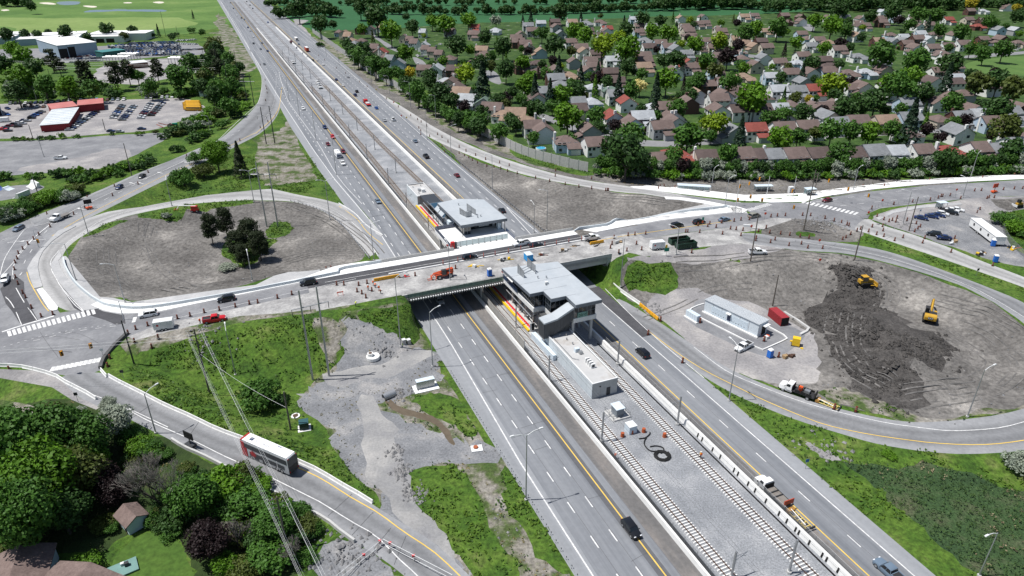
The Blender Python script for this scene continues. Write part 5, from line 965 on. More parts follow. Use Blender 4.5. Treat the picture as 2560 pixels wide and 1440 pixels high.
for i,(kind,col,px,py,lab) in enumerate((('sedan','navy',2302,548,'first navy car from the utility poles'),('sedan','navy',2328,544,'second navy car from the utility poles'),('sedan','navy',2345,541,'third navy car, next to the white one'),('hatch','white',2355,537,'white car between navy and black cars'),('pickup','black',2373,534,'black pickup among the white cars'),('sedan','white',2379,528,'white car right of the black pickup'),('sedan','white',2392,527,'outermost white car beside the weeds'))): veh(kind,col,px,py,-.55,lab+' in the gravel parking','cars parked in the gravel parking by the east ramp')
veh('suv','black',2334,589,2.75,'black suv parked alone near the ramp fence','cars parked in the gravel parking by the east ramp'); veh('sedan','navy',2359,597,2.9,'navy sedan parked next to the black suv by the ramp fence','cars parked in the gravel parking by the east ramp')
veh('pickup','slate',2222,1436,HU,'dark blue pickup at the bottom edge of the photo',None,hy)
# far lots: one mesh per car, too small to show parts
def minicar():
    if 'mini' not in proto:
        b_=MB(); hx,w=2.3,.9
        for x0,x1,z0,z1,zz in ((-2.3,2.3,.3,.85,0),): b_.side([(-2.3,.35),(-2.25,.88),(-1.75,.95),(1.0,.95),(2.15,.78),(2.3,.4)],-w,w)
        b_.side([(-1.8,.94),(-1.3,1.38),(.2,1.38),(1.0,.94)],-w*.86,w*.86,1); b_.side([(-1.35,1.37),(-1.2,1.46),(.1,1.46),(.25,1.37)],-w*.82,w*.82)
        for x in (-1.4,1.4): b_.box(x,0,0,.62,1.78,.6,2)
        proto['mini']=b_.mesh('parked_car',[Paint,Glass,Black])
    return proto['mini']
def mini(px,py,rz,col,label,group,world=None):
    p=at(px,py) if world is None else world; o=link('parked_car',minicar(),None,tuple(p),(0,0,rz)); o.material_slots[0].link='OBJECT'; o.material_slots[0].material=PC[col]; tag(o,label,'car',group); return o
rc=random.Random(5)
def pick(): return rc.choice('black navy slate white white silver grey grey darkred white navy brown blue'.split())
CN=dict(black='black',navy='navy',slate='blue grey',white='white',silver='silver',grey='dark grey',darkred='dark red',red='red',gold='olive',green='green',skyblue='bright blue',brown='brown',blue='blue')
def lane(x0,y0,x1,y1,n,rz,where,grp,cols=None,jit=.06):
    for i in range(n):
        t=i/max(1,n-1); c_=cols[i] if cols else pick(); mini(x0+(x1-x0)*t+rc.uniform(-.6,.6),y0+(y1-y0)*t+rc.uniform(-.4,.4),rz+rc.uniform(-jit,jit),c_,f'{CN[c_]} car {where}',grp)
g1='cars parked on the gravel car lot'
lane(27,260,90,259,6,-1.3,'in the back row at the left end of the gravel lot',g1,['grey','black','black','white','black','navy']); lane(103,258,174,253,6,-1.3,'in the back row behind the red barn',g1,['black','grey','silver','silver','brown','white'])
lane(203,252,310,250,9,-1.3,'in the back row right of the barn',g1,['white','grey','navy','skyblue','grey','brown','slate','silver','white']); lane(366,246,445,243,7,-1.3,'in the back row near the lot end lamp post',g1,['grey','white','black','white','silver','white','black'])
lane(63,266,110,269,4,-1.2,'in the short row in front of the back row',g1,['black','darkred','silver','brown']); lane(134,268,240,263,8,-1.2,'in the row just behind the long red barn',g1,['black','grey','silver','white','black','blue','white','navy'])
lane(175,326,240,282,12,.25,'in the row angled along the red barn wall',g1,['silver','navy','white','grey','navy','slate','black','white','grey','navy','navy','black'])
for k,(a,b,c_,d) in enumerate(((283,297,306,266),(306,301,335,267),(352,297,376,262),(378,290,406,259))): lane(a,b,c_,d,8,.15,f'in the {["first","second","third","fourth"][k]} column of car blocks beside the barn',g1)
lane(12,322,60,303,5,.3,'in the left cluster near the hedge',g1); lane(45,318,80,297,4,.3,'in the middle cluster near the white trailer',g1); lane(80,294,105,281,4,.2,'in the cluster in front of the barn end',g1); lane(8,325,20,329,2,.3,'in the front corner by the hedge',g1,['red','black']); lane(20,273,20,288,2,-.6,'beside the blue building edge',g1,['navy','blue'])
lane(278,330,300,331,2,.1,'at the front hedge of the gravel lot',g1,['navy','silver']); lane(355,324,356,324,1,.1,'near the tractor at the front hedge',g1,['navy']); lane(188,288,188,288,1,.2,'between the two red barns',g1,['white'])
g2='cars packed into the salvage yard'
for j,(y0,n,xa,xb) in enumerate(((106,16,330,432),(109.5,18,300,440),(113,20,272,443),(117,20,276,447),(121,20,284,448),(125,19,292,448),(129,18,304,452),(133,16,340,470),(137,14,345,480))): lane(xa,y0+3,xb,y0,n,rc.choice((.1,1.4,-1.2)),f'in the {["rearmost","second","third","fourth","fifth","sixth","seventh","second last","front"][j]} row of the packed salvage yard',g2,[rc.choice('navy navy blue black white slate grey silver'.split()) for _ in range(n)],.3)
lane(445,103,488,101,9,1.0,'in the white rank behind the salvage yard',g2,['white']*9); lane(450,110,490,112,8,1.,'in the second white rank at the far end of the yard',g2,['white']*8); lane(455,126,508,124,9,.3,'along the hedge end of the salvage yard',g2); lane(165,150,255,146,14,.2,'in front of the big blue grey warehouse',g2); lane(180,157,250,153,10,.2,'in the front line before the warehouse doors',g2); lane(200,143,250,139,7,.2,'close to the warehouse wall',g2)
g3='cars parked in the suburb'
for px,py,c_ in ((1043,140,'white'),(1048,142,'white'),(1055,143,'grey'),(1064,147,'black'),(1070,149,'navy'),(1090,117,'grey'),(1100,112,'white'),(1410,292,'darkred'),(1526,333,'silver'),(1668,297,'white'),(1540,100,'white'),(2400,322,'darkred'),(2455,328,'red'),(2336,136,'white'),(2540,126,'white'),(2548,123,'silver'),(2280,136,'black'),(1690,108,'grey'),(1855,80,'white')): mini(px,py,rc.uniform(0,3),c_,f'small {CN[c_]} car parked between the suburban houses',g3)
# ---- large vehicles
def finish(r,px,py,rz,f=None): p=(f or at)(px,py); r.location=tuple(p); r.rotation_euler=(0,0,rz); return r
# double decker bus
Busw=flat('bus white',G(.80,.80,.80),.35); Busg=flat('bus silver',G(.46,.48,.50),.35,.3); Busr=flat('bus red',G(.38,.015,.02),.35)
r=empty('double_decker_bus',label='white and red double decker bus driving up the ramp',cat='bus'); Lb,Wb=12.8,2.55
def bring(x,w,z0,z1,b=.12): return [(x,-w+b*.3,z0),(x,-w,z0+.3),(x,-w,z1-.35),(x,-w+b*1.6,z1-.05),(x,-w+b*4,z1),(x,w-b*4,z1),(x,w-b*1.6,z1-.05),(x,w,z1-.35),(x,w,z0+.3),(x,w-b*.3,z0)]
loft([bring(6.4,1.05,.5,3.9),bring(6.2,1.22,.35,4.12),bring(5.6,1.27,.3,4.2),bring(-6.0,1.27,.3,4.2),bring(-6.3,1.24,.35,4.1),bring(-6.4,1.15,.5,3.9)],Busg,'body',r)
box(r,'roof',-.1,0,4.2,11.9,2.3,.05,Busw)
for sy in (-1,1):
    box(r,'upper_window',-.1,sy*1.28,2.62,11.9,.05,1.12,Panelm); box(r,'lower_window',-.6,sy*1.28,1.1,9.4,.05,.95,Panelm); box(r,'window_pillar',-3.4,sy*1.31,.6,.12,.03,1.9,Busw)
    box(r,'front_wrap',5.5,sy*1.30,.45,1.5,.05,2.1,Busr); box(r,'front_wrap',5.75,sy*1.29,2.6,.95,.07,1.3,Busr)
    b_=MB(); n=11; P_=[]
    for i in range(22): a_=2*math.pi*i/22; rr_=(.95 if i%2==0 else .48)*(1.15 if i in (0,) else 1); P_.append((3.1+rr_*math.sin(a_),1.75+rr_*math.cos(a_)*.95))
    b_.side(P_,sy*1.325-.012,sy*1.325+.012); b_.build('maple_leaf_emblem',Busr,r); box(r,'dark_panel',2.3,sy*1.28,.5,1.3,.02,1.0,Panelm)
    box(r,'door',.1,sy*1.29,.4,1.2,.02,1.9,Glass)
box(r,'rear_window',-6.38,0,2.1,.14,2.46,1.95,Panelm); box(r,'rear_engine_panel',-6.38,0,.45,.16,2.4,1.6,Trim); box(r,'windshield',6.38,0,.9,.08,2.1,2.9,Glass); box(r,'roof_rim',6.1,0,3.95,.5,2.3,.27,Busr)
for sy in (-1,1): b_=MB(); b_.box(-6.42,sy*1.05,3.8,.1,.2,.3); b_.build('tail_light',Tail,r); b_=MB(); b_.box(-6.42,sy*1.05,.7,.1,.2,.4); b_.build('tail_light',Tail,r)
box(r,'roof_hatch',4.1,.1,4.25,.75,.75,.1,Navy); box(r,'roof_hatch',4.1,.1,4.35,.3,.3,.02,Steel)
text('OC Transpo',.85,(1.3,.1,4.262),(0,0,math.pi),flat('grey print',G(.45,.46,.47),.6),r,'roof_lettering',.004); text('8040',.5,(-2.6,-.75,4.262),(0,0,math.pi),flat('blue print',G(.05,.07,.2),.6),r,'roof_number',.004)
wheelset(r,(3.85,-3.1,-4.4),1.12,.5,.3); a=at(612,1132); b=at(722,1186); n_=np.array([b[1]-a[1],a[0]-b[0]]); n_/=np.hypot(*n_)
finish(r,677,1155,ahead((722,1187),(612,1133)))
def cab(r,x0,w,m,z0=.75,hood=True):
    """conventional truck cab, nose at x0"""
    if hood: loft([[(x0,-w*.42,z0),(x0,w*.42,z0),(x0-.1,w*.38,z0+.75),(x0-.1,-w*.38,z0+.75)],[(x0-.5,-w*.5,z0-.1),(x0-.5,w*.5,z0-.1),(x0-.5,w*.44,z0+.92),(x0-.5,-w*.44,z0+.92)],[(x0-1.4,-w*.5,z0),(x0-1.4,w*.5,z0),(x0-1.4,w*.46,z0+1.0),(x0-1.4,-w*.46,z0+1.0)]],m,'hood',r)
    x=x0-(1.4 if hood else .1); loft([[(x+.02,-w*.47,z0-.2),(x+.02,w*.47,z0-.2),(x,w*.47,z0+1.0),(x-.45,w*.42,z0+1.75),(x-.45,-w*.42,z0+1.75),(x,-w*.47,z0+1.0)],[(x-1.7,-w*.47,z0-.2),(x-1.7,w*.47,z0-.2),(x-1.7,w*.47,z0+1.0),(x-1.7,w*.42,z0+1.8),(x-1.7,-w*.42,z0+1.8),(x-1.7,-w*.47,z0+1.0)]],m,'cab',r)
    MB().add([(x+.02,-w*.43,z0+1.03),(x+.02,w*.43,z0+1.03),(x-.42,w*.39,z0+1.7),(x-.42,-w*.39,z0+1.7)],[(0,1,2,3)]).build('windshield',Glass,r)
    for sy in (-1,1):
        MB().add([(x-.25,sy*w*.472,z0+1.0),(x-1.25,sy*w*.472,z0+1.0),(x-1.25,sy*w*.43,z0+1.65),(x-.55,sy*w*.43,z0+1.65)],[(0,1,2,3)]).build('side_window',Glass,r); box(r,'mirror',x-.1,sy*w*.60,z0+1.0,.12,.2,.35,Trim); box(r,'headlight',x0-.08,sy*w*.34,z0+.15,.12,.3,.22,Lamp); box(r,'fuel_tank',x-1.1,sy*w*.40,.45,.9,.4,.5,Steel)
    box(r,'bumper',x0-.05,0,.4,.2,w*.95,.35,Trim)
def truck(name,px,py,rz,label,L_=8.,m=White,f=None,w=2.4):
    r=empty(name,label=label,cat='truck'); cab(r,L_/2,w,m); box(r,'chassis',-.3,0,.55,L_-1,.9,.25,Dsteel); wheelset(r,(L_/2-1.1,-L_/2+1.6),w/2-.2,.5,.28); return finish(r,px,py,rz,f)
def attenuator(r,x,z=.55):
    b_=MB(); [b_.box(x-1.8-i*.9,0,z,.18,1.6,.2) for i in range(4)]
    for sy in (-.7,.7): b_.bar((x,sy,z+.1),(x-5,sy,z+.1),.1)
    b_.bar((x,-.7,z+.1),(x-5,.7,z+.1),.06); b_.build('crash_cushion_frame',flat('pale yellow steel',G(.55,.42,.12),.5),r)
    box(r,'rear_bumper',x-5.1,0,z-.1,.2,2.4,.45,Dsteel); b_=MB(); b_.bar((x-.3,0,z+.5),(x-4.2,.2,z+.25),.09); b_.build('strut',White,r); box(r,'hinge_unit',x-.3,0,z-.1,.8,1.6,.6,flat('rusty yellow steel',G(.32,.17,.04),.6))
r=truck('attenuator_truck',1930,1240,HU,'white flatbed truck with orange board and yellow crash cushion behind',8.6,f=hy)
box(r,'flatbed',-1.5,0,1.0,5.4,2.3,.16,mat('worn grey deck wood',[(.3,G(.15,.135,.12)),(.7,G(.24,.22,.20))],1,.9,coord='obj')); box(r,'headboard',1.15,0,1.16,.15,2.3,1.0,Black)
for x in (-.2,-1.4): box(r,'cross_beam',x,0,1.16,.18,2.3,.22,Dsteel)
for sy in (-1,1): box(r,'side_rail',-1.5,sy*1.17,.95,5.4,.1,.3,Dsteel)
box(r,'arrow_board',-4.0,0,1.5,.15,2.3,1.1,flat('dull orange board',G(.42,.06,.03),.5)); box(r,'board_post',-4.0,0,1.0,.25,.9,.6,Dsteel); attenuator(r,-4.5)
r=truck('attenuator_truck',1993,985,ahead((2045,1005),(1955,972)),'white construction truck with black stake bed parked on the loop edge',8.4)
box(r,'flatbed',-1.4,0,1.0,5.2,2.3,.16,Trim); box(r,'headboard',1.1,0,1.16,.15,2.3,1.1,Black)
for sy in (-1,1):
    for i in range(3): box(r,'stake_panel',-.2-i*1.3,sy*1.15,1.2,1.2,.06,.6,Black)
box(r,'drum',-.6,.5,1.16,.5,.5,1.,Drum); box(r,'cargo_box',-2,-.3,1.16,1.2,1.,.7,Steel); box(r,'cargo_box',-.4,-.5,1.16,.8,.7,.9,Orange); box(r,'folded_board',-4,0,1.2,.2,2.,1.2,Trim); attenuator(r,-4.4,.4)
r=truck('flatbed_truck',153,548,ahead((178,535),(125,556)),'white flatbed truck on the exit road next to the loop ramp',7.6); box(r,'flatbed',-1.2,0,1.0,5.0,2.3,.2,mat('grey wood deck',[(.3,G(.14,.13,.125)),(.7,G(.22,.21,.20))],1,.9,coord='obj')); box(r,'headboard',1.3,0,1.2,.12,2.2,.9,Dsteel)
r=truck('flatbed_truck',914,258,HU,'grey truck hauling a red load and low trailer on the right carriageway',7.,PC['grey'],hy); box(r,'red_load',-.8,0,1.,3.,2.2,1.6,Red); box(r,'trailer_deck',-7.,0,.9,7.5,2.5,.3,Red); box(r,'trailer_load',-6.4,0,1.2,4.5,2.0,.5,Conc); wheelset(r,(-8.6,-9.6),1.1,.45)
r=truck('container_truck',766,127,HU,'truck with a tall orange box body on the right carriageway',9.,flat('truck orange',G(.55,.08,.03),.4),hy); box(r,'box_body',-4.,0,1.,11.,2.5,2.9,flat('box orange',G(.50,.07,.025),.5)); box(r,'box_roof',-4.,0,3.9,11.,2.4,.08,Offw); wheelset(r,(-7.5,-8.6),1.1,.5)
r=empty('coach_bus',label='white coach with dark rear ahead of the orange truck',cat='bus'); loft([bring(5.5,1.15,.5,2.9),bring(5.2,1.25,.4,3.1),bring(-5.2,1.25,.4,3.1),bring(-5.5,1.2,.5,2.9)],Busw,'body',r); box(r,'rear_window',-5.5,0,1.2,.08,2.2,1.6,Glass)
for sy in (-1,1): box(r,'side_window',0,sy*1.26,1.6,9.5,.03,.9,Glass)
wheelset(r,(3.6,-3.4),1.1,.5); finish(r,741,101,HU,hy)
r=truck('dump_truck',728,108,HU,'dark red dump truck beside the white coach',7.,PC['darkred'],hy); box(r,'dump_body',-1.3,0,1.,4.6,2.4,1.3,PC['darkred'])
r=empty('camper_trailer',label='white camper trailer towed by the white pickup',cat='camper'); loft([bring(3.4,1.1,.6,2.6),bring(3.,1.22,.5,2.95),bring(-3.,1.22,.5,2.95),bring(-3.3,1.15,.6,2.7)],Busw,'body',r); box(r,'side_window',.8,1.24,1.5,1.6,.04,.6,Glass); box(r,'side_window',.8,-1.24,1.5,1.6,.04,.6,Glass); box(r,'roof_unit',-.3,0,2.95,1.,.8,.3,Offw); box(r,'blue_stripe',3.42,0,.9,.04,1.8,.9,Navy); wheelset(r,(-.4,.5),1.1,.36); finish(r,845,392,HD,hy)
# hi-rail works vehicles on the tracks
for px,py,lab in ((800,221,'white rail works truck on the left track'),(795,211,'white crane truck behind the rail works truck'),(734,159,'white works truck on the tracks farther up')):
    r=truck('rail_truck',px,py,HD,lab,6.5,f=hy); box(r,'service_body',-1.3,0,.9,3.8,2.2,1.2,Offw); b_=MB(); b_.bar((-2,.4,2),(.5,.3,3.2),.12); b_.build('crane_arm',Dsteel,r)
# school buses
for i in range(5):
    r,first=copy_of('school_bus',lambda:(lambda r:(loft([bring(3.9,1.12,.6,2.7),bring(3.6,1.2,.5,2.95),bring(-5.2,1.2,.5,2.95),bring(-5.4,1.1,.6,2.8)],SB:=flat('school bus yellow',G(.62,.33,.02),.4),'body',r),box(r,'hood',4.7,0,.7,1.6,1.9,1.1,SB),[box(r,'side_window',-.7,sy*1.21,1.7,8.5,.03,.7,Glass) for sy in (-1,1)],[box(r,'black_stripe',-.7,sy*1.215,1.2,9,.02,.12,Black) for sy in (-1,1)],wheelset(r,(4.2,-3.2),1.05,.45),r)[-1])(empty('school_bus')))
    p=at(483+i*-.8,277-i*3.6); r.location=tuple(p); r.rotation_euler=(0,0,3.1); tag(r,'yellow school bus in the row at the '+['front','second place','middle','fourth place','back'][i]+' of the bus rank','school bus','school buses parked side by side on the gravel lot')
# telehandler on the bridge
Tel=flat('telehandler orange',G(.58,.09,.03),.45)
r=empty('telehandler',label='orange telehandler with its boom lowered on the bridge deck',cat='telehandler'); box(r,'chassis',0,0,.7,5.2,1.4,.6,Tel); box(r,'engine_cover',-.6,-.75,.9,2.6,.8,.9,Trim); wheelset(r,(1.7,-1.7),1.0,.65,.45)
box(r,'cab',.2,.65,1.2,1.3,.9,1.4,Glass); box(r,'cab_roof',.2,.65,2.6,1.4,1.,.1,Trim); b_=MB(); b_.bar((-2.7,-.1,2.5),(3.2,-.1,1.7),.28); b_.bar((3.,-.1,1.75),(3.9,-.1,.9),.2); b_.build('boom',Tel,r); box(r,'boom_mount',-2.4,0,1.2,.8,1.1,1.3,Tel)
b_=MB(); [b_.box(4.4,sy,.15,1.3,.14,.08) for sy in (-.5,.4)]; b_.box(3.8,-.05,.15,.15,1.3,1.0); b_.build('fork',Tel,r)
for sy in (-.9,.9): b_=MB(); b_.bar((2.5,sy,1.0),(3.,sy*1.2,.1),.12); b_.build('outrigger',Tel,r)
finish(r,1110,693,HW_+.05,on)
# boom lift
r=empty('boom_lift',label='red boom lift with folded arm at the edge of the left infield',cat='boom lift'); box(r,'chassis',0,0,.5,2.6,1.9,.5,Red); box(r,'turret',0,0,1.,2.2,1.7,1.3,flat('lift red',G(.42,.04,.02),.5)); wheelset(r,(-.9,.9),.95,.45,.35)
b_=MB(); b_.bar((.6,0,2.3),(-5.4,0,2.7),.18); b_.bar((-5.4,0,2.7),(-6.4,0,1.1),.15); b_.build('boom',Offw,r); b_=MB(); b_.box(-6.6,0,.3,1.2,1.6,.08)
for x in (-7.2,-6.): 
    for y in (-.8,.8): b_.bar((x,y,.3),(x,y,1.4),.04)
b_.tube([(-7.2,-.8,1.4),(-6.,-.8,1.4),(-6.,.8,1.4),(-7.2,.8,1.4),(-7.2,-.8,1.4)],.04); b_.build('basket',Orange,r); finish(r,488,529,.15)
# excavator and bulldozer
Cat=mat('machine yellow',[(.3,G(.42,.24,.03)),(.7,G(.58,.34,.04))],.8,.5,coord='obj')
def tracks(r,L_,gauge,w,hh):
    for sy in (-1,1):
        P_=[]; 
        for i in range(9): a_=math.pi/2+math.pi*i/8; P_.append((-L_/2+hh/2+hh/2*math.cos(a_),hh/2+hh/2*math.sin(a_)))
        for i in range(9): a_=-math.pi/2+math.pi*i/8; P_.append((L_/2-hh/2+hh/2*math.cos(a_),hh/2+hh/2*math.sin(a_)))
        b_=MB(); b_.side(P_,sy*gauge/2-w/2,sy*gauge/2+w/2); b_.build('track',Black,r)
r=empty('excavator',label='yellow tracked excavator seen from behind in the right infield',cat='excavator'); tracks(r,4.6,2.6,.65,1.0); box(r,'undercarriage',0,0,.4,2.6,2.,.6,Trim); b_=MB(); b_.cyl(0,0,.9,1.15,.8,0,16); b_.build('turntable',Trim,r)
b_=MB(); b_.side([(-3.1,1.3),(-3.2,2.2),(-2.9,2.75),(-1.6,2.8),(-1.5,1.2),(-2.6,1.15)],-1.5,1.5); soften(b_.build('counterweight',Cat,r),.15); box(r,'deck',.2,0,1.15,3.4,2.9,.5,Trim); box(r,'engine_cover',-.5,-.5,1.65,2.,1.8,.9,Trim); box(r,'cab',1.2,.95,1.6,1.7,1.0,1.6,Glass); box(r,'cab_roof',1.2,.95,3.2,1.75,1.05,.12,Trim); box(r,'side_box',.6,-1.1,1.65,2.,.7,.8,Cat)
b_=MB(); b_.bar((1.2,-.1,1.9),(4.1,-.1,4.6),.32,n=4,r2=.26); b_.bar((4.1,-.1,4.6),(6.2,-.1,3.3),.26,n=4,r2=.2); b_.build('boom',Cat,r); b_=MB(); b_.bar((6.3,-.1,3.6),(7.2,-.1,.9),.22,n=4,r2=.14); b_.build('stick',Cat,r); b_=MB(); b_.bar((1.6,-.1,1.6),(3.2,-.1,3.2),.1,n=8); b_.bar((4.2,-.1,5.1),(6.2,-.1,3.9),.09,n=8); b_.build('hydraulic_cylinder',Steel,r)
b_=MB(); b_.side([(7.,.9),(7.7,.5),(7.4,-.1),(6.6,.1),(6.9,.5)],-.7,.5); b_.build('bucket',Trim,r); b_=MB(); b_.box(-3.22,0,1.65,.06,1.2,.75); b_.build('nameplate',Black,r); text('CAT',.62,(-3.26,0,2.02),(math.pi/2,0,-math.pi/2),White,r,'lettering',.01)
finish(r,2322,800,ahead((2322,805),(2327,760)))
r=empty('bulldozer',label='yellow tracked bulldozer on the dark turned soil',cat='bulldozer'); tracks(r,3.8,2.0,.6,1.1); box(r,'body',-.2,0,.6,3.4,1.4,1.0,Cat); b_=MB(); b_.side([(.2,1.5),(.2,2.1),(1.9,1.95),(2.1,.8),(.3,.8)],-.7,.7); b_.build('hood',Cat,r); box(r,'cab',-.7,0,1.6,1.5,1.5,1.4,Glass); box(r,'cab_roof',-.7,0,3.,1.8,1.8,.12,Cat); box(r,'rear_box',-1.9,0,1.0,.7,1.6,1.,Cat)
b_=MB(); b_.side([(2.7,.1),(2.95,.5),(2.8,1.3),(2.65,1.3),(2.72,.5),(2.5,.15)],-1.8,1.8); b_.build('blade',Cat,r); b_=MB(); [b_.bar((.8,sy,.6),(2.7,sy,.5),.12) for sy in (-1.45,1.45)]; b_.build('push_arm',Cat,r); b_=MB(); b_.cyl(.9,.3,2.,2.7,.07,0,6); b_.build('exhaust',Trim,r); b_=MB(); b_.bar((-2.2,0,.9),(-3.,0,.9),.15); b_.box(-3.1,0,.2,.3,1.6,.9); b_.build('ripper',Trim,r); finish(r,2163,713,.12)
r,_f=copy_of('dozer2',lambda:(lambda r:(tracks(r,2.6,1.5,.45,.8),box(r,'body',0,0,.5,2.4,1.2,1.,Cat),box(r,'cab',-.3,0,1.5,1.,1.1,1.2,Glass),box(r,'cab_roof',-.3,0,2.7,1.2,1.3,.1,Trim),box(r,'blade',-2.,0,.1,.2,2.6,.9,Offw),r)[-1])(empty('bulldozer'))); tag(r,'small yellow dozer with pale blade at the right edge of the photo','bulldozer'); finish(r,2546,516,.2)
r=empty('tractor',label='old green and rust farm machinery parked by the lot hedge',cat='tractor'); box(r,'hood',1.2,0,1.,2.2,1.,.9,Green); box(r,'frame',-.5,0,.8,3.,1.2,.7,Rust); wheelset(r,(-1.1,),1.,.85,.5); wheelset(r,(1.8,),.8,.5,.3); b_=MB(); b_.bar((-2,0,1),(-6,.5,2.2),.2); b_.bar((-4,-1,.4),(-7,1,1.4),.25); b_.build('loader_arm',flat('red brown steel',G(.22,.05,.03),.6),r); finish(r,432,318,.2); r.scale=(1.2,1.2,1.2)
# message boards
def vms(px,py,rz,label,face,base_,f=at,up=2.2):
    r=empty('message_board',tuple(f(px,py)),rz,label,'message board'); box(r,'trailer',0,0,.4,2.2,1.3,.5,base_); box(r,'mast',0,0,.9,.15,.15,up-.9,Dsteel); box(r,'board',0,0,up,2.6,.2,1.6,face); wheelset(r,(0,),.75,.3,.2); b_=MB(); b_.bar((1.1,0,.5),(2.4,0,.45),.06); b_.build('drawbar',Dsteel,r); return r
vms(224,523,.6,'black message board on an orange trailer in the closed lane of the exit road',Black,Orange); vms(2484,482,.35,'orange arrow board on its orange trailer on the boulevard',flat('board orange',G(.62,.06,.02),.5),Orange); vms(478,1118,-.5,'small dark sign trailer on the bus ramp shoulder',Black,Dsteel)
bpy.context.view_layer.update()
for r_,m_ in RPQ: repaint(r_,m_)
# ================================================================ poles, lamps, wires
def zt(p,ty):
    """height of the point above p that the photograph shows at row ty"""
    b=-(ty-720)/F; k=(b*cth-sth)/(cth+b*sth); return CH+k*p[1]
def lamp(bx,by,ty,arms,label,f=None,r_=.11,group='street lights round the interchange',al=2.6):
    p=(f or on)(bx,by); hgt=max(5.,min(20,zt(p,ty)-p[2])); r=empty('street_light',tuple(p),0,label,'street light',group)
    b_=MB(); b_.cyl(0,0,0,hgt,r_*1.4,0,8,r_*.75); b_.build('pole',Steel,r); b_=MB(); b_.cyl(0,0,0,.35,.32,0,8); b_.build('footing',Conc,r)
    for a in arms:
        a=ANG+a; dx,dy=math.cos(a),math.sin(a); b_=MB(); b_.tube([(0,0,hgt-.2),(dx*al*.5,dy*al*.5,hgt+.45),(dx*al,dy*al,hgt+.65)],.07); b_.build('arm',Offw,r); b_=MB(); b_.box(dx*(al+.3),dy*(al+.3),hgt+.58,.85,.34,.16,0,a,.8,.8); b_.build('lamp_head',Offw,r)
pi=math.pi
for a in ((1315,1250,1087,(0,pi),'double armed light pole in front of the guardrail at the bottom'),(1082,917,780,(.3,),'single armed light pole where the guardrail begins'),(1002,867,694,(.2,),'tall light pole by the twin electrical boxes'),(935,651,560,(0,pi),'double armed light pole between loop ramp and bridge'),(825,549,452,(0,pi),'double armed light pole at the loop guardrail start'),(841,437,345,(.2,),'light pole beside the camper on the highway verge'),(790,352,276,(.2,),'light pole on the highway verge before the red suvs'),(749,290,222,(.2,),'light pole by the gore of the exit road'),(723,252,191,(.2,),'light pole at the tip of the gore'),
 (1128,395,316,(.1,),'light pole between far carriageway and north ramp'),(1231,475,388,(pi,),'light pole at the guardrail on the dirt triangle'),(1367,576,477,(pi-.2,),'light pole in the dirt triangle next to the bridge'),(1335,582,512,(pi/2,),'shorter light pole left of its neighbour by the bridge parapet'),(222,587,515,(pi,),'light pole between exit road and loop ramp'),(190,700,610,(pi,),'light pole inside the bend of the loop ramp'),(430,515,450,(pi/2,),'light pole on the grass strip above the loop ramp'),(635,505,427,(0,pi),'double light pole at the top of the loop ramp'),(632,705,639,(pi/2,),'light pole at the sidewalk below the pine clump'),(313,757,661,(pi,),'light pole behind the parapet at the west intersection'),(390,1083,984,(.6,),'light pole at the lower edge of the bus ramp'),(589,938,827,(pi/2,),'light pole in the green field above the bus ramp'),(1125,700,612,(pi/2,),'light pole at the near edge of the bridge'),(1552,710,597,(pi-.3,),'light pole on the grass slope beside the bridge'),(1812,516,445,(0,),'light pole at the end of the bluish parapet'),(1690,636,570,(pi*.75,),'light pole behind the green dumpsters'),(1822,1002,866,(pi/2,),'tall light pole between highway and loop exit'),(2418,1042,925,(0,),'light pole at the lower edge of the right infield'),(2447,1440,1332,(pi,),'light pole in the reeds at the bottom right'),(2257,560,480,(pi*.8,),'leaning armed light pole by the gravel parking'),(2406,494,448,(pi/2,),'light pole on the boulevard by the work fence'),(2133,475,420,(.2,),'light pole on the north sidewalk by the crosswalk'),(2425,447,384,(.3,),'light pole against the silver bushes'),(1778,474,420,(.3,),'light pole beside the long bus shelter'),(110,392,335,(.2,),'light pole on the asphalt lot beside the pickup'),(93,254,225,(.3,),'light pole at the back of the gravel lot left'),(356,245,215,(.3,),'light pole at the back of the gravel lot right'),(526,325,290,(pi,),'light pole in the bushes beside the exit road'),(1090,307,239,(pi,),'light pole on the gravel verge near the noise wall'),(1068,350,274,(pi,),'light pole by the kerb of the north ramp'),(1027,271,205,(pi,),'second light pole up the gravel verge'),(974,236,190,(pi,),'third light pole up the gravel verge'),(929,206,168,(pi,),'fourth light pole up the gravel verge'),(887,182,140,(pi,),'fifth light pole up the gravel verge'),(848,162,125,(pi,),'sixth light pole up the gravel verge'),(816,141,100,(pi,),'last light pole up the gravel verge')): lamp(*a)
Wpole=flat('pale signal pole',G(.60,.61,.61),.5)
def pole(bx,by,ty,label,m=Wood,r_=.17,arms=(),f=None,nm='utility_pole',cat='utility pole',group='utility poles'):
    p=(f or on)(bx,by); hgt=max(4,min(26,zt(p,ty)-p[2])); r=empty(nm,tuple(p),0,label,cat,group); b_=MB(); b_.cyl(0,0,-.3,hgt,r_*1.25,0,8,r_*.8); b_.build('pole',m,r)
    for dz,w,az in arms:
        b_=MB(); dx,dy=math.cos(az)*w/2,math.sin(az)*w/2; b_.bar((-dx,-dy,hgt-dz),(dx,dy,hgt-dz),.08); b_.build('crossarm',m,r)
        for t in (-1,-.5,.5,1): b_=MB(); b_.cyl(dx*t,dy*t,hgt-dz+.05,hgt-dz+.35,.06,0,6); b_.build('insulator',Offw,r)
    return (p[0],p[1],p[2]+hgt)
PA=pole(524,984,822,'tall wooden pole with three crossarms in the green field',arms=((.4,3.2,.35),(1.6,3.4,.35),(2.9,3.2,.35))); PB=pole(720,1380,1242,'wooden pole with three crossarms below the bus ramp',arms=((.4,3.,.35),(1.4,3.2,.35),(2.4,3.,.35)))
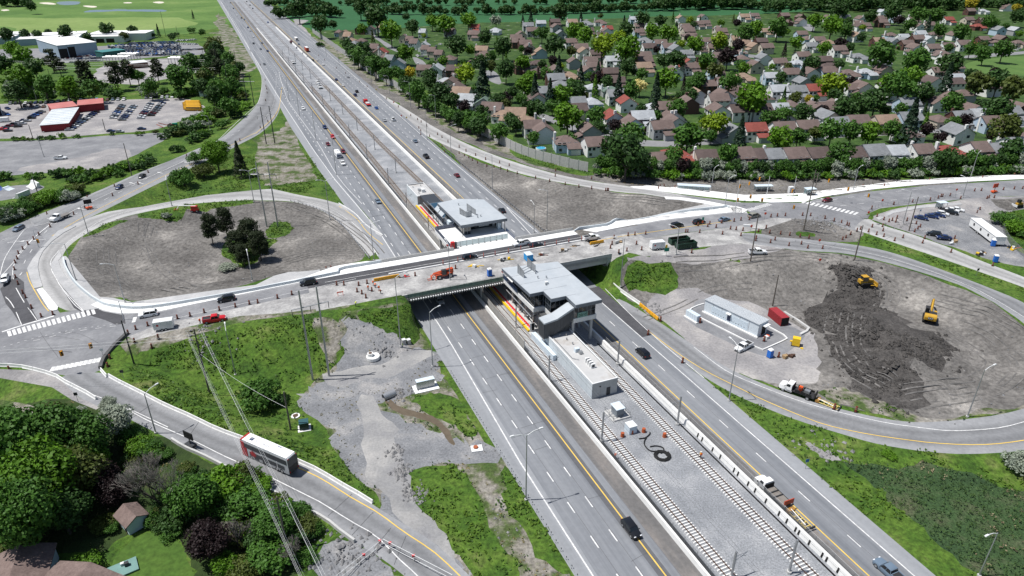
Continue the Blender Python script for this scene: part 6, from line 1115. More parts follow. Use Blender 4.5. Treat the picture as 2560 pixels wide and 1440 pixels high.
pole(336,912,801,'dark wooden pole on the grass by the west intersection',Dsteel); pole(727,1075,979,'short wooden pole beside the green transformer')
for (x0,y0,t0,x1,y1,t1,lab) in ((782,950,726,823,940,716,'gravel yard'),(667,567,405,695,566,405,'left infield'),(666,360,267,687,358,265,'verge above the exit road'),(620,265,185,636,264,185,'bushes by the exit road')):
    a=pole(x0,y0,t0,'left tall pole of the H frame pair in the '+lab,Steel if y0>400 else Dsteel,.22); b=pole(x1,y1,t1,'right tall pole of the H frame pair in the '+lab,Steel if y0>400 else Dsteel,.22)
    r=empty('crossbeam',a,0,'horizontal crossbeam joining the H frame poles in the '+lab,'crossbeam'); d=Vector(b)-Vector(a); b_=MB(); b_.bar(tuple(d*-.6+Vector((0,0,-4.5))),tuple(d*1.6+Vector((0,0,-4.5))),.14); b_.build('beam',Steel,r)
    for t in (-.55,.5,1.55): b_=MB(); q=d*t+Vector((0,0,-4.5)); b_.bar(tuple(q),tuple(q+Vector((0,0,-1.6))),.08); b_.build('insulator',Dsteel,r)
for bx,by,ty,lab in ((597,197,125,'utility pole on the strip beside the highway'),(415,93,20,'very tall dark pole by the golf course trees'),(453,130,66,'dark pole at the front of the salvage yard'),(517,182,120,'pole among the trees beside the substation'),(128,203,172,'pole on the bright lawn'),(330,440,358,'wooden pole in the hedge beside the exit road'),(100,500,440,'pole in the bushes above the skate park'),(263,325,297,'thin pole in front of the gravel lot'),(82,345,312,'pole in the hedge in front of the red barn'),(1876,653,534,'wooden pole beside the parked white pickup'),(2009,575,425,'tall wooden pole on the grassy island of the east junction'),(2272,577,492,'wooden pole beside the armed light pole'),(2136,650,563,'wooden pole between the two right ramps'),(1931,765,687,'dark pole behind the red container'),(2035,485,431,'thin pole near the small glass shelter'),(575,240,150,'leaning pole in the bushes left of the highway'),(548,190,110,'slim pole in the dark trees by the highway')): pole(bx,by,ty,lab,Wood if by>430 else Dsteel)
for bx,by,ty,lab in ((1837,533,448,'white signal pole on the island tip'),(1914,502,440,'white signal pole on the far sidewalk'),(1981,494,440,'white signal pole by the control cabinet'),(310,800,752,'signal post at the west crosswalk'),(97,618,574,'sign gantry post on the curved median')): pole(bx,by,ty,lab,Wpole,.1,nm='signal_pole',cat='signal pole',group='white signal poles')
def wires(name,A,B,offs,label,sag=1.1,r_=.015,m=Offw):
    r=empty(name,tuple(A),0,label,'power line'); A=Vector(A);B=Vector(B)
    for o in offs:
        o=Vector(o); pts=[tuple((B-A)*t+o+Vector((0,0,-4*sag*t*(1-t)))) for t in [i/12 for i in range(13)]]; b_=MB(); b_.tube(pts,r_,0,4); b_.build('wire',m,r)
of=[(dx*.94*s_,dx*.34*s_,-dz) for dz in (.3,1.5,2.7) for s_ in (-1,1) for dx in (1.55,)]+[(1.0,.35,-.3),(-1.0,-.35,-1.5)]
wires('power_line',PA,PB,of,'bundle of pale wires spanning from the field pole over the bus ramp')
d=Vector(PB)-Vector(PA); wires('power_line',PB,tuple(Vector(PB)+d),of,'bundle of pale wires running out at the bottom of the photo')
wires('power_line',PA,tuple(Vector(PA)+Vector((-75,-8,-1))),[(0,0,-1.5),(0,.6,-2.6)],'two thin wires running left from the field pole across the junction',.8,.025)
wires('guy_wire',(*at(524,984)[:2],at(524,984)[2]+11),at(727,1075)+np.array([0,0,6]),[(0,0,0)],'single thin wire between the field pole and the short pole',1.0,.03)
for i,(a,b) in enumerate((((0,178),(520,186)),((0,187),(525,197)),((150,205),(545,208)))): 
    A=at(*a)+np.array([0,0,11]); B=at(*b)+np.array([0,0,11]); wires('power_line',A,B,[(0,0,0),(0,0,-1.2)],f'{["upper","middle","lower"][i]} far wires crossing before the substation trees',1.5,.06)
# catenary masts
def mast(p,hh,side,label):
    r=empty('catenary_mast',tuple(p),ANG,label,'catenary mast','catenary masts along the tracks'); b_=MB(); b_.box(0,0,0,.3,.3,hh); b_.build('mast',Steel,r); b_=MB(); b_.cyl(0,0,0,.5,.45,0,8); b_.build('footing',Conc,r)
    b_=MB(); b_.bar((0,0,hh-1.2),(side*2.6,0,hh-1.0),.06); b_.bar((0,0,hh-2.2),(side*2.4,0,hh-1.1),.05); b_.bar((side*1.2,0,hh-1.6),(side*2.7,0,hh-1.9),.04); b_.build('bracket',Steel,r)
for px,py,ty,sd,lab in ((1372,953,889,1,'catenary mast left of the long service building'),(1504,1103,1030,1,'catenary mast by the left fence below the kiosk'),(1544,911,851,-1,'catenary mast right of the long service building'),(1693,1062,991,-1,'catenary mast by the right barrier with scorched pavement behind'),(1828,1443,1385,1,'catenary mast at the bottom edge left'),(1972,1432,1350,-1,'catenary mast at the bottom edge right'),(1290,820,770,1,'catenary mast beside the yellow platform edge'),(1017,517,497,1,'catenary mast at the north service building'),(1072,578,552,1,'catenary mast beside the far platform')):
    p=hy(px,py); mast((p[0],p[1],0),min(9,max(6.,zt(p,ty))),sd,lab)
for k in range(10):
    s_=285+k*42; mast((*hw(63.6,s_),0),7.2,1,['first','second','third','fourth','fifth','sixth','seventh','eighth','ninth','tenth'][k]+' catenary mast beyond the far station left of the tracks'); mast((*hw(70.6,s_+14),0),7.2,1,['first','second','third','fourth','fifth','sixth','seventh','eighth','ninth','tenth'][k]+' catenary mast beyond the far station between the tracks')
for v in (65.7,78.2): wires('contact_wire',(*hw(v,24),6.2),(*hw(v,128),6.2),[(0,0,0),(0,0,1.)],('left' if v<70 else 'right')+' pair of contact wires over the near track',.1,.02,Dsteel)
# ---- signals
def signal(px,py,zup,label,rz=0.):
    z=h1(*at(px,py)[:2]) 
    for _ in range(6): p=gp(px,py,z+zup); z=h1(*p)
    r=empty('traffic_signal',(p[0],p[1],z+zup),rz,label,'traffic signal'); Am=MATS.get('signal amber') or flat('signal amber',G(.62,.28,.02),.45); box(r,'housing',0,0,-.6,.5,.35,1.25,Am); box(r,'backplate',0,.2,-.7,.75,.05,1.45,Am)
    for i in range(3): b_=MB(); b_.bar((0,-.18,-.35+i*.38),(0,-.36,-.35+i*.38),.15,0,8); b_.build('lens',Black,r)
for px,py,zu,lab,rz in ((154,884,5.5,'lower hanging amber traffic signal over the west intersection',.8),(227,865,5.5,'upper hanging amber traffic signal over the west intersection',.8),(1850,466,6,'amber signal next to the white island pole',.5),(1874,459,6.5,'amber signal hanging at mid span before the bushes',.5),(1900,447,6.5,'topmost amber signal before the bushes',.5),(1876,492,4,'amber signal low over the north ramp',-1),(1905,500,4,'amber signal above the striped crosswalk',-1),(1845,500,3.5,'amber signal on the white island pole',0),(1985,518,5.5,'amber signal hanging over the middle of the junction',.8),(2073,452,6,'amber signal high against the bare verge',.5),(2121,473,5.5,'amber signal over the north kerb by the crosswalk',.5),(2172,489,5.5,'amber signal over the far lanes behind the red car',.5),(1982,478,3.2,'amber signal on the pole by the cabinet',0),(94,603,2.2,'amber signal box on the curved median post',0)): signal(px,py,zu,lab,rz)
# ---- signs
def sign(px,py,label,m,shape='round',hh=2.2,rz=.2,f=None,sz=.45):
    r=empty('road_sign',tuple((f or on)(px,py)),rz,label,'road sign'); b_=MB(); b_.cyl(0,0,0,hh,.05,0,6); b_.build('post',Steel,r); n={'round':16,'diamond':4,'square':4}[shape]; o=0 if shape!='square' else math.pi/4
    b_=MB(); b_.side([(sz*(1 if n!=4 else 1.2)*math.cos(o+2*math.pi*i/n),hh+sz*(1 if n!=4 else 1.2)*math.sin(o+2*math.pi*i/n)) for i in range(n)],-.09,-.05); b_.build('face',m,r)
Hot=flat('fluorescent orange sign',G(.80,.07,.02),.5)
for a in ((985,264,'small red orange warning diamond at the far edge lane',Hot,'diamond'),(1004,298,'red orange diamond sign on the north ramp kerb',Hot,'diamond'),(1017,303,'yellow diamond sign on the north ramp kerb',Yel,'diamond'),(941,232,'yellow striped marker sign on the north ramp',Yel,'square'),(1911,548,'fluorescent orange sign at the queue head',Hot,'round'),(1876,580,'fluorescent orange sign by the broken barrier',Hot,'round'),(2203,514,'fluorescent orange disc on the work fence corner',Hot,'round'),(2388,487,'pink and white round sign by the asphalt patch',Hot,'round'),(2168,545,'fluorescent orange sign on the small dark island',Hot,'round'),(2048,606,'tiny pink marker by the loop entry',Hot,'round',.8),(2049,655,'tiny pink marker on the bare soil edge',Hot,'round',.8),(1257,686,'pink marker post on the bridge deck',Hot,'round',1.),(1120,632,'red sign at the red booth',Red,'round',2.6),(1157,610,'round red stop sign in front of the far station',Red,'round',3.2),(706,232,'small square sign on the gore of the exit road',Offw,'square'),(259,893,'small white square sign by the dark kerb',Offw,'square'),(196,1005,'dark square sign beside the bus ramp',Dsteel,'square'),(2013,1172,'blue square sign beside the right highway edge',flat('sign blue',G(.03,.12,.35),.5),'square'),(2440,690,'dark sign at the ramp fence',Dsteel,'square'),(310,948,'dark small sign in the green field edge',Dsteel,'square'),(2441,535,'white sign near the parking weeds',Offw,'square'),(2297,540,'white signs at the parking corner',Offw,'square')): sign(a[0],a[1],a[2],a[3],a[4],a[5] if len(a)>5 else 2.2)
r=empty('street_name_sign',tuple(at(1665,640)),.2,'green and yellow sign cluster beside the white cargo trailer','road sign'); b_=MB(); b_.cyl(0,0,0,2.9,.06,0,6); b_.build('post',Steel,r); box(r,'green_panel',0,-.08,1.6,1.6,.06,1.2,Green); box(r,'yellow_panel',-.2,-.09,2.85,.6,.06,1.,Yel)
r=empty('street_name_sign',tuple(at(1755,566)),.2,'green and yellow sign on a post beside the boxy black suv','road sign'); b_=MB(); b_.cyl(0,0,0,3.2,.06,0,6); b_.build('post',Steel,r); box(r,'green_panel',0,-.08,2.4,.7,.06,1.0,Green); box(r,'yellow_panel',0,-.08,1.3,.5,.06,.9,Orange)
r=empty('pylon_sign',tuple(at(508,241)),.3,'tall grey pylon sign with dark panel in the bushes by the bus rank','sign'); box(r,'frame',0,0,0,4.2,.7,10.5,Bluew); box(r,'panel',0,-.4,2,2.8,.1,7.2,Navy); b_=MB(); b_.cyl(.4,-.46,4.2,7.2,.5,0,8); b_.build('emblem',Yel,r); box(r,'lower_board',2.2,-.1,0,3,.3,3.,Offw)
# ---- construction posts
if 'drum' not in proto:
    b_=MB(); b_.cyl(0,0,.08,1.25,.24,0,10,.19); b_.box(0,0,0,.62,.62,.1,1)
    for z in (.62,.95): b_.cyl(0,0,z,z+.14,.235,2,10,.23)
    proto['drum']=b_.mesh('traffic_drum',[Drum,Black,flat('drum band',G(.30,.17,.12),.5)])
def drums(pts,label,group,f=None,sc=1.0):
    for x,y in pts: o=link('traffic_drum',proto['drum'],None,tuple((f or on)(x,y)),(0,0,random.uniform(0,6)),(sc,sc,sc)); tag(o,label,'traffic drum',group)
def pts(s_): v_=[int(x) for x in s_.split()]; return list(zip(v_[::2],v_[1::2]))
drums(pts('467 391 371 432 346 461 287 467 282 490 219 495 213 521 185 537 118 536 126 568 98 588 85 599 71 612 58 624 47 635 44 648 39 658 37 675 40 695 46 711 58 734 65 745 80 771 104 793 133 787'),'dull orange traffic post in the line down the exit road to the west crosswalk','traffic posts along the exit road')
drums(pts('370 815 340 824 337 856 321 835 396 846 380 870 276 897 270 917 24 926'),'dull orange traffic post on the broken ground by the west intersection corner','traffic posts at the west corner')
drums(pts('444 797 476 791 511 782 549 776 589 768 624 761 694 746 730 737 645 758'),'dull orange traffic post between boulevard and worksite west of the bridge','traffic posts along the western worksite')
drums(pts('817 682 829 680 848 675 872 670 889 666 914 663'),'dull orange traffic post against the grey bridge parapet','traffic posts along the parapet')
drums(pts('842 713 860 713 897 714 918 709 1038 690 1139 672 905 735 930 728 915 745 893 730'),'dull orange traffic post on the bridge worksite','traffic posts on the bridge worksite')
drums(pts('1535 596 1570 590 1587 588 1614 586 1530 611 1591 611 1526 621 1547 632 1567 628 1604 625 1714 581 1719 581 1749 582 1806 586 1852 590 1729 632'),'dull orange traffic post on the pale worksite east of the bridge','traffic posts on the eastern worksite')
drums(pts('1745 565 1769 567 1774 561 1790 569 1804 558 1826 573 1835 554 1840 575 1852 551 1857 577 1873 550 1896 580 1890 597 1889 602 1915 571 1927 543 1943 541 1963 540'),'dull orange traffic post beside the queue of cars at the east junction','traffic posts beside the car queue')
drums(pts('1924 583 1951 586 1974 589 2000 593 2022 596 1926 607 1937 601 1972 615 2003 611 2019 621 2056 622'),'dull orange traffic post at the start of the right loop ramp','traffic posts at the loop entry')
drums(pts('2006 539 2026 540 2062 547 2085 553 2103 558 2117 563 2122 565 2142 578 2151 574 2126 587 2114 596 2106 600 2171 580 2180 568'),'dull orange traffic post round the rubble island of the east junction','traffic posts round the rubble island')
drums(pts('2191 587 2207 578 2209 592 2236 602 2257 595 2306 608 2311 597 2377 631 2481 665'),'dull orange traffic post on the pale east ramp','traffic posts on the east ramp')
drums(pts('2206 567 2209 550 2222 555 2230 552 2239 556 2242 546 2267 552 2290 560 2294 573 2300 568 2286 580 2192 542 2432 563 2386 597 2442 533 2449 525'),'dull orange traffic post on the rubbly edge of the gravel parking','traffic posts at the gravel parking')
drums(pts('2179 522 2234 512 2281 506 2325 501 2345 496 2352 492 2356 492 2375 490 2401 497 2436 478 2453 477 2508 475 2535 473 2556 472 2467 497 2472 495 2485 495'),'dull orange traffic post along the near side of the eastern boulevard','traffic posts along the eastern boulevard')
drums(pts('2210 466 2156 469 2279 457 2322 455 2376 450 2455 447 2534 442'),'dull orange traffic post behind the north sidewalk','traffic posts behind the north sidewalk')
drums(pts('1293 435 1339 446 1374 454 1413 462 1447 468 1479 472 1514 477 1518 477 1521 477 1388 441 1479 448 1389 428 1646 473 1650 468 1660 467 1687 470'),'dull orange traffic post along the lower north ramp','traffic posts along the lower north ramp')
drums(pts('1105 367 1112 381 1148 368 1165 378 1148 385 1161 390 1172 395 1181 402 1194 408 1217 416 1235 418 1189 389 1214 399 1249 408 1273 415 1252 423 1269 429'),'dull orange traffic post along the bend of the north ramp','traffic posts along the ramp bend')
drums(pts('797 140 812 151 841 171 864 184 899 206 918 218 966 248 996 268 1027 290 1044 300 1053 306 1067 316 1094 337 1105 344 1120 355 1047 321 1052 328 1052 337 1074 342'),'dull orange traffic post along the upper north ramp','traffic posts along the upper north ramp')
drums(pts('651 163 663 201 665 217 667 223 668 233 664 252 670 305 651 320 600 352'),'dull orange traffic post on the highway exit curve','traffic posts on the exit curve')
drums(pts('1620 837 1651 803 1706 907 1750 807 1910 853 1946 893 2085 1023 2139 1030'),'dull orange traffic post around the compound and loop ramp','traffic posts round the compound',sc=1.2)
Tube=flat('orange tube',G(.60,.09,.05),.5)
b_=MB(); b_.cyl(0,0,0,1.15,.06,0,6); b_.box(0,0,0,.3,.3,.06,1); tubem=b_.mesh('delineator',[Tube,Black])
for i,(x,y) in enumerate(((1108,663),(1145,656),(1176,651),(1209,645),(1238,640),(1271,634),(1302,627),(1332,622),(1362,617),(1391,613),(1422,608),(1454,603))): 
    p=on(x,y); o=link('delineator',tubem,None,(p[0],p[1],8.38),None,(1.4,1.4,1.2)); tag(o,'thin orange delineator tube on the white kerb along the bridge lane','delineator','delineators on the bridge kerb')
b_=MB(); b_.cyl(0,0,0,1.3,.5,0,14,.42); orm=b_.mesh('orange_barrel',flat('rust orange plastic',G(.40,.09,.03),.6))
for x,y,lab in ((1556,1091,'largest rust orange barrel on the ballast'),(1579,1083,'small rust orange barrel next to the largest one'),(1609,1080,'rust orange barrel in the middle of the ballast'),(1661,1092,'rust orange barrel near the right track')): p=hy(x,y); o=link('orange_barrel',orm,None,(p[0],p[1],0),None,(.9,.9,.75)); tag(o,lab,'barrel')
# hoses
def hose(name,P,r_,label): 
    b_=MB(); b_.tube([(p[0],p[1],.15+.05*(i%2)) for i,p in enumerate(P)],r_,0,6); o=b_.build(name,Black); return tag(o,label,'hose')
c_=hy(1655,1140); hose('hose_coil',[(c_[0]+(1.0+.02*i)*math.cos(i*.5),c_[1]+(1.0+.02*i)*math.sin(i*.5),0) for i in range(40)],.16,'coiled black hose pile on the ballast')
hose('hose',cr([hy(*q)[:2] for q in ((1646,1130),(1625,1128),(1612,1115),(1611,1104),(1616,1095))]),.13,'curved black hose leading to the coil'); hose('hose',cr([hy(*q)[:2] for q in ((1625,1118),(1640,1116),(1656,1120),(1659,1128),(1652,1135))]),.13,'black hose loop above the coil'); hose('hose',cr([hy(*q)[:2] for q in ((1597,1098),(1612,1096),(1623,1088),(1625,1082))]),.13,'short bent black hose beside the orange barrels')
# ---- yellow formwork racks, clutter on the bridge
def rack(px,py,rz,L_,label,f=on): 
    r=empty('barrier_rack',tuple(f(px,py)),rz,label,'water barrier',None); n=int(L_/1.2)
    for i in range(n): b_=MB(); b_.box(-L_/2+(i+.5)*L_/n,0,.1,L_/n-.06,.55,.85,0,0,.98,.6); b_.build('segment',Yo,r)
    box(r,'skid',0,0,0,L_,.6,.1,Black)
Yo=flat('barrier yellow orange',G(.72,.36,.02),.5)
rack(967,698,ANG,7.5,'long yellow orange barrier stack on the bridge west end'); rack(1492,609,ANG,5.,'yellow orange barrier stack beside the white pickup'); rack(1622,782,HU,9.5,'long yellow orange barrier stack by the compound entrance',at)
def clutter(name,px,py,n,spread,mats_,label,f=on,big=1.):
    r=empty(name,tuple(f(px,py)),ANG,label,'site materials'); rr=random.Random(px)
    for i in range(n):
        x,y=rr.uniform(-spread,spread),rr.uniform(-spread*.4,spread*.4)
        if rr.random()<.5: box(r,'crate',x,y,0,rr.uniform(.5,1.2)*big,rr.uniform(.4,.9)*big,rr.uniform(.3,.9)*big,rr.choice(mats_),rz=rr.uniform(0,3))
        else: box(r,'plank',x,y,rr.uniform(0,.2),rr.uniform(1.2,2.6)*big,.2,.12,rr.choice(mats_),rz=rr.uniform(-.6,.6))
cm=[Ply,Conc,Dsteel,Steel,Offw]
for a in (('material_pile',1195,664,8,2.2,[Ply,Offw,Yel],'pile of timber and white bags on the bridge'),('material_pile',1262,650,9,2.2,[Dgreen,Yel,Dsteel,Offw],'green generator and yellow cans on the bridge'),('material_pile',1358,637,6,1.6,[Ply,Drum,Conc],'short brown crates beside the blue storage box'),('material_pile',1415,627,6,1.8,[Ply,Conc,Dsteel],'scattered planks on the scraped deck'),('material_pile',1545,606,6,1.5,[Ply,Conc],'plywood heap at the east end of the bridge'),('material_pile',1010,693,5,1.2,[Steel,Red,Dsteel],'grey pump and red can on the bridge'),('material_pile',2385,608,8,2.2,[Ply,Offw,Steel],'beige machines in the lower gravel parking',at),('material_pile',2455,636,14,2.4,[Ply,Offw,Yel,Dsteel],'stacked pallets and yellow tools beside the blue toilet',at),('material_pile',2538,620,12,3.,[Yel,Orange,Dsteel,Offw],'heap of yellow and orange tools at the brush fence',at),('material_pile',1970,890,6,2.,[Ply,Rust,Offw,Yel],'scraps and boards beside the yellow cabinet',at),('material_pile',1915,845,4,1.2,[Offw,Orange],'white slab and orange cone at the building end',at),('material_pile',1440,615,4,1.2,[Ply,Dsteel],'bits of formwork on the deck centre')): clutter(*a)
r=empty('saw_horse',tuple(on(851,738)),ANG,'small orange A frame barricade on the western worksite','barricade'); b_=MB(); [b_.bar((x,-.4,0),(x,0,1.2),.06) or b_.bar((x,.4,0),(x,0,1.2),.06) for x in (-.7,.7)]; b_.build('leg',Tube,r); box(r,'board',0,0,.8,1.8,.1,.3,Tube)
# white broken barrier near the queue
r=empty('broken_barrier',tuple(at(1868,567)),-.25,'broken white barrier pieces beside the orange sign','barrier'); box(r,'piece',0,0,0,2.6,.6,.8,Offw); box(r,'piece',3.5,-1.2,0,4.,.5,.35,Conc)
# leaning gate and rails at the bottom
r=empty('site_gate',tuple(at(960,1395)),.2,'silver tube gate with pink flags at the bottom rubble','gate'); b_=MB()
for z in (.3,1.4): b_.bar((-8,-3.5,z),(0,3,z),.05); b_.bar((0,3,z),(11,-7,z),.05)
for t in range(6): b_.bar((-8+t*1.6,-3.5+t*1.3,0),(-8+t*1.6,-3.5+t*1.3,1.5),.04); b_.bar((t*2.2,3-t*2,0),(t*2.2,3-t*2,1.5),.04)
b_.build('rail',Offw,r)
for x,y in ((-3.3,.3),(1.2,2),(-.5,2.8),(5,-1.6)): box(r,'flag',x,y,1.0,.5,.3,.4,flat('pink flag',G(.60,.05,.06),.6) if 'pink flag' not in MATS else MATS['pink flag'])
# construction fence along the boulevard corner
r=empty('work_fence',tuple(at(2175,528)),0,'light post and rail fence along the eastern boulevard worksite','fence'); P_=pxl([(2172,530),(2200,517),(2240,511),(2300,505),(2340,498),(2400,492)]); Q,_=resample(P_,2.6); o_=np.array(r.location); b_=MB()
for a,b in zip(Q,Q[1:]): za,zb=h1(*a)-o_[2],h1(*b)-o_[2]; [b_.bar((a[0]-o_[0],a[1]-o_[1],za+k),(b[0]-o_[0],b[1]-o_[1],zb+k),.04) for k in (.6,1.2)]
b_.build('rail',Steel,r); b_=MB(); b_.cyl(0,0,0,1.3,.05,0,5); m_=b_.mesh('post',Steel)
for a in Q: link('post',m_,r,(a[0]-o_[0],a[1]-o_[1],h1(*a)-o_[2]))
r=empty('chain_link_fence',tuple(at(2495,548)),0,'chain link fence along the edge of the brush bank','fence'); P_=pxl([(2490,540),(2510,585),(2540,625),(2580,660)]); Q,_=resample(P_,3.); o_=np.array(r.location); b_=MB(); m2=MB()
for a,b in zip(Q,Q[1:]): za,zb=h1(*a)-o_[2],h1(*b)-o_[2]; A=(a[0]-o_[0],a[1]-o_[1]);B=(b[0]-o_[0],b[1]-o_[1]); m2.add([(*A,za),(*B,zb),(*B,zb+2),(*A,za+2)],[(0,1,2,3)]); b_.bar((*A,za),(*A,za+2.1),.04); b_.bar((*A,za+2),(*B,zb+2),.03)
b_.build('post_and_rail',Steel,r); m2.build('mesh',Chain,r)
# ---- people
Skin=flat('skin',G(.42,.26,.18),.6); Vest=flat('hi vis orange',G(.75,.12,.02),.6); VestY=flat('hi vis yellow',G(.62,.70,.05),.6); Jean=flat('dark work trousers',G(.03,.035,.05),.8); Hat=flat('white hard hat',G(.75,.75,.72),.4)
def person_mesh(bend):
    J=[(0,0,.95),(0,0,1.15),(.02+bend*.25,0,1.40-bend*.1),(.03+bend*.34,0,1.52-bend*.14),(.05+bend*.42,0,1.68-bend*.18)]
    E=[(0,1),(1,2),(2,3),(3,4)]; R=[.155,.15,.17,.07,.105]
    for sy in (-1,1):
        k=len(J); J+=[(0,sy*.1,.9),(.05,sy*.12,.5),(-.03+.1*sy,sy*.13,.07),(.12+.1*sy,sy*.14,.04)]; E+=[(0,k),(k,k+1),(k+1,k+2),(k+2,k+3)]; R+=[.11,.08,.055,.05]
        k=len(J); J+=[(J[2][0],sy*.22,J[2][2]),(J[2][0]+.06,sy*.27,J[2][2]-.3),(J[2][0]+.25,sy*.22,J[2][2]-.5),(J[2][0]+.33,sy*.2,J[2][2]-.53)]; E+=[(2,k),(k,k+1),(k+1,k+2),(k+2,k+3)]; R+=[.075,.055,.045,.04]
    me=bpy.data.meshes.new('person'); me.from_pydata(J,E,[]); o=bpy.data.objects.new('t',me); C.objects.link(o); sk_=o.modifiers.new('s','SKIN'); 
    for i,d_ in enumerate(me.skin_vertices[0].data): d_.radius=(R[i],R[i]); d_.use_root=(i==0)
    sub=o.modifiers.new('u','SUBSURF'); sub.levels=1; dg=bpy.context.evaluated_depsgraph_get(); m2=bpy.data.meshes.new_from_object(o.evaluated_get(dg)); C.objects.unlink(o); bpy.data.objects.remove(o); m2.name='person'
    for m in (Jean,Vest,Skin): m2.materials.append(m)
    for p in m2.polygons:
        z=p.center.z+bend*.3*p.center.x; rr=math.hypot(p.center.y,0); p.material_index=0 if z<.95 else (2 if z>1.5-bend*.06 or rr>.3 or (p.center.x>J[2][0]+.15 and z<1.3) else 1)
    m2.polygons.foreach_set('use_smooth',[True]*len(m2.polygons)); return m2,J[4]
PM=[person_mesh(0),person_mesh(.8)]
b_=MB()
for k in range(4): a0,a1=k*pi/8,(k+1)*pi/8; b_.bar((0,0,.13*math.sin(a0)),(0,0,.13*math.sin(a1)),.14*math.cos(a0),0,10,max(.01,.14*math.cos(a1)))
b_.cyl(.02,0,-.01,.015,.18,0,12); hatm=b_.mesh('hard_hat',Hat); vm=MB(); vm.side([(-.19,1.0),(-.19,1.42),(-.1,1.47),(.16,1.47),(.22,1.40),(.19,1.0)],-.21,.21); vesm=vm.mesh('hi_vis_vest',Vest)
for i,(px,py,bend,rz,lab) in enumerate(((933,714,0,.4,'worker standing at the yellow barrier stack on the bridge'),(938,720,1,1.2,'worker bending over on the bridge worksite'),(948,727,0,2.,'worker in orange standing near the bridge edge'),(952,734,1,4.,'worker crouched at the netting edge of the bridge'),(921,726,0,3.,'worker standing left of the group on the bridge'),(889,766,1,.5,'worker in yellow bending below the end of the bridge deck'),(501,810,0,.2,'worker standing behind the red pickup'),(1751,1146,0,2.,'track worker standing on the right track with a white hat'),(1537,1148,1,1.,'track worker bending at the left fence'),(1099,690,1,1.,'worker leaning beside the orange telehandler'),(2498,615,0,1.,'person in white standing by the office trailer'))):
    p=on(px,py); o=link('person',PM[bend][0],None,(p[0],p[1],p[2]),(0,0,rz)); tag(o,lab,'person'); hd=PM[bend][1]; link('hard_hat',hatm,o,(hd[0],hd[1],hd[2]+.04))
    if bend==0: v_=link('hi_vis_vest',vesm,o); 
    if i in (5,7): o.material_slots[1].link='OBJECT'; o.material_slots[1].material=VestY
# ================================================================ left side buildings and yards
BarnR=mat('barn red',[(.3,G(.17,.018,.025)),(.7,G(.24,.03,.035))],.3,.8,coord='obj'); Tin=mat('tin roof',[(.3,G(.52,.56,.58)),(.7,G(.68,.71,.72))],.15,.5,coord='obj'); TinR=mat('red tin roof',[(.3,G(.42,.14,.13)),(.7,G(.50,.20,.18))],.2,.6,coord='obj'); Whs=mat('warehouse white roof',[(.3,G(.70,.71,.71)),(.7,G(.80,.80,.79))],.06,.7,coord='obj'); Whw=mat('warehouse wall',[(.3,G(.28,.36,.44)),(.7,G(.34,.42,.50))],.06,.7,coord='obj')
def shed(name,p1,p2,D,Hh,wm,rm,label,slope=.4,ribs=0,doors=()):
    r,w=base(name,p1,p2,label,'building'); box(r,'wall',w/2,D/2,-.3,w,D,Hh+.3,wm); b_=MB(); b_.side([(-.3,Hh),(w+.3,Hh),(w+.3,Hh+.18),(-.3,Hh+.18)],-.4,D+.4); ro=b_.build('roof',rm,r); 
    for v_ in ro.data.vertices: v_.co.z+=slope*(1-abs(v_.co.y-D/2)/(D/2)) if slope else 0
    for i in range(ribs): box(r,'roof_rib',w/2,D*(i+.5)/ribs,Hh+.18,w,.25,.12,rm)
    for a,b,dh in doors: box(r,'door',w*(a+b)/2,-.05,0,w*(b-a),.1,dh,Black)
    return r,w
shed('red_barn',(105,331),(176,325),42,3.8,BarnR,Tin,'red walled shed with long pale tin roof on the gravel lot',0,9)
r,w=shed('red_barn',(135,290),(198,282),17,4.,BarnR,TinR,'red barn left half with pinkish roof behind the tin roofed shed',.0); shed('red_barn',(199,281),(262,275),16,4.2,BarnR,TinR,'red barn right half with bare red front wall',0)
shed('warehouse',(152,147),(248,137),60,11,Whw,Whs,'big blue grey warehouse with white roof beside the salvage yard',0,0,((.0,.22,8),(.24,.42,9)))
shed('warehouse',(45,115),(200,108),22,6,Whw,Whs,'long low white roofed shed before its twin',0); shed('warehouse',(62,106),(215,99),24,6,Whw,Whs,'long low white roofed shed at the back',0); shed('warehouse',(212,108),(312,106),20,6,Offw,Whs,'white roofed open shed next to the salvage cars',0,0,((.05,.25,4),(.3,.5,4),(.55,.75,4))); shed('warehouse',(225,103),(367,101),26,7,Offw,Whs,'rear white roofed shed next to the salvage cars',0)
shed('warehouse',(-60,113),(32,110),22,6,Whw,Whs,'white roofed shed at the left photo edge',0); shed('warehouse',(-60,104),(50,101),24,6,Whw,Whs,'rear white roofed shed at the left photo edge',0)
shed('teal_shed',(260,146),(316,139),14,5,flat('teal wall',G(.02,.11,.10),.6),flat('teal roof',G(.05,.20,.20),.6),'dark teal flat shed in front of the salvage yard',0); shed('blue_building',(-40,295),(8,288),24,9,Whw,Bluew,'blue grey building cut by the left photo edge',0,0,((.7,.95,7),))
shed('brick_building',(330,172),(372,168),14,4,flat('brown brick wall',G(.10,.045,.03),.8),Offw,'small brown control building in the substation yard',0)
for k,(px,py,n_) in enumerate(((262,168,5),(300,160,4),(425,170,3))):
    r=empty('switchgear_frame',tuple(at(px,py)),.1,['steel switchgear frame at the left of the substation','steel switchgear frame behind the pines','steel switchgear frame at the right of the substation'][k],'switchgear')
    for i in range(n_): b_=MB(); b_.cyl(i*5,0,0,8,.25,0,6); b_.cyl(i*5,6,0,8,.25,0,6); b_.bar((i*5,0,8),(i*5,6,8),.25); b_.build('portal',Steel,r)
    b_=MB(); b_.bar((0,0,8),((n_-1)*5,0,8),.25); b_.bar((0,6,8),((n_-1)*5,6,8),.25); b_.build('beam',Steel,r)
